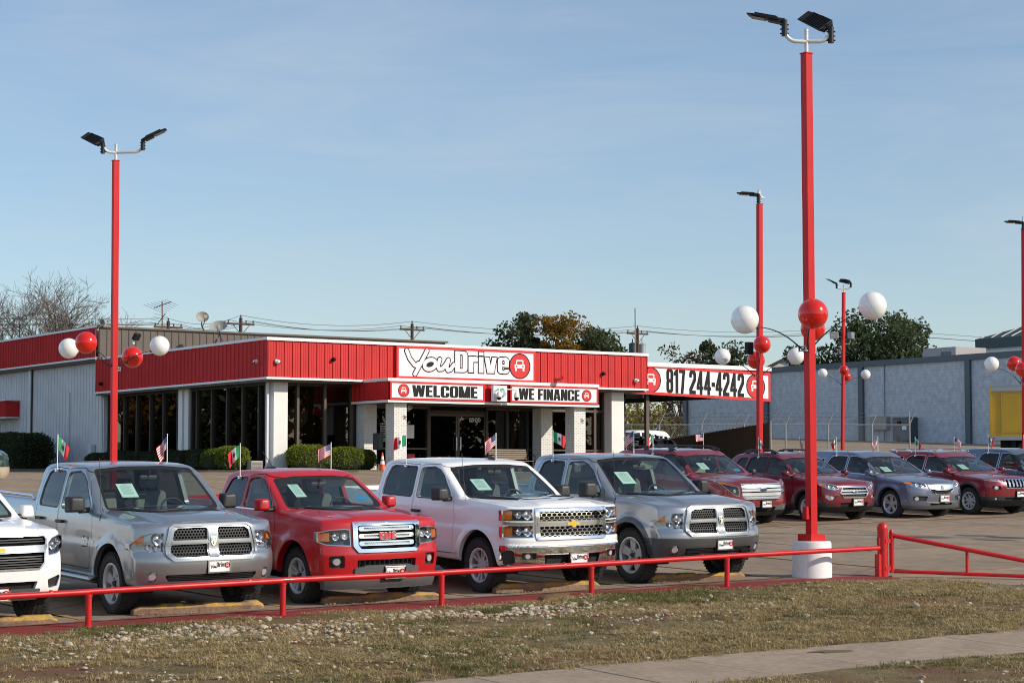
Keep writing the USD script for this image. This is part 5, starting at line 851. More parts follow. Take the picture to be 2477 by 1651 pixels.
    def onfan(s, m, off=0.0, ref=.05):
        """the same on the smooth front table (for things bridging recesses)"""
        if isinstance(m, m3.Manifold): m = m.refine_to_length(ref)
        v, f, _ = meshkit.arrays(m); return trimesh.Trimesh(np.stack([s.front(v[:, 0], v[:, 1]) + off + v[:, 2], v[:, 0], v[:, 1]], 1), f, process=False)
    def onside(s, m, off=0.0):
        v, f, _ = meshkit.arrays(m); y = s.surf(v[:, 0], v[:, 1], 1, -1)
        return trimesh.Trimesh(np.stack([v[:, 0], y - off - v[:, 2], v[:, 1]], 1), f, process=False)
    def emit(s, name, m, mt, parent=None, label=None):
        v, t = tri(m)
        if len(t) == 0: return None
        o = outer(s.f, v, t); ov = np.unique(t[o]); g = grad(s.f, v[ov]); g /= np.linalg.norm(g, axis=1, keepdims=True) + 1e-12
        mp = np.zeros(len(v), int); mp[ov] = np.arange(len(ov)); tc = t[~o]; vv = v[tc].reshape(-1, 3)
        fn = np.cross(vv[1::3] - vv[0::3], vv[2::3] - vv[0::3]); fn /= np.linalg.norm(fn, axis=1, keepdims=True) + 1e-15
        V = np.vstack([v[ov], vv]); T = np.vstack([mp[t[o]], np.arange(len(vv)).reshape(-1, 3) + len(ov)]); N = np.vstack([g, np.repeat(fn, 3, 0)])
        q = mesh_n(name, V, T, N, mt, parent or s.root); tagp(q, label); return q
    def sheet(s, prism, off, f=None, solid=None):
        v, t = tri((solid or s.solid) ^ prism); f = f or s.f
        if len(t) == 0: return None
        t = t[outer(f, v, t)]; ov = np.unique(t); mp = np.zeros(len(v), int); mp[ov] = np.arange(len(ov)); g = grad(f, v[ov]); g /= np.linalg.norm(g, axis=1, keepdims=True) + 1e-12
        return v[ov] + g * off, mp[t], g
    def esheet(s, name, prism, off, mt, parent=None, label=None):
        r = s.sheet(prism, off)
        if r is None or len(r[1]) == 0: return None
        if name == 'window_seal':
            fc = r[1][np.abs(r[2][r[1]].mean(1)[:, 1]) > .72]
            if len(fc) == 0: return None
            uq, inv = np.unique(fc, return_inverse=True); r = (r[0][uq], inv.reshape(-1, 3), r[2][uq])
        return tagp(mesh_n(name, *r, mt, parent or s.root), label)
    # --- standard features
    def window(s, poly, mt, seal=.018, both=True, name='side_window', smat='black_plastic'):
        pr = s.side(poly); L = [pr, pr.mirror((0, 1, 0))]
        ringp = s.side(poly.buffer(seal, quad_segs=3).difference(poly)) if seal else None
        for k, q in enumerate(L):
            s.cuts.append(q); w = s.esheet(name, q, -.012, mt)
            if ringp is not None and w is not None and k == 0: s.esheet('window_seal', ringp, .0015, smat, w)
    def windshield(s, poly, mt='windshield_glass', border=.035):
        m = cs(poly, 2.2).transform(M34(RX, (-1.9, 0, 0))); inner = cs(poly.buffer(-border), 2.2).transform(M34(RX, (-1.9, 0, 0)))
        x0 = s.p['gh'].get('wsback', -1.75); keep = man(x0, -2, .5, 1, 2, 2.5); m, inner = m ^ keep, inner ^ keep
        s.cuts.append(m); w = s.esheet('windshield', inner, -.006, mt); s.esheet('windshield_border', m - inner, -.006, 'dark_cavity', w)
    def backlight(s, poly, x1, mt='privacy_glass'):
        m = cs(poly, 3.0).transform(M34(RX, (x1 - 3.0, 0, 0))); s.cuts.append(m); s.esheet('rear_window', m, -.012, mt)
    def finish(s, paint, doors=(), hood=None, regions=(), liner='dash_black', seats=True, seat='seat_cloth', gap=.0045, flagcut=None):
        p = s.p; G = p['gh']
        cv = to_man(*field_solid(s.cav, (s.lo[0], 0, .5), s.hi, .06))
        winds = list(s.cuts)
        cutall = m3.Manifold.batch_boolean([cv] + s.cuts, m3.OpType.Add)
        core = s.solid - cutall
        # the dark lining of the cabin
        lin = cv - m3.Manifold.batch_boolean(winds, m3.OpType.Add) if winds else cv
        v, t = tri(lin); o = outer(s.cav, v, t, .02); 
        obj('cabin_lining', trimesh.Trimesh(v - grad(s.cav, v) * .004, t[o], process=False), liner, s.root, smooth=True)
        taken = []
        for name, prm, mt in regions:
            s.emit(name, core ^ prm, mt); taken.append(prm)
        if taken: core = core - m3.Manifold.batch_boolean(taken, m3.OpType.Add)
        gaps = []
        for nm, poly, hp in doors:
            a, b = s.side(poly.buffer(-gap)), s.side(poly.buffer(gap))
            for k in (0, 1):
                if k: a, b = a.mirror((0, 1, 0)), b.mirror((0, 1, 0))
                d = s.emit(nm, core ^ a, paint); gaps.append(b)
                if hp and k == 0: s.handle(hp, d)
        if hood is not None:
            s.emit('hood', core ^ s.topp(hood.buffer(-gap), G['z0'] - .25, 1.7), paint); gaps.append(s.topp(hood.buffer(gap), G['z0'] - .25, 1.7))
        if gaps: core = core - m3.Manifold.batch_boolean(gaps, m3.OpType.Add)
        s.emit('body', core, paint)
        s.wheels(); 
        if seats: s.interior(seat)
    def handle(s, hp, door):
        x, z, mt, w = hp
        y = float(s.surf(x, z, 1, -1))
        h = rbox(x - w / 2, y - .055, z - .022, x + w / 2, y - .03, z + .022, .012)
        st = [rbox(x + q * w * .4 - .018, y - .045, z - .018, x + q * w * .4 + .018, y + .02, z + .018, .008) for q in (-1, 1)]
        obj('handle', cat(h, *st), mt, door, smooth=40)
    def wheels(s):
        p = s.p; ty, rim, lug, disc = wheel_meshes(p['R'], p['rim'], p['W'], p['wheel'], p.get('lugs', True))
        for xa in p['axles']:
            for sy in (-1, 1):
                w = holder(s.root, 'wheel'); M = frame((xa, sy * p['track'] / 2, p['R'] - .006), (1, 0, 0), (0, 0, 1.0) if sy < 0 else (0, 0, -1.0))
                obj('tyre', xf(ty, M), 'rubber', w, smooth=35); obj('rim', xf(rim, M), p.get('rimmat', 'alloy'), w, smooth=35)
                obj('hub_cap', xf(lug, M), 'black_plastic' if p.get('darkhub', True) else 'alloy', w, smooth=30); obj('brake_disc', xf(disc, M), 'brake_steel', w, smooth=40)
                AR, zb = p['arch'], p.get('zc', p['R']); yi, yo = p['track'] / 2 - p['W'] / 2 - .115, p['track'] / 2 + p['W'] / 2 - .03
                a = np.linspace(-.25, math.pi + .25, 28); L = []
                prof = [(yi, AR - .004), (yo, AR - .004), (yo, AR - .02), (yi, AR - .02)]
                V = np.array([[xa + r * math.cos(t), sy * y, zb + r * math.sin(t)] for t in a for y, r in prof]); n = 4
                F = [[i * 4 + j, i * 4 + (j + 1) % 4, (i + 1) * 4 + (j + 1) % 4, (i + 1) * 4 + j] for i in range(len(a) - 1) for j in range(4)]
                wall = xf(extr(Polygon([(r_ * math.cos(t), r_ * math.sin(t)) for t in a for r_ in (AR - .01,)]), .01), np.array([[1, 0, 0, xa], [0, 0, 1, sy * yi if sy > 0 else -yi - .01], [0, 1, 0, zb], [0, 0, 0, 1.0]]))
                obj('wheel_liner', cat(meshkit_tri(V, np.array(F)), wall), 'dark_cavity', s.root)
        b = p['bot']; ax = cat(*[cyl((xa, -p['track'] / 2 + .1, p['R']), (xa, p['track'] / 2 - .1, p['R']), .05) for xa in p['axles']], bx(p['axles'][1] + .3, -.45, .24, p['axles'][0] - .35, .45, .42))
        obj('underbody', ax, 'dark_cavity', s.root)
    def interior(s, seat):
        p = s.p; G = p['gh']; sx, sz = G['seat']; wy = .38
        for y in (-wy, wy):
            h = holder(s.root, 'front_seat')
            b = rbox(sx - .22, y - .25, sz, sx + .25, y + .25, sz + .16, .06)
            k = rbox(-.07, -.25, 0, .07, .25, .62, .06).rotate((0, -14, 0)).translate((sx - .2, y, sz + .1))
            hd = rbox(-.05, -.13, 0, .05, .13, .19, .045).rotate((0, -10, 0)).translate((sx - .365, y, sz + .74))
            obj('seat', cat(b), seat, h, smooth=50); obj('backrest', cat(k), seat, h, smooth=50); obj('headrest', cat(hd, cyl((sx - .36, y - .05, sz + .68), (sx - .36, y - .05, sz + .78), .008), cyl((sx - .36, y + .05, sz + .68), (sx - .36, y + .05, sz + .78), .008)), seat, h, smooth=50)
        if G.get('rearseat'):
            rx = G['rearseat']; parts = [rbox(rx - .2, -.62, sz, rx + .28, .62, sz + .16, .06), rbox(-.07, -.62, 0, .07, .62, .6, .06).rotate((0, -12, 0)).translate((rx - .15, 0, sz + .1))]
            parts += [rbox(rx - .36, y - .12, sz + .66, rx - .27, y + .12, sz + .84, .04) for y in (-.4, .4)]
            obj('rear_seat', cat(parts), seat, s.root, smooth=50)
        dx, dz = G['dash']
        d = rbox(dx - .28, -.68, dz - .3, dx + .22, .68, dz, .07); pod = rbox(dx - .26, .20, dz - .04, dx - .02, .58, dz + .065, .04)
        obj('dashboard', cat(d, pod), 'dash_black', s.root, smooth=50)
        a = np.linspace(0, 2 * math.pi, 25); c = np.array([dx - .40, .38, dz + .03]); e1 = np.array([0, 1.0, 0]); e2 = np.array([-.42, 0, .91])
        r = tube([c + .185 * (math.cos(t) * e1 + math.sin(t) * e2) for t in a], .016, 8, cap=False); hubm = rbox(c[0] - .03, c[1] - .08, c[2] - .06, c[0] + .1, c[1] + .08, c[2] + .05, .03)
        sp = [tube([c, c + .18 * (math.cos(t) * e1 + math.sin(t) * e2)], .014, 6) for t in (0.1, math.pi - .1, -math.pi / 2)]
        obj('steering_wheel', cat(r, hubm, *sp), 'dash_black', s.root, smooth=40)
        mx, mz = G['mirror']
        obj('rear_view_mirror', cat(rbox(mx - .02, -.13, mz - .035, mx + .02, .13, mz + .035, .018), cyl((mx, 0, mz), (mx + .06, 0, mz + .09), .012)), 'dash_black', s.root, smooth=40)
        for k, y in enumerate((-.38, .38)):
            if G.get('visor') and k == 1:
                vx, vz = G['visor']; obj('sun_visor', rbox(-.01, -.2, -.09, .01, .2, .09, .009).rotate((0, 38, 0)).translate((vx, y, vz)), 'sun_visor', s.root, smooth=40)
    def mirrors(s, x, z, w, hgt, mt, arm='black_plastic', dep=.15, y=None, twin=False):
        for sy in (-1, 1):
            y0 = abs(float(s.surf(x, z - .05, 1, -1))) if y is None else y
            h = holder(s.root, 'door_mirror'); ya, yb = y0 + .07, y0 + .07 + w
            m = m3.Manifold.batch_hull([m3.Manifold.sphere(r, 12).translate((xx, yy, zz)) for xx, yy, zz, r in ((x + dep * .35, ya + .04, z - hgt / 2 + .05, .04), (x + dep * .35, yb - .06, z - hgt / 2 + .05, .04), (x + dep * .3, yb - .07, z + hgt / 2 - .05, .045), (x + dep * .3, ya + .05, z + hgt / 2 - .05, .045), (x - dep * .4, ya + .03, z - hgt / 2 + .03, .025), (x - dep * .4, yb - .03, z - hgt / 2 + .03, .025), (x - dep * .4, yb - .03, z + hgt / 2 - .03, .025), (x - dep * .4, ya + .03, z + hgt / 2 - .03, .025))])
            a = m3.Manifold.batch_hull([m3.Manifold.sphere(.03, 10).translate(q) for q in ((x + .02, y0 - .05, z - hgt * .3), (x + .05, y0 - .05, z - hgt * .36), (x, ya + .06, z - hgt * .32), (x + .03, ya + .06, z - hgt * .4))])
            g = bx(x - dep * .4 - .028, ya + .025, z - hgt / 2 + .025, x - dep * .4 - .020, yb - .025, z + hgt / 2 - .025)
            if sy < 0: m, a, g = m.mirror((0, 1, 0)), a.mirror((0, 1, 0)), bx(x - dep * .4 - .028, -yb + .025, z - hgt / 2 + .025, x - dep * .4 - .020, -ya - .025, z + hgt / 2 - .025)
            obj('mirror_housing', cat(m), mt, h, smooth=50); obj('mirror_arm', cat(a), arm, h, smooth=50); obj('mirror_glass', g, 'chrome', h)
    def plate(s, z, y=0.0, tilt=0.0, frame_mat='black_plastic', off=.02, scale=1.0):
        x = float(np.nanmax(s.surf(np.array([y - .14, y, y + .14]), np.full(3, z), 0))) + off; w, hh = .305 * scale, .152 * scale
        P = holder(s.root, 'licence_plate'); Mx = frame((x, y, z), (0, 1, 0), (0, 0, 1))
        obj('plate_holder', xf(cat(rbox(-w / 2 - .018, -hh / 2 - .018, -.05, w / 2 + .018, hh / 2 + .018, -.004, .01)), Mx), 'dark_cavity', P, smooth=40)
        obj('plate_panel', xf(cat(rbox(-w / 2, -hh / 2, -.006, w / 2, hh / 2, .001, .003)), Mx), 'plate_white', P)
        fr = sbox(-w / 2 - .012, -hh / 2 - .012, w / 2 + .012, hh / 2 + .012).difference(sbox(-w / 2 + .008, -hh / 2 + .008, w / 2 - .008, hh / 2 - .008))
        obj('plate_frame', xf(extr(fr, .008), Mx), frame_mat, P)
        sc = .085 * scale; Y, o, u = you_script(); ink = unary_union([l.buffer(.085) for l in Y + o + u]); k = .62
        L = affinity.translate(affinity.scale(ink, sc * k, sc * k, origin=(0, 0)), -w * .44, -.035 * scale); ws_, wid = words('Drive')
        D_ = affinity.translate(affinity.scale(unary_union(ws_), sc * .66, sc * .72, origin=(0, 0)), -w * .44 + 1.78 * sc * k, -.012 * scale)
        obj('plate_letters', xf(extr(unary_union([L, D_]), .0016), xf_off(Mx, .001)), 'ink', P)
        cx = w * .36; disc = Point(cx, .01 * scale).buffer(.038 * scale); car = affinity.translate(affinity.scale(car_icon(), .034 * scale, .034 * scale, origin=(0, 0)), cx, .006 * scale)
        obj('plate_emblem', xf(extr(disc.difference(car), .0016), xf_off(Mx, .001)), 'badge_red', P)
    def wipers(s, pts):
        for a, b in pts:
            o = []
            for q in (a, b): o.append(np.array(q, float))
            P = np.linspace(o[0], o[1], 9); x = s.surf(P[:, 0], P[:, 1], 0); x = np.where(np.isnan(x), np.nanmean(x), x)
            obj('wiper', tube(np.stack([x + .012, P[:, 0], P[:, 1]], 1), .011, 6), 'black_plastic', s.root, smooth=True)
    def done(s, front_axle, rot=-math.pi / 2, dz=0):
        u, v = front_axle; place(UsdGeom.Xform(s.root), (u, v, float(gz(u, v)) + dz), rot, True); return s
def xf_off(M, d): M = M.copy(); M[:3, 3] += M[:3, 2] * d; return M
def wheel_meshes(R, r, W, style, lugs=True):
    """axis z, outer face at +z"""
    w = W / 2
    ty = [lathe([(r - .012, -w * .8), (r + .012, -w * .92), (r + (R - r) * .45, -w * 1.0), (R - .035, -w * .96), (R - .012, -w * .80), (R, -w * .62), (R, w * .62), (R - .012, w * .80), (R - .035, w * .96), (r + (R - r) * .45, w * 1.0), (r + .012, w * .92), (r - .012, w * .8)], 56)]
    if lugs:
        n = 44
        for k in range(n):
            a = 2 * math.pi * k / n
            for sgn in (-1, 1):
                b = bx(R - .03, -.016, sgn * w * .52 - .02, R + .007, .016, sgn * w * .52 + .045 * (1 if sgn > 0 else .2)); b2 = bx(R - .05, -.013, sgn * w * .93 - .008, R - .016, .013, sgn * w * .93 + .010)
                ty += [rotz(b, a + (.07 if sgn > 0 else 0)), rotz(b2, a + (.07 if sgn > 0 else 0))]
            ty.append(rotz(bx(R - .02, -.02, -.03, R + .006, .02, .03), a + .035))
    ri = r - .004; barrel = lathe([(ri, -w * .8), (ri - .012, w * .3), (ri - .02, w * .62), (ri + .004, w * .86), (ri + .004, w * .92), (ri - .014, w * .93), (ri - .032, w * .74), (ri - .03, w * .3), (ri - .02, -w * .8)], 56)
    def sp(a, w0, w1, r0, r1):
        p = Polygon([(r0, -w0), (r1, -w1), (r1, w1), (r0, w0)]); return affinity.rotate(p, math.degrees(a), origin=(0, 0))
    C = Point(0, 0); S = [C.buffer(.082, 24)]
    if style == 'five_wide': S += [sp(2 * math.pi * k / 5 + .3, .055, .072, .04, ri - .01) for k in range(5)]
    if style == 'twin_five': S += [sp(2 * math.pi * k / 5 + .3 + d, .020, .026, .04, ri - .01) for k in range(5) for d in (-.17, .17)]
    if style == 'twin_six': S += [sp(2 * math.pi * k / 6 + .3 + d, .018, .020, .05, ri - .01) for k in range(6) for d in (-.2, .2)] + [C.buffer(.10, 24)]
    if style == 'ten': S += [sp(2 * math.pi * k / 5 + .3 + d, .016, .02, .05, ri - .01) for k in range(5) for d in (-.30, .30)] + [sp(2 * math.pi * k / 5 + .3, .014, .02, .05, ri * .6) for k in range(5)]
    g = unary_union(S).union(C.buffer(ri - .005, 32).difference(C.buffer(ri - .028, 32))).difference(C.buffer(.03, 16))
    m = cs(g, .035).refine_to_length(.045)
    def dish(v):
        v = np.array(v, float); q = np.hypot(v[:, 0], v[:, 1]) / ri; v[:, 2] += w * .72 - .045 * np.clip(1 - q, 0, 1) ** .8 - .035 + .012 * np.cos(q * 3); return v
    m = m.warp_batch(dish)
    hub = cat(lathe([(0, w * .66), (.036, w * .66), (.038, w * .62), (.038, w * .4)], 20), *[mv(lathe([(0, w * .60), (.010, w * .60), (.011, w * .35)], 8), .062 * math.cos(t), .062 * math.sin(t)) for t in np.arange(5) * 2 * math.pi / 5 + .6])
    disc = cat(lathe([(.0, w * .12), (.165, w * .12), (.165, w * .02), (0, w * .02)], 28), lathe([(0, -w * .1), (ri - .02, -w * .1)], 24))
    return cat(ty), cat(barrel, m), hub, disc
def hexmesh(poly, a, bar, aspect=1.0):
    """honeycomb lattice cut to poly: cell pitch a, bar thickness"""
    x0, y0, x1, y1 = poly.bounds; H = []; b = a * .5774
    r = (a - bar) / 2 / math.cos(math.pi / 6)
    hx = np.array([(math.cos(t), math.sin(t)) for t in np.arange(6) * math.pi / 3 + math.pi / 6]) * r
    ny = int((y1 - y0) / (b * 1.5 * aspect)) + 2; nx = int((x1 - x0) / a) + 2
    for j in range(-1, ny):
        for i in range(-1, nx):
            c = (x0 + (i + (j % 2) * .5) * a, y0 + j * b * 1.5 * aspect); H.append(Polygon([(c[0] + p[0], c[1] + p[1] * aspect) for p in hx]))
    return poly.difference(unary_union(H))
def mir(p): return affinity.scale(p, -1, 1, origin=(0, 0))
def head_lamp(s, poly, dep=.07, house='satin_metal', lens='lens_glass', bulbs=(), ambers=(), frame_mat=None, label=None):
    """recessed lamp: housing behind a clear lens, bulbs at (y, z, r), amber blocks"""
    pr = s.frontp(poly, -dep, .4, both=False)
    for k, m in enumerate((pr, pr.mirror((0, 1, 0)))):
        s.cuts.append(m); sg = 1 if k == 0 else -1
        L = holder(s.root, 'headlight')
        v, f, _ = meshkit.arrays(cs(poly.buffer(-.002), .004).refine_to_length(.05)); x = s.front(v[:, 0], v[:, 1]) - dep + .003 + v[:, 2]
        def put(mm): return mm if sg > 0 else xf(mm, np.diag([1, -1, 1.0]))
        obj('reflector', put(trimesh.Trimesh(np.stack([x, v[:, 0], v[:, 1]], 1), f, process=False)), house, L)
        w = poly.exterior; ringm = cs(poly.difference(poly.buffer(-.012)), dep - .012).refine_to_length(.06); v, f, _ = meshkit.arrays(ringm)
        obj('lamp_frame', put(trimesh.Trimesh(np.stack([s.front(v[:, 0], v[:, 1]) - dep + .005 + v[:, 2], v[:, 0], v[:, 1]], 1), f, process=False)), frame_mat or house, L)
        for (y, z, r, mt) in bulbs:
            xx = float(s.front(np.array(y), np.array(z))) - dep; b = lathe([(0, dep * .55), (r * .5, dep * .5), (r * .8, dep * .35), (r * .84, dep * .62), (r, dep * .66), (r, .006)], 20)
            obj('lamp_bulb', put(xf(b, frame((xx, y, z), (0, 1, 0), (0, 0, 1)))), mt, L, smooth=40)
        for pa in ambers:
            pa = pa.intersection(poly.buffer(-.006)); a = cs(pa, dep * .6).refine_to_length(.05); v, f, _ = meshkit.arrays(a)
            obj('turn_signal', put(trimesh.Trimesh(np.stack([s.front(v[:, 0], v[:, 1]) - dep + .005 + v[:, 2], v[:, 0], v[:, 1]], 1), f, process=False)), 'amber', L)
        s.esheet('lens', m, -.004, lens, L)
def ram_head(v):
    """a small horned shield"""
    sh = Polygon([(-.9, .95), (.9, .95), (1, .1), (.45, -.9), (0, -1.2), (-.45, -.9), (-1, .1)]).buffer(.08)
    horn = unary_union([Point(sx * .48, .32).buffer(.42).difference(Point(sx * .48, .30).buffer(.20)) for sx in (-1, 1)] + [Polygon([(-.3, .7), (.3, .7), (.2, -.5), (0, -.85), (-.2, -.5)])])
    return sh, horn
SIDE_TRUCK = [(.30, .12), (.40, .05), (.50, .012), (.64, .0), (.84, -.004), (.94, .012), (1.06, .010), (1.20, .02), (1.30, .045), (1.46, .10)]
def ram_truck(name, label, loc, outdoor=False):
    R = .405 if not outdoor else .42; dz = 0 if not outdoor else .02
    def bulge(x, y):
        k = np.clip((.95 - x) / .35, 0, 1) * np.clip((x + .75) / .4, 0, 1)
        return .040 * k / (1 + np.exp((y - .56) / .020)) - .012 * k * np.exp(-((y - .66) / .05) ** 2)
    p = dict(plan=[(1.1, .985), (.7, 1.0), (0, 1.0), (-1, .995), (-3, .995), (-4.8, .985)], side=SIDE_TRUCK,
             top=[(1.0, 1.13), (.93, 1.19), (.84, 1.225), (.65, 1.255), (.2, 1.295), (-.3, 1.335), (-.6, 1.345), (-1.0, 1.32), (-2.75, 1.315), (-2.95, 1.38), (-4.85, 1.38)],
             crown=[(1.0, .06), (.3, .055), (-.5, .05), (-.9, .0), (-5, 0)],
             front=[(.30, .80), (.40, .88), (.48, .945), (.60, .99), (.71, 1.0), (.78, .99), (.825, .958), (.85, .945), (1.0, .935), (1.14, .915), (1.21, .88), (1.3, .80)], fcur=(.085, .20, 5),
             rear=[(.4, -4.75), (1.4, -4.8)], bot=[(-4.9, .47), (-3, .45), (-.6, .43), (.5, .41), (1.1, .39)],
             R=R, rim=.268 if not outdoor else .28, W=.265, track=1.74, axles=(0, -3.57), arch=.505, flare=(.035 if not outdoor else .055, .10), wheel='five_wide', zc=.42,
             bulge=bulge, ks=.055, kf=.06,
             gh=dict(ws=[(1.15, -.29), (1.31, -.46), (1.56, -.80), (1.84, -1.20), (2.1, -1.6)], wscur=.15, roof=[(-.8, 1.78), (-1.1, 1.855), (-1.35, 1.895), (-1.8, 1.922), (-2.4, 1.918), (-2.9, 1.87)], rcrown=.05,
                     rear=[(1.1, -2.95), (1.95, -2.82)], tum=[(.5, .08), (1.0, .03), (1.28, .012), (1.50, .06), (1.70, .115), (1.85, .165), (2.05, .25)], plan=[(-.3, .93), (-1, .965), (-2, .97), (-3, .955)], z0=1.16, xdash=-.38,
                     seat=(-1.55, .80), rearseat=-2.5, dash=(-.66, 1.23), mirror=(-1.08, 1.72), visor=(-1.33, 1.74) if outdoor else None, wsback=-1.72))
    s = Car(name, label, 'pickup truck', p)
    crew = outdoor
    zb = 1.305
    # windows
    fw = rpoly([(-.78, zb), (-1.80, zb), (-1.82, 1.775), (-1.48, 1.80), (-1.30, 1.755), (-1.14, 1.66)], .05)
    rw = rpoly([(-1.94, zb), (-2.64, zb + .01), (-2.62, 1.55), (-2.54, 1.75), (-2.42, 1.79), (-1.95, 1.785)], .05)
    s.window(fw, 'side_glass'); s.window(rw, 'privacy_glass')
    s.windshield(rpoly([(-.83, 1.315), (.83, 1.315), (.715, 1.835), (.3, 1.872), (-.3, 1.872), (-.715, 1.835)], .05))
    s.backlight(rpoly([(-.6, 1.38), (.6, 1.38), (.54, 1.77), (-.54, 1.77)], .05), -2.6)
    s.cuts.append(man(-4.72, -.78, .95, -2.98, .78, 1.7))
    # headlights
    hl = rpoly([(.645, .842), (.635, 1.10), (.80, 1.10), (.91, 1.06), (1.03, .95), (1.03, .88), (.96, .838)], .02)
    head_lamp(s, hl, .10, 'satin_metal', bulbs=((.715, 1.01, .07, 'chrome'), (.72, .895, .045, 'chrome'), (.82, .91, .04, 'chrome')), ambers=(Polygon([(.885, .97), (1.1, .93), (1.1, 1.2), (.865, 1.2)]),), frame_mat='black_plastic' if False else 'satin_metal')
    # grille: surround with a cross and four honeycomb openings
    out = rpoly([(-.56, .735), (.56, .735), (.645, .81), (.65, .92), (.59, 1.165), (.52, 1.205), (-.52, 1.205), (-.59, 1.165), (-.65, .92), (-.645, .81)], .04)
    ops = []
    for sx in (1, -1):
        ops.append(rpoly([(.075, 1.0), (.55, .995), (.525, 1.11), (.47, 1.15), (.075, 1.155)], .022)); ops.append(rpoly([(.085, .785), (.51, .785), (.58, .84), (.57, .94), (.075, .945)], .025))
    ops[2:] = [mir(o) for o in ops[2:]]
    hole = unary_union(ops)
    G = holder(s.root, 'grille'); s.cuts.append(s.frontp(out.buffer(-.012), -.11, .5, both=False))
    def bev(poly, d0, d1): return s.onfan(cs(poly, d1 - d0).translate((0, 0, d0)), 0, .045)
    obj('grille_surround', bev(out.difference(hole.buffer(.0)), -.09, .020), 'silver_paint', G, smooth=30)
    obj('grille_rim', bev(out.buffer(.0).difference(out.buffer(-.035)), .018, .034), 'silver_paint', G, smooth=30)
    obj('grille_crossbar', bev(unary_union([sbox(-.066, .78, .066, 1.165), sbox(-.56, .955, .56, .985)]).intersection(out.buffer(-.04)), .016, .03), 'silver_paint', G, smooth=30)
    for o in ops: obj('grille_mesh', bev(hexmesh(o.buffer(.004), .042, .012), -.04, -.012), 'black_plastic', G)
    obj('grille_back', s.onfan(cs(out.buffer(-.014), .01).translate((0, 0, -.105)), 0, .08), 'dark_cavity', G)
    sh, hn = ram_head(0); T = lambda g: affinity.translate(affinity.scale(g, .043, .055, origin=(0, 0)), 0, .985)
    obj('emblem', cat(s.onfan(extr(T(sh), .012), .03), s.onfan(extr(T(hn), .012), .042)), 'chrome', G, smooth=30)
    # bumper intakes
    lo = rpoly([(-.60, .475), (.60, .475), (.66, .56), (-.66, .56)], .02); s.cuts.append(s.frontp(lo, -.06, .4, both=False))
    obj('lower_intake', s.onfan(cs(lo, .01).translate((0, 0, -.058)), 0, .08), 'dark_cavity', s.root)
    for k in range(3): obj('intake_slat', s.onfan(cs(rpoly([(-.60, .49 + .022 * k), (.60, .49 + .022 * k), (.61, .502 + .022 * k), (-.61, .502 + .022 * k)], .003), .04).translate((0, 0, -.055)), 0, .08), 'black_plastic', s.root)
    for sg in (1, -1):
        fg = rpoly([(.745, .465), (.835, .465), (.85, .60), (.755, .61)], .03); fg = fg if sg > 0 else mir(fg); s.cuts.append(s.frontp(fg, -.05, .4, both=False))
        F = holder(s.root, 'fog_light'); obj('fog_housing', s.onfan(cs(fg, .008).translate((0, 0, -.048)), 0, .06), 'satin_metal', F); c = (.796 * sg, .535)
        obj('fog_lamp', s.onfan(extr(Point(c).buffer(.042), .03), -.03), 'lamp_glow', F); s.esheet('fog_lens', s.frontp(fg, -.05, .4, both=False), -.006, 'lens_glass', F)
    s.wipers([((-.70, 1.325), (-.02, 1.35)), ((.0, 1.335), (.66, 1.35))])
    regions = []
    if outdoor:
        lowr = s.frontp(rpoly([(-1.3, .2), (1.3, .2), (1.3, .715), (.56, .705), (-.56, .705), (-1.3, .715)], .005), -.75, .5, both=False) ^ man(.40, -2, 0, 2, 2, 2)
        regions.append(('bumper_cover', lowr, 'charcoal_paint'))
        for xa in (0, -3.57):
            q = Point(xa, .42).buffer(.59, 32).difference(Point(xa, .42).buffer(.30)).intersection(sbox(xa - .6, .44, xa + .6, 1.2)); pr = s.side(q, y0=.7)
            regions += [('fender_flare', pr, 'charcoal_paint'), ('fender_flare', pr.mirror((0, 1, 0)), 'charcoal_paint')]
    dr = rpoly([(-.74, .54), (-1.88, .54), (-1.88, 1.76), (-1.84, 1.83), (-1.40, 1.855), (-1.20, 1.79), (-.74, 1.36), (-.66, 1.10)], .04)
    rd = rpoly([(-1.90, .54), (-2.55, .54), (-2.68, .84), (-2.72, 1.36), (-2.68, 1.66), (-2.58, 1.81), (-2.42, 1.84), (-1.905, 1.83)], .04)
    hood = rpoly([(.845, -.40), (.845, .40), (.76, .58), (.62, .73), (-.40, .90), (-.62, .86), (-.72, .4), (-.75, 0), (-.72, -.4), (-.62, -.86), (-.40, -.90), (.62, -.73), (.76, -.58)], .03)
    pm = 'silver_paint' if not outdoor else 'silver_paint_warm'
    hz = 1.12
    s.finish(pm, [('front_door', dr, (-1.74, hz, 'black_plastic', .21)), ('rear_door', rd, (-2.50, hz + .01, 'black_plastic', .20))], hood, regions)
    s.mirrors(-.90, 1.385, .24 if not outdoor else .26, .22 if not outdoor else .24, 'black_plastic')
    s.plate(.655 if not outdoor else .60, 0.07, off=.012, frame_mat='chrome' if not outdoor else 'black_plastic')
    # badges, mouldings, antenna, running boards
    def text(t, hgt, x, z, mt, bold=True, sx=1.0):
        m = meshkit.text_mesh(t, hgt, .006, bold); v = np.array(m.vertices); v[:, 0] = x - v[:, 0] * 0 + v[:, 0] * sx; v[:, 1] += z
        return obj('lettering', s.onside(trimesh.Trimesh(v, m.faces, process=False), .003), mt, s.root)
    text('RAM', .062, -.98, .905, 'chrome'); text('1500', .055, -.98, .825, 'chrome'); text('HEMI', .040, -.72, .88, 'chrome', sx=.8) if not outdoor else None
    a0 = (-.42, -float(abs(s.surf(-.42, 1.20, 1, -1))) + .02, 1.22)
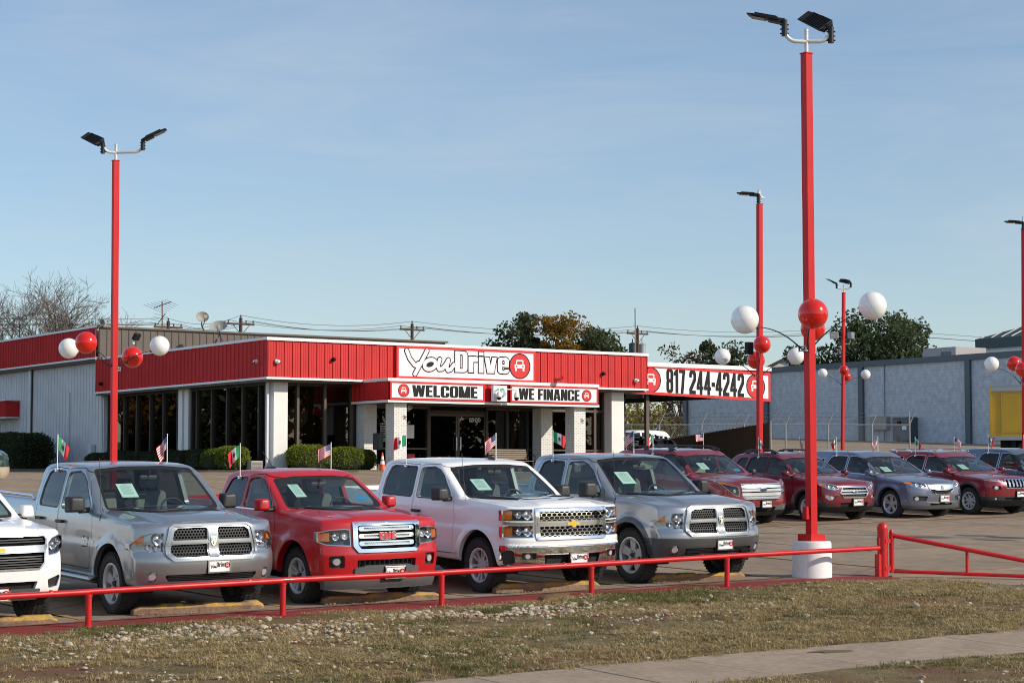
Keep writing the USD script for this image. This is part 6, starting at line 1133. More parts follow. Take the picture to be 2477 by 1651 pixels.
    obj('antenna', cat(cyl(a0, (a0[0] - .06, a0[1] - .01, a0[2] + .80), .004, 6), lathe([(.028, a0[2] - .03), (.012, a0[2] + .05), (.0, a0[2] + .06)], 10).apply_translation((a0[0], a0[1], 0))), 'black_plastic', s.root, smooth=30)
    if not outdoor:
        for sg in (-1, 1): obj('running_board', cat(rbox(-2.75, sg * .96 - .09, .37, -.62, sg * .96 + .09, .44, .03)), 'satin_metal', s.root, smooth=40)
        obj('bed_rail', tube([(-2.85, -.93, 1.38), (-2.95, -.93, 1.42), (-4.6, -.93, 1.42), (-4.7, -.93, 1.38)], .022, 8), 'chrome', s.root, smooth=True)
    else:
        for sg in (-1, 1):
            hk = rpoly([(.42, .46), (.62, .46), (.64, .51), (.40, .51)], .01); hk = hk if sg > 0 else mir(hk)
            obj('tow_hook', s.onfan(extr(hk.difference(hk.buffer(-.018)), .05), .0), 'dark_cavity', s.root)
    return s.done(loc, dz=dz)
def badge_text(s, t, hgt, x, z, mt, bold=True, sx=1.0):
    m = meshkit.text_mesh(t, hgt, .006, bold); v = np.array(m.vertices); v[:, 0] = x + v[:, 0] * sx; v[:, 1] += z
    return obj('lettering', s.onside(trimesh.Trimesh(v, m.faces, process=False), .003), mt, s.root)
def bowtie(w, h): return Polygon([(-w, -h * .52), (-w * .30, -h * .52), (-w * .30, -h), (w * .38, -h), (w * .38, -h * .52), (w, -h * .52), (w * .92, h * .52), (w * .30, h * .52), (w * .30, h), (-w * .38, h), (-w * .38, h * .52), (-w * .92, h * .52)])
def fan(s, poly, d0, d1, ref=.05): return s.onfan(cs(poly, d1 - d0).translate((0, 0, d0)), 0, ref)
def pocket(s, poly, dep, name, mt, both=False, back=True):
    for q in ([poly, mir(poly)] if both else [poly]):
        s.cuts.append(s.frontp(q, -dep, .45, both=False))
        if back: obj(name, fan(s, q.buffer(.002), -dep + .001, -dep + .008, .07), mt, s.root)
def fog(s, c, r, poly=None, bez='black_plastic', dep=.05):
    for sg in (1, -1):
        q = poly if poly is not None else Point(c).buffer(r * 1.25); q = q if sg > 0 else mir(q); cc = (c[0] * sg, c[1])
        s.cuts.append(s.frontp(q, -dep, .45, both=False)); F = holder(s.root, 'fog_light')
        obj('fog_housing', fan(s, q.buffer(.002), -dep + .001, -dep + .008, .06), bez, F); obj('fog_lamp', fan(s, Point(cc).buffer(r), -dep + .01, -.012, .06), 'lamp_glow', F, smooth=30)
def silverado(loc):
    p = dict(plan=[(1.1, .985), (.6, 1.005), (0, 1.01), (-1, 1.0), (-3, 1.0), (-4.9, .99)], side=[(.32, .11), (.42, .045), (.52, .014), (.66, .0), (.9, .0), (.98, .016), (1.1, .012), (1.22, .02), (1.32, .045), (1.46, .10)],
             top=[(1.0, 1.22), (.94, 1.265), (.86, 1.295), (.6, 1.325), (.1, 1.36), (-.35, 1.375), (-.6, 1.375), (-1.0, 1.345), (-2.9, 1.335), (-3.05, 1.36), (-4.9, 1.36)],
             crown=[(1.0, .05), (.3, .045), (-.5, .045), (-.9, .0), (-5, 0)],
             front=[(.32, .80), (.42, .93), (.50, .965), (.62, .98), (.72, .985), (.735, .955), (.80, .962), (.86, .945), (1.0, .94), (1.22, .93), (1.28, .90), (1.38, .80)], fcur=(.075, .17, 6),
             rear=[(.4, -4.75), (1.4, -4.85)], bot=[(-5, .47), (-3, .45), (-.6, .43), (.5, .42), (1.1, .40)], R=.405, rim=.255, W=.265, track=1.745, axles=(0, -3.645), arch=.50, flare=(.03, .11), wheel='twin_six', zc=.42, rimmat='alloy_bright', darkhub=False,
             bulge=lambda x, y: .035 * np.clip((.98 - x) / .25, 0, 1) * np.clip((x + .8) / .4, 0, 1) / (1 + np.exp((y - .50) / .018)) - .01 * np.exp(-((y - .80) / .04) ** 2) * np.clip((.9 - x) / .3, 0, 1) * np.clip((x + .7) / .3, 0, 1), ks=.045, kf=.05,
             gh=dict(ws=[(1.15, -.25), (1.34, -.47), (1.57, -.82), (1.80, -1.20), (2.1, -1.6)], wscur=.14, roof=[(-.8, 1.76), (-1.1, 1.83), (-1.4, 1.872), (-1.9, 1.895), (-2.6, 1.89), (-3.1, 1.84)], rcrown=.045,
                     rear=[(1.1, -3.12), (1.95, -3.0)], tum=[(.5, .08), (1.0, .03), (1.28, .012), (1.50, .06), (1.70, .115), (1.84, .165), (2.05, .25)], plan=[(-.3, .93), (-1, .968), (-2, .972), (-3, .96)], z0=1.16, xdash=-.38,
                     seat=(-1.58, .78), rearseat=-2.6, dash=(-.68, 1.23), mirror=(-1.1, 1.70), wsback=-1.74))
    s = Car('pickup_truck', 'white full-size pickup truck with chrome honeycomb grille and chrome bumper', 'pickup truck', p)
    zb = 1.325
    s.window(rpoly([(-.80, zb), (-1.80, zb), (-1.82, 1.75), (-1.48, 1.775), (-1.30, 1.735), (-1.15, 1.65)], .05), 'side_glass'); s.window(rpoly([(-1.95, zb), (-2.84, zb + .01), (-2.82, 1.55), (-2.74, 1.735), (-2.64, 1.765), (-1.96, 1.765)], .045), 'privacy_glass')
    s.windshield(rpoly([(-.83, 1.345), (.83, 1.345), (.72, 1.78), (.3, 1.815), (-.3, 1.815), (-.72, 1.78)], .05)); s.backlight(rpoly([(-.62, 1.37), (.62, 1.37), (.56, 1.75), (-.56, 1.75)], .05), -2.8)
    s.cuts.append(man(-4.75, -.78, .95, -3.15, .78, 1.7))
    # grille with chrome frame, two lattice rows and a middle bar
    out = rpoly([(-.60, .805), (.60, .805), (.625, .84), (.625, 1.265), (-.625, 1.265), (-.625, .84)], .012); up = rpoly([(-.56, 1.075), (.56, 1.075), (.565, 1.205), (-.565, 1.205)], .012); lo = rpoly([(-.55, .845), (.55, .845), (.56, .995), (-.56, .995)], .012)
    G = holder(s.root, 'grille'); s.cuts.append(s.frontp(out.buffer(-.004), -.1, .5, both=False))
    obj('grille_surround', fan(s, out.difference(unary_union([up, lo, sbox(-.57, 1.02, .57, 1.035)])), -.09, .022, .045), 'chrome', G, smooth=30)
    obj('grille_bar', fan(s, sbox(-.6, 1.008, .6, 1.058), .018, .034), 'chrome', G, smooth=30)
    for o in (up, lo):
        obj('grille_lattice', fan(s, hexmesh(o.buffer(.006), 0.088, .012, .60), -.006, .006), 'chrome', G)
    obj('grille_back', fan(s, out.buffer(-.005), -.097, -.085, .08), 'dark_cavity', G)
    e = affinity.translate(bowtie(.12, .056), 0, 1.03); obj('emblem', cat(fan(s, e, .03, .046), ), 'chrome', G, smooth=30); obj('emblem_face', fan(s, e.buffer(-.009, join_style=2), .046, .052), 'gold', G)
    # two stacked lamps a side
    for za, zb2 in ((1.075, 1.25), (.835, 1.02)):
        q = rpoly([(.645, za), (.645, zb2), (.95, zb2), (1.03, zb2 - .02), (1.03, za), (.95, za)], .008)
        head_lamp(s, q, .09, 'black_plastic', bulbs=((.72, (za + zb2) / 2, .070, 'chrome'), (.84, (za + zb2) / 2, .050, 'chrome')), ambers=(sbox(.915, za + .025, 1.1, zb2 - .025),), frame_mat='chrome')
    for sg in (1, -1):
        b = sbox(.64, 1.03, 1.02, 1.065); obj('lamp_trim', fan(s, b if sg > 0 else mir(b), -.02, .012), 'chrome', s.root, smooth=30)
    bump = s.frontp(rpoly([(-1.3, .2), (1.3, .2), (1.3, .725), (-1.3, .725)], .005), -.55, .5, both=False) ^ man(.56, -2, 0, 2, 2, 2)
    pocket(s, rpoly([(-.47, .46), (.47, .46), (.50, .59), (-.50, .59)], .02), .09, 'bumper_intake', 'dark_cavity')
    for sg in (1, -1): q = rpoly([(.24, .455), (.44, .455), (.44, .53), (.34, .53), (.30, .50), (.24, .50)], .01); obj('intake_block', fan(s, q if sg > 0 else mir(q), -.08, -.01), 'black_plastic', s.root)
    fog(s, (.74, .575), .034, rpoly([(.62, .53), (.84, .53), (.84, .63), (.62, .63)], .015))
    for sg in (1, -1): q = rpoly([(.61, .52), (.85, .52), (.85, .64), (.61, .64)], .02).difference(rpoly([(.625, .535), (.835, .535), (.835, .625), (.625, .625)], .015)); obj('fog_trim', fan(s, q if sg > 0 else mir(q), -.01, .008), 'chrome', s.root, smooth=30)
    q = rpoly([(.90, .47), (1.02, .45), (1.02, .66), (.93, .66)], .03)
    for sg in (1, -1):
        qq = q if sg > 0 else mir(q); s.cuts.append(s.frontp(qq, -.03, .45, both=False)); obj('bumper_step', fan(s, qq.buffer(.002), -.03, -.02), 'black_plastic', s.root)
    s.wipers([((-.70, 1.355), (-.02, 1.375)), ((.0, 1.36), (.66, 1.375))])
    dr = rpoly([(-.74, .53), (-1.875, .53), (-1.875, 1.74), (-1.83, 1.805), (-1.42, 1.83), (-1.22, 1.775), (-.76, 1.36), (-.68, 1.10)], .04); rd = rpoly([(-1.895, .53), (-2.62, .53), (-2.80, .85), (-2.92, 1.3), (-2.90, 1.66), (-2.80, 1.79), (-2.66, 1.815), (-1.90, 1.81)], .04)
    hood = rpoly([(.90, -.55), (.90, .55), (.80, .70), (.62, .80), (-.40, .93), (-.62, .88), (-.74, .4), (-.77, 0), (-.74, -.4), (-.62, -.88), (-.40, -.93), (.62, -.80), (.80, -.70)], .03)
    s.finish('white_paint', [('front_door', dr, (-1.74, 1.115, 'black_plastic', .21)), ('rear_door', rd, (-2.72, 1.125, 'black_plastic', .2))], hood, [('front_bumper', bump, 'chrome')])
    s.mirrors(-.86, 1.40, .22, .20, 'black_plastic', dep=.18); s.plate(.525, .10, off=.02, frame_mat='chrome'); badge_text(s, 'SILVERADO', .048, -1.72, .77, 'badge_red', sx=1.15)
    obj('side_moulding', s.onside(extr(sbox(-2.6, .545, -.6, .575), .004), .004), 'white_paint', s.root)
    obj('roof_antenna', cat(m3.Manifold.batch_hull([m3.Manifold.sphere(.012, 8).translate(q) for q in ((-1.45, .25, 1.885), (-1.64, .25, 1.885), (-1.60, .25, 1.945))])), 'black_plastic', s.root, smooth=40)
    obj('antenna', cyl((-.42, -.955, 1.25), (-.52, -.965, 2.02), .004, 6), 'black_plastic', s.root)
    return s.done(loc)
def mid_truck(name, label, loc, kind):
    canyon = kind == 'canyon'
    p = dict(plan=[(1.0, .915), (.6, .935), (0, .94), (-1, .93), (-3, .93), (-4.6, .92)], side=[(.30, .10), (.40, .04), (.50, .012), (.64, .0), (.86, .0), (.94, .012), (1.06, .010), (1.16, .024), (1.26, .055), (1.4, .10)],
             top=[(.92, 1.13), (.84, 1.185), (.74, 1.215), (.4, 1.245), (0, 1.265), (-.35, 1.285), (-.55, 1.285), (-1.0, 1.27), (-2.6, 1.28), (-2.75, 1.29), (-4.5, 1.29)], crown=[(1.0, .07), (.3, .06), (-.5, .045), (-.9, .0), (-5, 0)],
             front=[(.24, .84), (.34, .885), (.46, .90), (.58, .915), (.70, .925), (.78, .912), (.90, .895), (1.12, .87), (1.18, .82), (1.26, .72)] if canyon else [(.28, .78), (.38, .86), (.5, .90), (.62, .915), (.72, .92), (.80, .91), (.9, .885), (1.12, .85), (1.18, .80), (1.26, .70)], fcur=(.12, .17, 5),
             rear=[(.4, -4.35), (1.4, -4.42)], bot=[(-5, .45), (-3, .43), (-.6, .40), (.45, .34), (.6, .30 if canyon else .36), (1.1, .27 if canyon else .35)], R=.385, rim=.25, W=.255, track=1.59, axles=(0, -3.258), arch=.475, flare=(.045, .12), wheel='twin_five', zc=.40,
             bulge=lambda x, y: .022 * np.clip((.9 - x) / .3, 0, 1) * np.clip((x + .75) / .4, 0, 1) / (1 + np.exp((y - .44) / .016)), ks=.05, kf=.055,
             gh=dict(ws=[(1.08, -.20), (1.26, -.44), (1.47, -.80), (1.68, -1.18), (2.0, -1.68)], wscur=.16, roof=[(-.8, 1.66), (-1.1, 1.73), (-1.4, 1.772), (-1.8, 1.79), (-2.2, 1.778), (-2.6, 1.72)], rcrown=.055,
                     rear=[(1.1, -2.68), (1.85, -2.48)], tum=[(.5, .08), (1.0, .03), (1.2, .012), (1.42, .07), (1.60, .125), (1.72, .18), (1.95, .28)], plan=[(-.3, .87), (-1, .902), (-2, .90), (-2.7, .88)], z0=1.12, xdash=-.36,
                     seat=(-1.48, .70), rearseat=-2.25, dash=(-.64, 1.18), mirror=(-1.06, 1.58), visor=(-1.30, 1.60), wsback=-1.70))
    s = Car(name, label, 'pickup truck', p); paint = 'red_paint' if canyon else 'white_paint'
    zb = 1.26
    s.window(rpoly([(-.78, zb), (-1.70, zb + .005), (-1.72, 1.65), (-1.46, 1.67), (-1.28, 1.635), (-1.13, 1.55)], .05), 'side_glass'); s.window(rpoly([(-1.80, zb + .005), (-2.42, zb + .02), (-2.42, 1.42), (-2.30, 1.62), (-2.18, 1.655), (-1.80, 1.665)], .04), 'privacy_glass', seal=.012)
    s.windshield(rpoly([(-.78, 1.265), (.78, 1.265), (.66, 1.66), (.3, 1.695), (-.3, 1.695), (-.66, 1.66)], .05)); s.backlight(rpoly([(-.58, 1.30), (.58, 1.30), (.5, 1.66), (-.5, 1.66)], .05), -2.3)
    s.cuts.append(man(-4.3, -.70, .9, -2.72, .70, 1.6))
    G = holder(s.root, 'grille')
    if canyon:
        out = rpoly([(-.455, .735), (.455, .735), (.525, .82), (.525, 1.155), (-.525, 1.155), (-.525, .82)], .03); hole = rpoly([(-.415, .785), (.415, .785), (.455, .84), (.455, 1.1), (-.455, 1.1), (-.455, .84)], .03)
        s.cuts.append(s.frontp(out.buffer(-.004), -.1, .5, both=False)); obj('grille_surround', fan(s, out.difference(hole), -.09, .026, .045), 'chrome', G, smooth=30)
        for z in (.825, .925, 1.025):
            b = rpoly([(-.435, z), (.435, z), (.435, z + .062), (-.435, z + .062)], .028); sl = rpoly([(-.36, z + .018), (.36, z + .018), (.36, z + .044), (-.36, z + .044)], .008)
            obj('grille_bar', fan(s, b.difference(sl), -.05, .008, .05), 'chrome', G, smooth=30); obj('grille_mesh', fan(s, hexmesh(sl.buffer(.002), .026, .006), -.02, -.004, .3), 'satin_metal', G)
        obj('grille_back', fan(s, out.buffer(-.005), -.097, -.085, .08), 'dark_cavity', G)
        L, w = words('GMC', .09); k = .092; L = affinity.translate(affinity.scale(unary_union(L), k * 1.45, k, origin=(0, 0)), -w * k * .725, .91)
        obj('lettering', fan(s, L, .012, .030), 'badge_red', G); obj('lettering_rim', fan(s, L.buffer(.004), .006, .022), 'chrome', G)
        hl = rpoly([(.545, .82), (.545, 1.05), (.62, 1.06), (.80, 1.05), (.96, 1.01), (.96, .88), (.86, .84)], .012)
        head_lamp(s, hl, .085, 'black_plastic', bulbs=((.735, .955, .055, 'chrome'), (.615, .955, .045, 'lamp_glow')), ambers=(sbox(.81, .89, 1.0, 1.0),), frame_mat='satin_metal')
        pocket(s, rpoly([(-.46, .53), (.46, .53), (.46, .635), (-.46, .635)], .01), .08, 'bumper_intake', 'dark_cavity')
        for k in range(12): obj('intake_slat', fan(s, sbox(-.42 + .075 * k, .535, -.412 + .075 * k, .63), -.06, -.02), 'black_plastic', s.root)
        sk = rpoly([(-.50, .40), (.50, .40), (.50, .53), (.38, .54), (.34, .56), (-.34, .56), (-.38, .54), (-.50, .53)], .01); obj('skid_plate', fan(s, sk, -.06, .028), 'grey_plastic', s.root, smooth=30)
        vl = rpoly([(-.86, .235), (.86, .235), (.88, .36), (-.88, .36)], .01); obj('front_valance', fan(s, vl, -.10, .008), 'grey_plastic', s.root, smooth=30)
        fog(s, (.735, .615), .045, rpoly([(.63, .53), (.83, .53), (.84, .69), (.64, .70)], .03))
        s.plate(.455, .10, off=.05, frame_mat='chrome')
    else:
        out = rpoly([(-.58, .70), (.58, .70), (.66, .78), (.70, 1.08), (.66, 1.13), (-.66, 1.13), (-.70, 1.08), (-.66, .78)], .03)
        s.cuts.append(s.frontp(out.buffer(-.004), -.09, .5, both=False)); obj('grille_back', fan(s, out.buffer(-.005), -.088, -.078, .08), 'dark_cavity', G)
        rim = out.difference(out.buffer(-.022)); obj('grille_surround', fan(s, rim, -.08, .012), 'satin_metal', G, smooth=30)
        for z in (.735, .765, .795, .825, .855, 1.035, 1.065, 1.095): obj('grille_slat', fan(s, sbox(-.68, z, .68, z + .013).intersection(out.buffer(-.02)), -.05, -.02), 'black_plastic', G)
        bar = rpoly([(-.66, .91), (.66, .91), (.70, .97), (.70, 1.01), (.64, 1.0), (-.64, 1.0), (-.70, 1.01), (-.70, .97)], .01); obj('grille_bar', fan(s, bar, -.05, .018), 'satin_metal', G, smooth=30)
        e = affinity.translate(bowtie(.135, .058), 0, .955); obj('emblem', fan(s, e, .018, .034), 'chrome', G); obj('emblem_face', fan(s, e.buffer(-.009, join_style=2), .034, .040), 'gold', G)
        hl = rpoly([(.715, .86), (.72, 1.02), (.78, 1.08), (.90, 1.115), (.97, 1.10), (.97, .94), (.86, .88)], .012)
        head_lamp(s, hl, .085, 'black_plastic', bulbs=((.80, .99, .055, 'chrome'), (.89, 1.02, .04, 'chrome')), frame_mat='satin_metal')
        pocket(s, rpoly([(-.52, .46), (.52, .46), (.56, .56), (-.56, .56)], .01), .08, 'bumper_intake', 'dark_cavity'); obj('lower_valance', fan(s, rpoly([(-.56, .33), (.56, .33), (.60, .47), (-.60, .47)], .02), -.08, .02), 'grey_plastic', s.root, smooth=30)
        pocket(s, rpoly([(.72, .46), (.86, .48), (.90, .60), (.88, .62), (.70, .57)], .02), .05, 'bumper_vent', 'black_plastic', both=True)
        s.plate(.42, .02, off=.05, frame_mat='chrome')
    s.wipers([((-.64, 1.275), (-.02, 1.29)), ((.0, 1.28), (.6, 1.29))])
    dr = rpoly([(-.70, .50), (-1.755, .50), (-1.755, 1.66), (-1.71, 1.705), (-1.40, 1.73), (-1.22, 1.675), (-.74, 1.28), (-.64, 1.05)], .04)
    hood = rpoly([(.79, -.46), (.79, .46), (.72, .60), (.5, .72), (-.38, .86), (-.56, .82), (-.70, .4), (-.73, 0), (-.70, -.4), (-.56, -.82), (-.38, -.86), (.5, -.72), (.72, -.60)], .03)
    s.finish(paint, [('front_door', dr, (-1.62, 1.10, 'red_paint' if canyon else 'white_paint', .2))], hood, seat='seat_cloth')
    s.mirrors(-.80, 1.32, .19, .18, paint); 
    if canyon:
        badge_text(s, 'CANYON', .045, -1.0, .86, 'chrome'); obj('belt_trim', s.onside(extr(sbox(-2.4, zb - .035, -.86, zb - .02), .006), .002), 'chrome', s.root)
        obj('roof_antenna', cat(m3.Manifold.batch_hull([m3.Manifold.sphere(.03, 8).translate(q) for q in ((-2.05, -.2, 1.78), (-2.25, -.2, 1.775))]), cyl((-2.1, -.2, 1.80), (-2.35, -.24, 2.02), .005, 6)), 'black_plastic', s.root, smooth=40)
    return s.done(loc)
def suv(name, label, loc, K, h=.036, rot=-math.pi / 2, cate='car', group='cars and trucks parked in rows for sale'):
    """K: table of what differs"""
    k = K; W2 = k['half']; hf, hc, zr, zb = k['hood'], k['cowl'], k['roofz'], k['belt']; fx = k['nose']; wb = k['wb']; rl = k['rear']; zt = k['wstop']; cx, tx = k['cowlx'], k['topx']
    b2 = zb + k.get('rise', .06)
    p = dict(plan=[(fx + .1, W2 - .035), (fx - .3, W2 - .005), (-.2, W2), (-1, W2 - .005), (-2, W2 - .005), (rl, W2 - .05)],
             side=[(.20, .12), (.30, .05), (.40, .02), (.55, .01), (.72, .0), (.85, .008), (zb - .13, .002), (zb - .04, .018), (zb + .06, .05), (zb + .25, .12)],
             top=k.get('top') or [(fx, hf - .10), (fx - .07, hf - .035), (fx - .16, hf), (fx - .45, hf + (hc - hf) * .5), (cx + .2, hc - .005), (cx - .1, hc + .005), (cx - .5, zb + .02), (rl + .9, b2 + .01), (rl, b2)],
             crown=[(fx, .12), (fx - .4, .09), (cx, .05), (cx - .4, 0), (-5, 0)], front=k['front'], fcur=k.get('fcur', (.14, .22, 4.5)), rear=[(.2, rl + .08), (.6, rl), (.9, rl + .02), (1.5, rl + .15)],
             bot=[(rl - .1, .34), (-wb - .4, .30), (-wb + .5, .24), (-.6, .24), (.45, .24), (fx + .1, .20)], R=k['R'], rim=k['rim'], W=.225, track=2 * W2 - .27, axles=(0, -wb), arch=k['R'] + .055, flare=(.028, .10), wheel=k.get('wheel', 'twin_five'), lugs=False, zc=k['R'] + .01,
             bulge=k.get('bulge'), ks=.06, kf=.075, rimmat=k.get('rimmat', 'alloy'), darkhub=False,
             gh=dict(ws=[(hc - .14, cx + .22), (hc, cx), ((hc + zt) / 2, (cx + tx) / 2 + .01), (zt, tx), (zt + .25, tx - .5)], wscur=.20, wsn=.55, roof=[(tx + .3, zt - .10), (tx, zt), (tx - .3, zr - .022), (tx - .75, zr), (rl + .9, zr - .012), (rl + .45, zr - .05), (rl, zr - .12)], rcrown=.06,
                     rear=k.get('rearg') or [(zb - .1, rl + .02), (zb + .15, rl + .05), (zr, rl + .42)], tum=[(.5, .08), (zb - .25, .03), (zb - .02, .008), (zb + .15, .055), (zb + .32, .12), (zr - .08, .20), (zr + .2, .34)], plan=[(cx + .2, W2 - .07), (cx - .5, W2 - .03), (-2, W2 - .035), (rl, W2 - .10)], z0=zb - .14, xdash=cx + .02,
                     seat=(tx - .42, zb - .55), rearseat=tx - 1.28, dash=(cx - .24, hc - .06), mirror=(tx + .10, zt - .12), wsback=tx - .5, rn=.8))
    s = Car(name, label, cate, p, group, h); paint = k['paint']
    for q in k['windows']: s.window(rpoly(q[0], q[2] if len(q) > 2 else .035), q[1], seal=k.get('seal', .022), smat=k.get('sealmat', 'black_plastic'))
    wt = k.get('wsw', W2 - .30); s.windshield(rpoly([(-wt - .13, hc + .03), (wt + .13, hc + .03), (wt, zt - .045), (.3, zt - .005), (-.3, zt - .005), (-wt, zt - .045)], .06))
    s.backlight(rpoly([(-wt, zb + .06), (wt, zb + .06), (wt - .08, zr - .12), (-wt + .08, zr - .12)], .06), rl + .6)
    regs = k['face'](s) or []
    if k.get('clad'):
        low = man(rl - .3, -2, 0, fx + .4, 2, k['clad'])
        for xa in (0, -wb): low = low + m3.Manifold.cylinder(2.6, p['arch'] + .055, p['arch'] + .055, 40).transform(M34(RS, (xa, 1.3, p['zc'])))
        if k.get('cladfront'): low = low ^ man(rl - 1, -2, 0, fx - .40, 2, 2) + k['cladfront'](s)
        regs.append(('cladding', low, k.get('cladmat', 'black_plastic')))
    s.wipers([((-wt, hc + .035), (-.02, hc + .055)), ((.02, hc + .04), (wt - .05, hc + .055))])
    x1 = k['doorx']; arc = -wb + p['arch'] + .02
    fd = rpoly([(x1[0], .30), (x1[1] + .01, .30), (x1[1] + .01, zr - .13), (x1[1] + .06, zr - .07), (tx - .35, zr - .08), (tx - .08, zt - .07), (x1[0] - .05, hc + .06), (x1[0] + .04, hc - .2)], .03)
    rd = rpoly([(x1[1] - .01, .30), (arc, .30), (arc - .02, .62), (x1[2], .86), (x1[2] - .02, zb + .1), (x1[2] + .12, zr - .1), (x1[1] - .01, zr - .075)], .03)
    hd = rpoly([(fx - .12, -.42), (fx - .12, .42), (fx - .22, W2 - .34), (fx - .5, W2 - .17), (cx + .1, W2 - .11), (cx - .04, W2 - .2), (cx - .16, .3), (cx - .18, 0), (cx - .16, -.3), (cx - .04, -W2 + .2), (cx + .1, -W2 + .11), (fx - .5, -W2 + .17), (fx - .22, -W2 + .34)], .03)
    hm = k.get('handmat', paint)
    s.finish(paint, [('front_door', fd, (x1[1] + .14, zb - .12, hm, .18)), ('rear_door', rd, (x1[2] + .16, zb - .10, hm, .18))], hd, regs, seat=k.get('seat', 'seat_cloth'))
    s.mirrors(x1[0] - .10, zb + .06, .17, .14, k.get('mirmat', paint), dep=.14)
    if k.get('rails'):
        for sg in (-1, 1):
            yr = W2 - .32; xs = np.linspace(tx - .25, rl + .55, 12); zs = np.interp(xs, [rl + .55, rl + .8, tx - .5, tx - .25], [zr - .05, zr + .02, zr + .03, zr - .035]) + .015
            obj('roof_rail', cat(tube(np.stack([xs, np.full(12, sg * yr), zs], 1), .02, 8)), k['rails'], s.root, smooth=True)
            for xx in (tx - .42, (tx + rl) / 2, rl + .72): obj('rail_foot', cat(rbox(xx - .09, sg * yr - .025, zr - .06, xx + .09, sg * yr + .025, zr + .03, .02)), k['rails'], s.root, smooth=40)
    if k.get('fin'): obj('roof_antenna', cat(m3.Manifold.batch_hull([m3.Manifold.sphere(.012, 8).translate(q) for q in ((rl + .75, 0, zr - .02), (rl + .55, 0, zr - .03), (rl + .58, 0, zr + .05))])), 'black_plastic', s.root, smooth=40)
    s.windowtop = k['flag']
    return s.done(loc, rot)
def lamp_pair(s, poly, **kw): head_lamp(s, rpoly(poly, .012), **kw)
def explorer_face(s):
    G = holder(s.root, 'grille')
    out = rpoly([(-.50, .60), (.50, .60), (.60, .70), (.62, .97), (.56, 1.0), (-.56, 1.0), (-.62, .97), (-.60, .70)], .03); s.cuts.append(s.frontp(out.buffer(-.004), -.08, .5, both=False)); obj('grille_back', fan(s, out.buffer(-.005), -.078, -.068, .08), 'dark_cavity', G)
    for z, hh in ((.70, .075), (.80, .06), (.885, .06)): obj('grille_bar', fan(s, sbox(-.6, z, .6, z + hh).intersection(out.buffer(-.012)), -.05, .018), 'alloy_bright', G, smooth=30)
    top = sbox(-.6, .955, .6, .99).intersection(out.buffer(-.006)); obj('grille_mesh', fan(s, hexmesh(top, .035, .010), -.04, .012), 'alloy_bright', G); lo = sbox(-.6, .62, .6, .69).intersection(out.buffer(-.006)); obj('grille_mesh', fan(s, hexmesh(lo, .035, .010), -.04, .008), 'alloy_bright', G)
    e = affinity.translate(affinity.scale(Point(0, 0).buffer(.1), 1, .42), .0, .845); obj('emblem', fan(s, e, .018, .036), 'chrome', G); obj('emblem_face', fan(s, affinity.scale(e, .86, .8), .036, .040), 'badge_blue', G)
    sc = affinity.translate(affinity.scale(unary_union(words('Drive'[:1])[0]), .0, .0), 0, 0)
    lamp_pair(s, [(.63, .70), (.645, .90), (.72, .95), (.90, 1.04), (1.02, 1.06), (1.02, 1.02), (.86, .82), (.74, .71)], dep=.08, house='black_plastic', bulbs=((.735, .82, .045, 'chrome'),), ambers=(Polygon([(.68, .90), (1.1, 1.02), (1.1, 1.2), (.68, 1.0)]),), frame_mat='satin_metal')
    pocket(s, rpoly([(-.36, .33), (.36, .33), (.42, .44), (-.42, .44)], .02), .06, 'bumper_intake', 'dark_cavity')
    fog(s, (.80, .42), .035); s.plate(.505, .08, off=.03)
    low = s.frontp(rpoly([(-1.3, .0), (1.3, .0), (1.3, .40), (.70, .50), (.55, .47), (-.55, .47), (-.70, .50), (-1.3, .40)], .01), -.9, .5, both=False) ^ man(.38, -2, 0, 2, 2, 2)
    return [('bumper_cover', low, 'grey_plastic')]
def ecosport_face(s):
    G = holder(s.root, 'grille'); out = rpoly([(-.36, .575), (.36, .575), (.47, .70), (.38, .845), (-.38, .845), (-.47, .70)], .02); s.cuts.append(s.frontp(out.buffer(-.004), -.08, .5, both=False)); obj('grille_back', fan(s, out.buffer(-.005), -.078, -.068, .08), 'dark_cavity', G)
    obj('grille_surround', fan(s, out.difference(out.buffer(-.022)), -.06, .016), 'chrome', G, smooth=30)
    for z in (.665, .735): obj('grille_bar', fan(s, sbox(-.5, z, .5, z + .028).intersection(out.buffer(-.024)), -.05, .006), 'satin_metal', G, smooth=30)
    obj('grille_mesh', fan(s, hexmesh(out.buffer(-.022), .05, .009), -.05, -.03), 'grey_plastic', G)
    e = affinity.translate(affinity.scale(Point(0, 0).buffer(.075), 1, .42), 0, .715); obj('emblem', fan(s, e, .006, .024), 'chrome', G); obj('emblem_face', fan(s, affinity.scale(e, .86, .8), .024, .028), 'badge_blue', G)
    lamp_pair(s, [(.46, .80), (.50, .875), (.64, .91), (.82, .945), (.90, .94), (.90, .88), (.74, .79), (.58, .765)], dep=.07, house='satin_metal', bulbs=((.60, .83, .036, 'chrome'), (.70, .85, .036, 'lamp_glow')), ambers=(Polygon([(.76, .86), (1, .9), (1, 1), (.76, 1)]),))
    fog(s, (.66, .60), .04, rpoly([(.56, .60), (.80, .66), (.82, .60), (.74, .53), (.62, .54)], .02), 'satin_metal')
    pocket(s, rpoly([(-.42, .36), (.42, .36), (.46, .46), (-.46, .46)], .02), .05, 'bumper_intake', 'dark_cavity'); s.plate(.47, .07, off=.04, frame_mat='satin_metal')
    return [('bumper_cover', s.frontp(rpoly([(-1.2, 0), (1.2, 0), (1.2, .50), (.66, .44), (.46, .36), (-.46, .36), (-.66, .44), (-1.2, .50)], .01), -.8, .5, both=False) ^ man(.36, -2, 0, 2, 2, 2), 'black_plastic')]
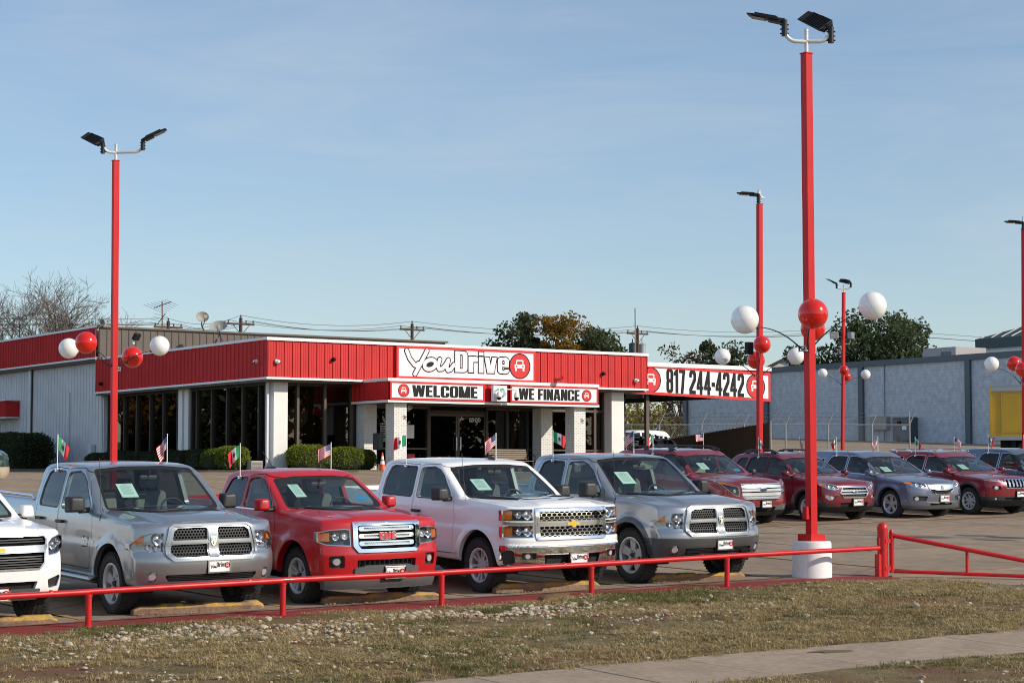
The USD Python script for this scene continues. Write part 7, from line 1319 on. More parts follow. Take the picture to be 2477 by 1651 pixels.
def rdx_face(s):
    G = holder(s.root, 'grille'); out = rpoly([(-.47, .865), (.47, .865), (.46, .80), (.40, .70), (.20, .59), (-.20, .59), (-.40, .70), (-.46, .80)], .02); s.cuts.append(s.frontp(out.buffer(-.004), -.06, .5, both=False)); obj('grille_back', fan(s, out.buffer(-.005), -.058, -.05, .08), 'dark_cavity', G)
    obj('grille_surround', fan(s, out.difference(out.buffer(-.018)), -.05, .014), 'chrome', G, smooth=30); beak = Polygon([(-.44, .845), (.44, .845), (.40, .75), (.16, .70), (0, .695), (-.16, .70), (-.40, .75)]); obj('grille_bar', fan(s, beak, -.04, .012), 'satin_metal', G, smooth=30)
    obj('grille_mesh', fan(s, hexmesh(out.buffer(-.016), .04, .008), -.04, -.02), 'black_plastic', G)
    e = affinity.translate(affinity.scale(Point(0, 0).buffer(.05), .85, 1.15), 0, .775); calip = unary_union([LineString([(-.022, -.04), (-.008, .045)]).buffer(.006), LineString([(.022, -.04), (.008, .045)]).buffer(.006), LineString([(-.016, -.008), (.016, -.008)]).buffer(.005)])
    obj('emblem', cat(fan(s, e.difference(e.buffer(-.009)), .012, .026), fan(s, affinity.translate(calip, 0, .775), .012, .024)), 'chrome', G)
    lamp_pair(s, [(.47, .79), (.48, .86), (.62, .895), (.84, .93), (.95, .93), (.95, .88), (.78, .78), (.62, .745)], dep=.07, house='satin_metal', bulbs=((.60, .82, .04, 'chrome'), (.72, .84, .04, 'lamp_glow')), ambers=(Polygon([(.80, .85), (1, .87), (1, 1), (.80, 1)]),))
    fog(s, (.74, .50), .045, rpoly([(.52, .44), (.82, .46), (.84, .55), (.74, .57), (.46, .56)], .02)); pocket(s, rpoly([(-.36, .33), (.36, .33), (.40, .40), (-.40, .40)], .01), .05, 'bumper_intake', 'dark_cavity'); s.plate(.50, .07, off=.02, frame_mat='chrome')
    for sg in (1, -1): q = rpoly([(.10, .375), (.50, .395), (.50, .42), (.10, .41)], .008); obj('bumper_trim', fan(s, q if sg > 0 else mir(q), -.01, .015), 'chrome', s.root, smooth=30)
    return [('lower_valance', s.frontp(rpoly([(-1.2, 0), (1.2, 0), (1.2, .33), (-1.2, .33)], .01), -.8, .5, both=False) ^ man(.36, -2, 0, 2, 2, 2), 'grey_plastic')]
def cherokee_face(s):
    G = holder(s.root, 'grille')
    for i in range(7):
        y = (i - 3) * .128; q = rpoly([(y - .045, .70), (y + .045, .70), (y + .047, .90), (y + .03, .925), (y - .03, .925), (y - .047, .90)], .012); s.cuts.append(s.frontp(q, -.05, .5, both=False)); obj('grille_slot', fan(s, q.buffer(.002), -.05, -.04, .08), 'dark_cavity', G)
        obj('slot_rim', fan(s, q.buffer(.012).difference(q.buffer(-.008)), -.03, .010), 'chrome', G, smooth=30)
    L, w = words('JEEP', .08) if False else words('EE', .1)
    lamp_pair(s, [(.50, .86), (.50, .915), (.68, .935), (.88, .95), (.92, .945), (.92, .90), (.70, .87)], dep=.05, house='satin_metal', bulbs=((.60, .895, .022, 'lamp_glow'),), ambers=(Polygon([(.62, .80), (.80, .85), (.80, .96), (.62, .93)]),))
    fog(s, (.70, .71), .045, rpoly([(.58, .665), (.80, .68), (.81, .755), (.60, .76)], .02), 'black_plastic')
    fog(s, (.70, .43), .026, Point(.70, .43).buffer(.035)); pocket(s, rpoly([(-.45, .38), (.45, .38), (.48, .46), (-.48, .46)], .02), .05, 'bumper_intake', 'dark_cavity'); s.plate(.545, .05, off=.03)
    return [('bumper_cover', s.frontp(rpoly([(-1.2, 0), (1.2, 0), (1.2, .47), (.5, .50), (-.5, .50), (-1.2, .47)], .01), -.8, .5, both=False) ^ man(.36, -2, 0, 2, 2, 2), 'black_plastic')]
def plain_face(s):
    pocket(s, rpoly([(-.42, .66), (.42, .66), (.45, .80), (-.45, .80)], .02), .05, 'grille', 'black_plastic'); lamp_pair(s, [(.48, .78), (.50, .88), (.84, .95), (.90, .94), (.90, .88), (.62, .75)], dep=.06, house='satin_metal', bulbs=((.62, .83, .04, 'chrome'),)); s.plate(.50, 0, off=.02)
    return []
def wins(zb, rise, zr, A, B, C, D, gm='side_glass', quarter=None):
    """front window A..B, rear window C..D (x), A-pillar slope ends at A[1]"""
    t = zr - .135
    W = [([(A[0], zb), (B, zb + rise * .35), (B, t), (A[1] - .30, t), (A[1], t - .06)], gm), ([(C, zb + rise * .4), (D[0], zb + rise), (D[1], t - .06), (D[1] + .14, t), (C, t)], 'privacy_glass')]
    if quarter: W.append((quarter, 'privacy_glass'))
    return W
EXPL = dict(half=1.0, hood=1.05, cowl=1.14, roofz=1.735, belt=1.13, nose=.95, wb=2.865, rear=-3.98, wstop=1.60, cowlx=-.42, topx=-1.22, R=.385, rim=.255, paint='maroon_paint', face=explorer_face, rise=.04, wsw=.68,
    front=[(.15, .70), (.26, .84), (.40, .93), (.52, .955), (.62, .95), (.70, .94), (.85, .93), (.96, .90), (1.02, .84), (1.12, .72)], windows=wins(1.14, .04, 1.735, (-.70, -1.10), -1.72, -1.80, (-2.62, -2.56), quarter=[(-2.72, 1.19), (-3.52, 1.24), (-3.34, 1.50), (-2.70, 1.56)]), doorx=(-.62, -1.76, -2.70), rails='black_plastic', clad=.36, mirmat='black_plastic', seat='seat_tan', flag=(-2.2, 1.60), bulge=lambda x, y: .02 * np.clip((.95 - x) / .3, 0, 1) * np.clip((x + .5) / .3, 0, 1) / (1 + np.exp((y - .55) / .03)))
ECO = dict(half=.882, hood=.985, cowl=1.09, roofz=1.625, belt=1.07, nose=.80, wb=2.52, rear=-3.20, wstop=1.50, cowlx=-.36, topx=-1.10, R=.335, rim=.215, paint='maroon_dark_paint', face=ecosport_face, rise=.09, wsw=.60, clad=.36, rails='black_plastic', flag=(-1.95, 1.49),
    front=[(.15, .60), (.26, .70), (.38, .78), (.5, .80), (.62, .80), (.75, .785), (.86, .76), (.93, .71), (.99, .62), (1.1, .48)], windows=wins(1.08, .09, 1.625, (-.60, -1.0), -1.50, -1.58, (-2.30, -2.24), quarter=[(-2.38, 1.20), (-2.80, 1.26), (-2.62, 1.44), (-2.36, 1.46)]), doorx=(-.50, -1.54, -2.32))
RDX = dict(half=.935, hood=.925, cowl=1.05, roofz=1.625, belt=1.04, nose=.92, wb=2.685, rear=-3.72, wstop=1.49, cowlx=-.34, topx=-1.18, R=.35, rim=.245, paint='steel_blue_paint', face=rdx_face, rise=.11, wsw=.64, sealmat='chrome', seal=.014, flag=(-2.1, 1.49),
    front=[(.15, .78), (.24, .84), (.34, .89), (.46, .91), (.56, .92), (.68, .915), (.80, .89), (.87, .85), (.93, .74), (1.02, .56)], windows=wins(1.05, .11, 1.625, (-.62, -1.10), -1.60, -1.68, (-2.46, -2.30), quarter=[(-2.54, 1.18), (-2.92, 1.24), (-2.52, 1.44)]), doorx=(-.50, -1.64, -2.44), rimmat='alloy_bright')
CHER = dict(half=.93, hood=.98, cowl=1.055, roofz=1.60, belt=1.05, nose=.90, wb=2.70, rear=-3.70, wstop=1.46, cowlx=-.38, topx=-1.16, R=.36, rim=.23, paint='maroon_paint', face=cherokee_face, rise=.08, wsw=.64, clad=.40, rails='satin_metal', sealmat='chrome', seal=.014, wheel='ten', flag=(-2.05, 1.46),
    front=[(.15, .70), (.26, .80), (.38, .87), (.48, .885), (.60, .895), (.72, .90), (.84, .87), (.93, .81), (.99, .72), (1.1, .56)], windows=wins(1.06, .08, 1.60, (-.62, -1.06), -1.58, -1.66, (-2.40, -2.30), quarter=[(-2.48, 1.16), (-2.95, 1.22), (-2.62, 1.42), (-2.46, 1.43)]), doorx=(-.52, -1.62, -2.40))
CRV = dict(half=.91, hood=.98, cowl=1.07, roofz=1.64, belt=1.06, nose=.90, wb=2.62, rear=-3.55, wstop=1.51, cowlx=-.34, topx=-1.14, R=.345, rim=.215, paint='slate_blue_paint', face=plain_face, rise=.10, wsw=.62, sealmat='chrome', seal=.014, flag=(-2.05, 1.50), mirmat='black_plastic',
    front=[(.15, .70), (.26, .80), (.38, .87), (.5, .90), (.62, .90), (.75, .88), (.86, .85), (.93, .80), (.99, .70), (1.1, .54)], windows=wins(1.07, .10, 1.64, (-.60, -1.04), -1.56, -1.64, (-2.40, -2.28), quarter=[(-2.48, 1.2), (-2.9, 1.28), (-2.5, 1.46)]), doorx=(-.50, -1.60, -2.38))
# ---------------------------------------------------------------- the parked vehicles
t1 = ram_truck('pickup_truck', 'silver pickup truck with crosshair grille and silver bumper, beside the red truck', (10.76 + .97, 25.05))
t2 = mid_truck('pickup_truck', 'bright red pickup truck with wide chrome grille between silver and white trucks', (13.71 + .67, 25.05), 'canyon')
t3 = silverado((16.76 + .70, 25.05))
t4 = ram_truck('pickup_truck', 'silver pickup truck with dark grey bumper and grey wheel arch flares', (19.5 + .78, 25.1), True)
t0 = mid_truck('pickup_truck', 'white pickup truck cut off by the left picture edge', (8.85, 25.05), 'colorado')
c1 = suv('suv', 'maroon car with wide bright silver grille right behind the second silver truck', (31.4 + .30, 37.1), EXPL)
c2 = suv('suv', 'small maroon car with six-sided grille behind the nearest red pole', (34.26 + .5, 37.1), ECO)
c3 = suv('suv', 'grey blue car with beak shaped grille between two maroon cars', (36.9 + .72, 37.1), RDX)
c4 = suv('suv', 'maroon car with seven-slot chrome grille near the right edge', (39.62 + .8, 37.1), CHER)
c5 = suv('suv', 'slate blue car cut by the right picture edge', (43.2, 37.1), CRV)
GRN = dict(EXPL, paint='green_paint', clad=.62, cladmat='tan_paint', face=plain_face, rails=None, hood=1.10); GRN['cladfront'] = lambda s: man(.0, -2, 0, 2, 2, .80)
suv('suv', 'dark green and tan car entering at the left edge before the hedge', (21.5, 60.6), GRN, .05, 0.0, 'car', 'cars standing by the building')
suv('suv', 'black car parked under the carport beside the white right pier', (56.1, 73.6), dict(ECO, paint='black_paint', face=plain_face, fin=True, clad=None), .055, math.pi / 2, 'car', 'cars standing by the building')
suv('suv', 'white car behind the black car under the carport', (65.0, 86.5), dict(RDX, paint='white_paint', face=plain_face), .055, math.pi, 'car', 'cars standing by the building')
# ---------------------------------------------------------------- rail fence, gate, parking stops
mat('rail_red', (.50, .010, .012), .40, 0, .15, spec=.4, var=.10, scale=4, bump=.12, bscale=50, bdist=.002)
fp = [(4.6, 23.55), (7.2, 23.55), (9.82, 23.58), (12.50, 23.62), (14.95, 23.66), (17.50, 23.68), (20.10, 23.76), (23.36, 23.86)]
rf = thing('rail_fence', 'low red pipe rail fence along the front of the lot', 'fence'); hs_ = [.42, .43, .44, .455, .445, .45, .46, .46]
for (u, v), h_ in zip(fp[:-1], hs_): z = float(gz(u, v)); obj('fence_post', cat(cyl((u, v, z - .05), (u, v, z + h_ - .03), .040, 16), lathe([(.046, z + h_ - .06), (.046, z + h_ - .035), (.040, z + h_ - .03)], 16).apply_translation((u, v, 0))), 'rail_red', rf, smooth=40)
for k in range(len(fp) - 1): a, b = fp[k], fp[k + 1]; obj('rail', tube([(*a, float(gz(*a)) + hs_[k]), (*b, float(gz(*b)) + hs_[k + 1])], .0375, 16), 'rail_red', rf, smooth=40); obj('rail_collar', cyl(np.array([*b, float(gz(*b)) + hs_[k + 1]]) - [.5, 0, .002], np.array([*b, float(gz(*b)) + hs_[k + 1]]) - [.47, 0, .002], .040, 16), 'rail_red', rf, smooth=40)
g_ = thing('swing_gate', 'red tubular swing gate standing open at the driveway', 'gate'); gp_ = np.array([23.46, 23.88]); z = float(gz(*gp_))
obj('gate_post', lathe([(.085, z - .05), (.085, z + .74), (.089, z + .745), (.089, z + .78), (.075, z + .83), (.04, z + .855), (0, z + .86)], 24).apply_translation((*gp_, 0)), 'rail_red', g_, smooth=40); hp_ = gp_ + np.array([.125, -.075]); obj('hinge_post', lathe([(.040, z + .06), (.040, z + .70), (.045, z + .705), (.03, z + .745), (0, z + .755)], 16).apply_translation((*hp_, 0)), 'rail_red', g_, smooth=40)
dg = np.array([1.45, -1.68]); dg /= np.linalg.norm(dg); e_ = hp_ + dg * 3.1; pg = lambda s, h_: np.array([*(hp_ + dg * s), z + h_])
obj('top_rail', cyl(pg(0, .655), pg(3.1, -.02 + .10), .036, 14), 'rail_red', g_, smooth=40); obj('bottom_rail', cyl(pg(0, .085), pg(3.1, .0), .030, 14), 'rail_red', g_, smooth=40)
for s_ in (1.18, 2.12): obj('gate_upright', cyl(pg(s_, .085 - .085 * s_ / 3.1), pg(s_, .655 - .575 * s_ / 3.1), .026, 12), 'rail_red', g_, smooth=40)
obj('hinge', cat(bx(gp_[0] - .02, gp_[1] - .09, z + .53, hp_[0] + .03, hp_[1] + .04, z + .60), bx(gp_[0] - .02, gp_[1] - .09, z + .10, hp_[0] + .03, hp_[1] + .04, z + .16)), 'rail_red', g_); obj('latch_plate', cat(bx(gp_[0] - .13, gp_[1] - .05, z, gp_[0] - .08, gp_[1] + .05, z + .36), bx(gp_[0] - .10, gp_[1] - .03, z + .5, gp_[0] - .08, gp_[1] + .03, z + .62)), 'rail_red', g_)
mat('stop_core', (.20, .125, .085), .95, var=.3, scale=18, bump=.6, bscale=45, bdist=.012)
sp_ = [((7.85, 24.35), 'parking stop with chipped yellow paint at the left picture edge, before the white truck'), ((10.87, 24.66), 'broken yellow parking stop before the first silver truck'), ((13.62, 24.58), 'crumbling yellow parking stop before the red truck'), ((16.52, 24.72), 'worn brown and yellow parking stop before the white full-size truck'), ((19.50, 24.86), 'most broken parking stop, cracked at its right end, before the second silver truck')]
for k, ((u, v), lab) in enumerate(sp_):
    z = float(gz(u + 1, v)); t = thing('parking_stop', lab, 'parking stop', (u, v, z), .0182, 'crumbling parking stops along the rail fence'); n = 64; prof = [(-.085, 0), (-.085, .035), (-.080, .07), (-.062, .115), (-.04, .132), (.04, .132), (.062, .115), (.085, .04), (.085, 0)]; L = 1.88
    V = np.array([[L * i / n, y, zz] for i in range(n + 1) for y, zz in prof]); nz_ = meshkit.fbm(V * [9, 14, 14] + k * 9.7, 4, k); er = np.clip(meshkit.fbm(np.stack([V[:, 0] * 3.2, 0 * V[:, 0], 0 * V[:, 0]], -1) + k * 3.1, 3, k + 4) - .34, 0, 1) * 2.2
    low = np.clip((.115 - V[:, 2]) / .1, 0, 1); V[:, 1] += np.where(V[:, 1] < 0, 1, -.3) * (.055 * er * low + .028 * (nz_ - .5) * (.3 + low)); V[:, 2] += .014 * (nz_ - .5) * (V[:, 2] > .02) - .03 * er * (V[:, 2] > .1) * (er > .45)
    for i in range(n + 1):
        e = min(i, n - i); 
        if e < 3: V[i * 9:(i + 1) * 9, 2] *= (.62 + .12 * e); V[i * 9:(i + 1) * 9, 1] *= .80 + .06 * e
    q = [[i * 9 + j, (i + 1) * 9 + j, (i + 1) * 9 + j + 1, i * 9 + j + 1] for i in range(n) for j in range(8)]; b = len(V); F = np.array(q); m = meshkit_tri(V, F[:, ::-1]); caps = TM(V, [[0, j, j + 1] for j in range(1, 8)] + [[n * 9, n * 9 + j + 1, n * 9 + j] for j in range(1, 8)], process=False)
    tri_ = np.array(m.faces); rowj = np.array([j for i in range(n) for j in range(8)] * 2); top_ = (rowj >= 2) & (rowj <= 6); obj('painted_top', TM(V, tri_[top_], process=False), 'stop_paint', t, smooth=True); obj('concrete_core', cat(TM(V, tri_[~top_], process=False), caps), 'stop_core', t, smooth=40)
    rr_ = np.random.default_rng(k + 90); rub = []
    for q_ in range(90): s_ = .006 + .016 * rr_.random() ** 2; rub.append(mv(TM(np.array(pebble(1).vertices) * s_, pebble(1).faces, process=False), rr_.uniform(-.03, L + .05), -.09 - .07 * rr_.random() ** 1.5, s_ * .3))
    tagp(obj('rubble', cat(*rub), 'stone_tan', t, smooth=True), None, None, None, 'stuff')
# ---------------------------------------------------------------- flags and price sheets on the cars
mat('cloth_red', (.52, .02, .03), .8); mat('cloth_white', (.74, .74, .74), .8); mat('cloth_green', (.02, .26, .09), .8); mat('cloth_blue', (.02, .03, .14), .8); mat('cloth_brown', (.12, .09, .04), .8)
def cloth(seed, fly, L, H, droop):
    r_ = np.random.default_rng(seed); ph = r_.uniform(0, 6, 3)
    def f(s, h):   # s along the fly 0..1, h along the hoist 0..1
        s, h = np.asarray(s, float), np.asarray(h, float); d = droop * (1 - .25 * h); a = s * L; x = a * np.cos(d) * (1 - .12 * s); z = h * H - a * np.sin(d) * (.75 + .25 * s); n = .040 * np.sin(6.5 * s + ph[0] + 2 * h) * s + .03 * np.sin(11 * s + ph[1]) * s
        return np.stack([x * math.cos(fly) - n * math.sin(fly), x * math.sin(fly) + n * math.cos(fly), z], -1)
    return f
def patch(f, s0, s1, h0, h1, ns=8, nh=4, off=0):
    S, H = np.meshgrid(np.linspace(s0, s1, ns), np.linspace(h0, h1, nh), indexing='ij'); V = f(S, H).reshape(-1, 3); n, m = S.shape; q = [[i * m + j, (i + 1) * m + j, (i + 1) * m + j + 1, i * m + j + 1] for i in range(n - 1) for j in range(m - 1)]; a = TM(V, meshkit_tri(V, np.array(q)).faces, process=False); return a
def flag(kind, seed, fly, droop, label):
    t = thing('window_flag', label, 'flag', group=None); obj('flag_pole', cat(cyl((0, 0, -.03), (0, 0, .455), .0065, 8), m3.Manifold.sphere(.010, 8).translate((0, 0, .457))), 'plate_white', t, smooth=40); obj('window_clip', cat(bx(-.035, -.012, -.05, .035, .012, -.01), bx(-.02, -.035, -.02, .02, .0, -.01)), 'plate_white', t); f0 = cloth(seed, fly, .25, .17, droop); f = lambda s, h: f0(s, h) + [0, 0, .275]
    if kind == 'green':
        for k, mt in enumerate(('cloth_green', 'cloth_white', 'cloth_red')): obj('flag_band', patch(f, k / 3, (k + 1) / 3, 0, 1, 6, 6), mt, t, smooth=True)
        a = np.linspace(0, 2 * math.pi, 15)[:-1]; ring_ = np.array([(.5 + .10 * math.cos(x), .5 + .19 * math.sin(x)) for x in a]); V = np.vstack([f(ring_[:, 0], ring_[:, 1]), f(np.array([.5]), np.array([.5]))]); nn = np.cross(V[3] - V[-1], V[0] - V[-1]); nn = nn / (np.linalg.norm(nn) + 1e-9) * .003
        obj('flag_emblem', cat(TM(V + nn, [[i, (i + 1) % 14, 14] for i in range(14)], process=False), TM(V - nn, [[i, (i + 1) % 14, 14] for i in range(14)], process=False)), 'cloth_brown', t)
    else:
        for k in range(13): obj('flag_stripe', patch(f, .4 if k >= 6 else 0, 1, k / 13, (k + 1) / 13, 9, 2), 'cloth_red' if k % 2 == 0 else 'cloth_white', t, smooth=True)
        obj('flag_canton', patch(f, 0, .4, 6 / 13, 1, 6, 5), 'cloth_blue', t, smooth=True); st = []
        for i in range(5):
            for j in range(6): s0, h0 = .03 + .065 * j, 6 / 13 + .05 + .098 * i; p_ = patch(f, s0, s0 + .022, h0, h0 + .032, 2, 2); n_ = np.cross(p_.vertices[1] - p_.vertices[0], p_.vertices[2] - p_.vertices[0]); n_ = n_ / (np.linalg.norm(n_) + 1e-12) * .002; st += [mv(p_, *n_), mv(p_, *(-n_))]
        obj('flag_stars', cat(*st), 'cloth_white', t)
    return t
def on_car(s, p): M = UsdGeom.Xformable(s.root).ComputeLocalToWorldTransform(Usd.TimeCode.Default()); q = M.Transform(Gf.Vec3d(*map(float, p))); return np.array([q[0], q[1], q[2]])
carlist = [(t1, (-2.28, 1.80), 'first silver truck', (.2, 1.0), (2.9, 1.15)), (t2, (-2.05, 1.66), 'red pickup truck', (3.3, .8), (3.4, .5)), (t3, (-2.30, 1.78), 'white full-size truck', (3.5, .35), (3.3, .75)), (t4, (-2.28, 1.80), 'second silver truck', (-.3, .45), (3.5, .7)),
           (c1, c1.windowtop, 'maroon car with wide silver grille', (3.6, .9), (3.4, .1)), (c2, c2.windowtop, 'small maroon car', (-.6, 1.0), (-.7, 1.1)), (c3, c3.windowtop, 'grey blue car', (3.4, 1.1), (3.4, .9)), (c4, c4.windowtop, 'maroon seven-slot car', (-.5, .9), (-.5, .6)), (c5, c5.windowtop, 'slate blue car', (-.6, 1.0), (-.4, .7))]
for k, (s, (x, zz), nm_, a, b) in enumerate(carlist):
    for side, kind, (fly, droop) in ((-1, 'green', a), (1, 'stripes', b)):
        y = float(s.surf(x, zz, 1, side)) + side * .012; w_ = on_car(s, (x, y, zz + .03)); f = flag(kind, 200 + 2 * k + side, fly - YAW, droop, (f'green, white and red flag on near window of the {nm_}' if kind == 'green' else f'red striped flag on far window of the {nm_}')); place(UsdGeom.Xform(f), w_, 0)
for s, y, z, w_, h_, yaw_, nm_ in ((t1, -.40, 1.58, .24, .30, 0, 'first silver truck'), (t2, -.42, 1.52, .17, .34, .5, 'red pickup truck, folded over at the top'), (t3, -.42, 1.55, .25, .29, 0, 'white full-size truck'), (t4, -.43, 1.58, .27, .31, 0, 'second silver truck'), (c1, -.36, 1.36, .24, .28, 0, 'maroon car with wide silver grille'), (c3, -.40, 1.20, .26, .24, 0, 'grey blue car'), (c4, -.34, 1.22, .25, .24, 0, 'maroon seven-slot car')):
    x = float(s.surf(y, z, 0)); x2 = float(s.surf(y, z - .12, 0)); up_v = np.array([x - x2, 0, .12]); up_v /= np.linalg.norm(up_v); o = np.array([x, y, z]) + np.array([-up_v[2], 0, up_v[0]]) * .022; O = on_car(s, o); A = on_car(s, o + [0, 1.0, 0]) - O; Bv = on_car(s, o + up_v) - O; M = frame(O, A, Bv)
    t = thing('price_sheet', f'pale price sheet inside the windscreen of the {nm_}', 'paper sheet'); obj('sheet', xf(bx(-w_ / 2, -h_ / 2, -.002, w_ / 2, h_ / 2, 0), M), 'paper', t); obj('print_lines', xf(cat(*[bx(-w_ * .34, h_ * (.32 - .075 * k), .0006, w_ * (.34 - .12 * (k % 3 == 2)), h_ * (.32 - .075 * k) + .006, .0014) for k in range(9)], bx(-w_ * .18, h_ * .40, .0006, w_ * .18, h_ * .43, .0014)), M), 'ink_grey', t)
for s, y, z, nm_ in ((t2, .52, 1.40, 'blue sticker in the lower corner of the red truck windscreen'), (t0, -.52, 1.38, 'blue round sticker in the white truck windscreen at left edge'), (c1, .56, 1.25, 'blue round sticker in the first maroon car windscreen')):
    x = float(s.surf(y, z, 0)); x2 = float(s.surf(y, z - .12, 0)); up_v = np.array([x - x2, 0, .12]); up_v /= np.linalg.norm(up_v); o = np.array([x, y, z]) + np.array([-up_v[2], 0, up_v[0]]) * .016; O = on_car(s, o); M = frame(O, on_car(s, o + [0, 1.0, 0]) - O, on_car(s, o + up_v) - O); tagp(obj('windscreen_sticker', xf(extr(affinity.scale(Point(0, 0).buffer(.075), 1.25, .8), .002), M), 'sticker_blue'), nm_, 'sticker')
# ---------------------------------------------------------------- porch things
mat('bench_wood', (.25, .19, .13), .7, var=.15, scale=8); mat('cone_orange', (.70, .085, .015), .5); mat('skin', (.35, .20, .13), .6); mat('jacket_pale', (.42, .39, .36), .9); mat('hair_dark', (.015, .012, .01), .7); mat('knit_cream', (.55, .50, .38), .95)
bn = thing('bench', 'wooden slat bench with black iron arms by the shop window', 'bench', (46.1, 67.75, 3.10))
for k in range(5): obj('slat', cat(rbox(-.92, .22 + .02 * k, .50 + .085 * k, .92, .25 + .02 * k, .565 + .085 * k, .008)), 'bench_wood', bn)
for k in range(4): obj('slat', cat(rbox(-.92, -.25 + .11 * k, .42, .92, -.16 + .11 * k, .45, .008)), 'bench_wood', bn)
for x in (-.96, .96): obj('iron_end', cat(tube([(x, -.28, 0), (x, -.24, .42), (x, .2, .42), (x, .30, .95)], .022, 6), tube([(x, .24, 0), (x, .2, .42)], .022, 6), tube([(x, .24, .66), (x, -.1, .68), (x, -.3, .62), (x, -.28, .42)], .02, 6)), 'ink', bn, smooth=True)
cn = thing('traffic_cone', 'orange traffic cone with two white bands on the porch', 'traffic cone', (39.25, 66.3, 3.10)); rz = lambda h_: .125 - .105 * (h_ - .03) / .68
obj('cone_base', cat(rbox(-.18, -.18, 0, .18, .18, .03, .01)), 'cone_orange', cn, smooth=40)
for a, b, mt in ((.03, .27, 'cone_orange'), (.27, .39, 'paper_white'), (.39, .45, 'cone_orange'), (.45, .57, 'paper_white'), (.57, .71, 'cone_orange')): obj('cone_band', lathe([(rz(a), a), (rz(b), b)] + ([(0, b)] if b > .7 else []), 24), mt, cn, smooth=40)
sk = thing('loudspeaker', 'black loudspeaker on a tripod stand beside the brick pillar', 'loudspeaker', (39.57, 67.2, 3.10)); obj('cabinet', cat(rbox(-.14, -.16, .82, .14, .14, 1.45, .03).rotate((0, 0, 25))), 'black_plastic', sk, smooth=40); obj('grille', xf(cat(rbox(-.12, .84, -.01, .12, 1.43, .01, .005)), frame((.068, -.150, 0), (.906, .423, 0), (0, 0, 1))), 'grey_plastic', sk)
obj('stand_pole', cyl((0, 0, .15), (0, 0, .85), .018), 'ink', sk)
for k in range(3): obj('stand_leg', cyl((0, 0, .5), (.36 * math.cos(k * 2.1 + .4), .36 * math.sin(k * 2.1 + .4), .01), .012), 'ink', sk)
ac = thing('window_unit', 'beige air conditioning unit low beside the corner pier', 'air conditioner', (35.15, 68.75, 3.10)); obj('case', cat(rbox(-.24, -.2, 0.02, .24, .2, .40, .02)), 'beige_box', ac, smooth=40); obj('louvre', cat(*[bx(-.2, -.21, .06 + .05 * k, .2, -.2, .08 + .05 * k) for k in range(6)]), 'slate_trim', ac)
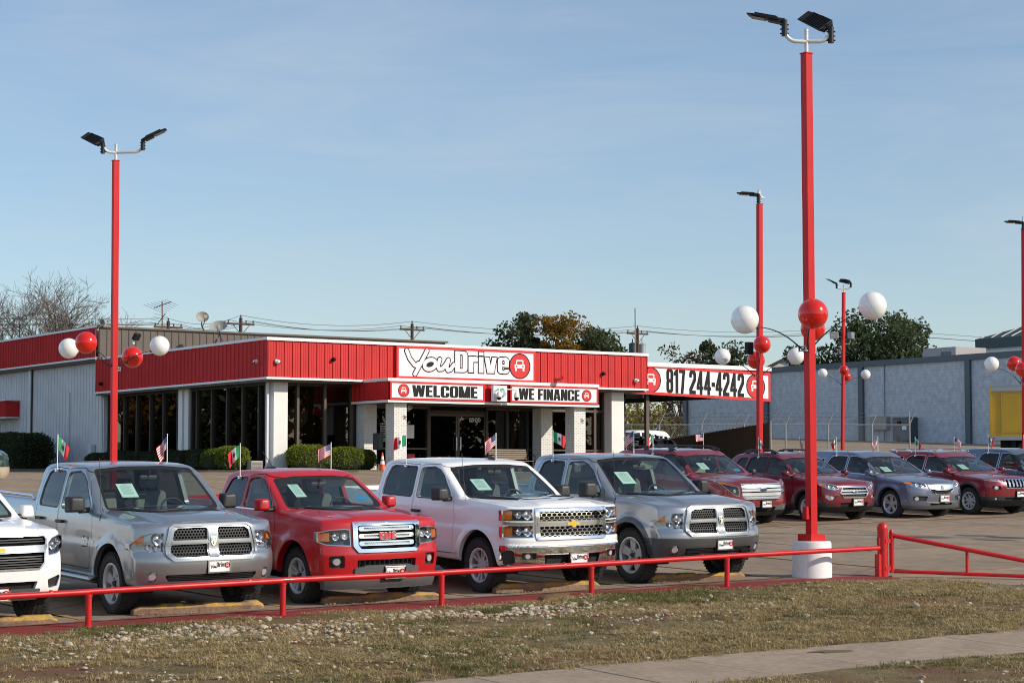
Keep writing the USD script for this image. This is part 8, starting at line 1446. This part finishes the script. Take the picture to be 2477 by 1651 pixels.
def person():
    t = thing('person', 'person in pale jacket and cream knitted hat seated behind the shop window', 'person', (47.31, 70.6, 3.10)); J = {'pel': (0, 0, .52, .17), 'chest': (0, .02, .92, .17), 'sh_l': (-.19, .03, 1.02, .075), 'sh_r': (.19, .03, 1.02, .075), 'el_l': (-.27, .10, .76, .055), 'el_r': (.27, .10, .76, .055), 'wr_l': (-.14, .32, .70, .04), 'wr_r': (.14, .32, .70, .04), 'kn_l': (-.13, .46, .50, .075), 'kn_r': (.13, .46, .50, .075), 'an_l': (-.13, .50, .09, .05), 'an_r': (.13, .50, .09, .05), 'to_l': (-.13, .66, .05, .04), 'to_r': (.13, .66, .05, .04), 'hip_l': (-.1, .03, .50, .12), 'hip_r': (.1, .03, .50, .12), 'nk': (0, .03, 1.10, .06)}
    S_ = lambda k: m3.Manifold.sphere(J[k][3], 16).translate(J[k][:3]); bone = lambda a, b: m3.Manifold.batch_hull([S_(a), S_(b)])
    b = m3.Manifold.batch_boolean([bone(*q) for q in (('pel', 'chest'), ('sh_l', 'sh_r'), ('chest', 'sh_l'), ('chest', 'sh_r'), ('chest', 'nk'), ('sh_l', 'el_l'), ('sh_r', 'el_r'), ('el_l', 'wr_l'), ('el_r', 'wr_r'), ('hip_l', 'kn_l'), ('hip_r', 'kn_r'), ('kn_l', 'an_l'), ('kn_r', 'an_r'), ('an_l', 'to_l'), ('an_r', 'to_r'), ('pel', 'hip_l'), ('pel', 'hip_r'))], m3.OpType.Add).refine_to_length(.04)
    m = TM(*tri(b), process=True); trimesh.smoothing.filter_taubin(m, iterations=8); obj('body', m, 'jacket_pale', t, smooth=True); hd = m3.Manifold.batch_hull([m3.Manifold.sphere(.085, 18).translate((0, .05, 1.27)), m3.Manifold.sphere(.06, 16).translate((0, .085, 1.19))]) + m3.Manifold.sphere(.02, 8).translate((0, .15, 1.235)); obj('head', cat(hd), 'skin', t, smooth=50)
    for sx in (-1, 1):
        hnd = [m3.Manifold.batch_hull([m3.Manifold.sphere(.03, 8).translate((sx * .13, .34, .69)), m3.Manifold.sphere(.026, 8).translate((sx * .11, .40, .67))])] + [m3.Manifold.batch_hull([m3.Manifold.sphere(.009, 6).translate((sx * (.09 + .014 * q), .41, .67)), m3.Manifold.sphere(.008, 6).translate((sx * (.085 + .014 * q), .45 + .006 * (q % 3), .645))]) for q in range(4)] + [m3.Manifold.batch_hull([m3.Manifold.sphere(.01, 6).translate((sx * .09, .36, .69)), m3.Manifold.sphere(.009, 6).translate((sx * .065, .40, .685))])]; obj('hand', cat(*hnd), 'skin', t, smooth=50)
    obj('hair', cat(m3.Manifold.batch_hull([m3.Manifold.sphere(.09, 14).translate((0, .03, 1.25)), m3.Manifold.sphere(.07, 12).translate((0, -.05, 1.02))])), 'hair_dark', t, smooth=50); obj('knitted_hat', cat(m3.Manifold.batch_hull([m3.Manifold.sphere(.102, 18).translate((0, .045, 1.30)), m3.Manifold.sphere(.08, 16).translate((0, .03, 1.36))])), 'knit_cream', t, smooth=50); return t
person(); chr_ = thing('chair', 'dark chair under the seated person behind the shop window', 'chair', (47.31, 70.6, 3.10)); obj('seat', bx(-.24, -.2, .38, .24, .3, .42), 'ink', chr_); obj('backrest', bx(-.22, -.25, .45, .22, -.21, .80), 'ink', chr_)
for x in (-.2, .2):
    for y in (-.17, .27): obj('leg', bx(x - .015, y - .015, 0, x + .015, y + .015, .38), 'ink', chr_)
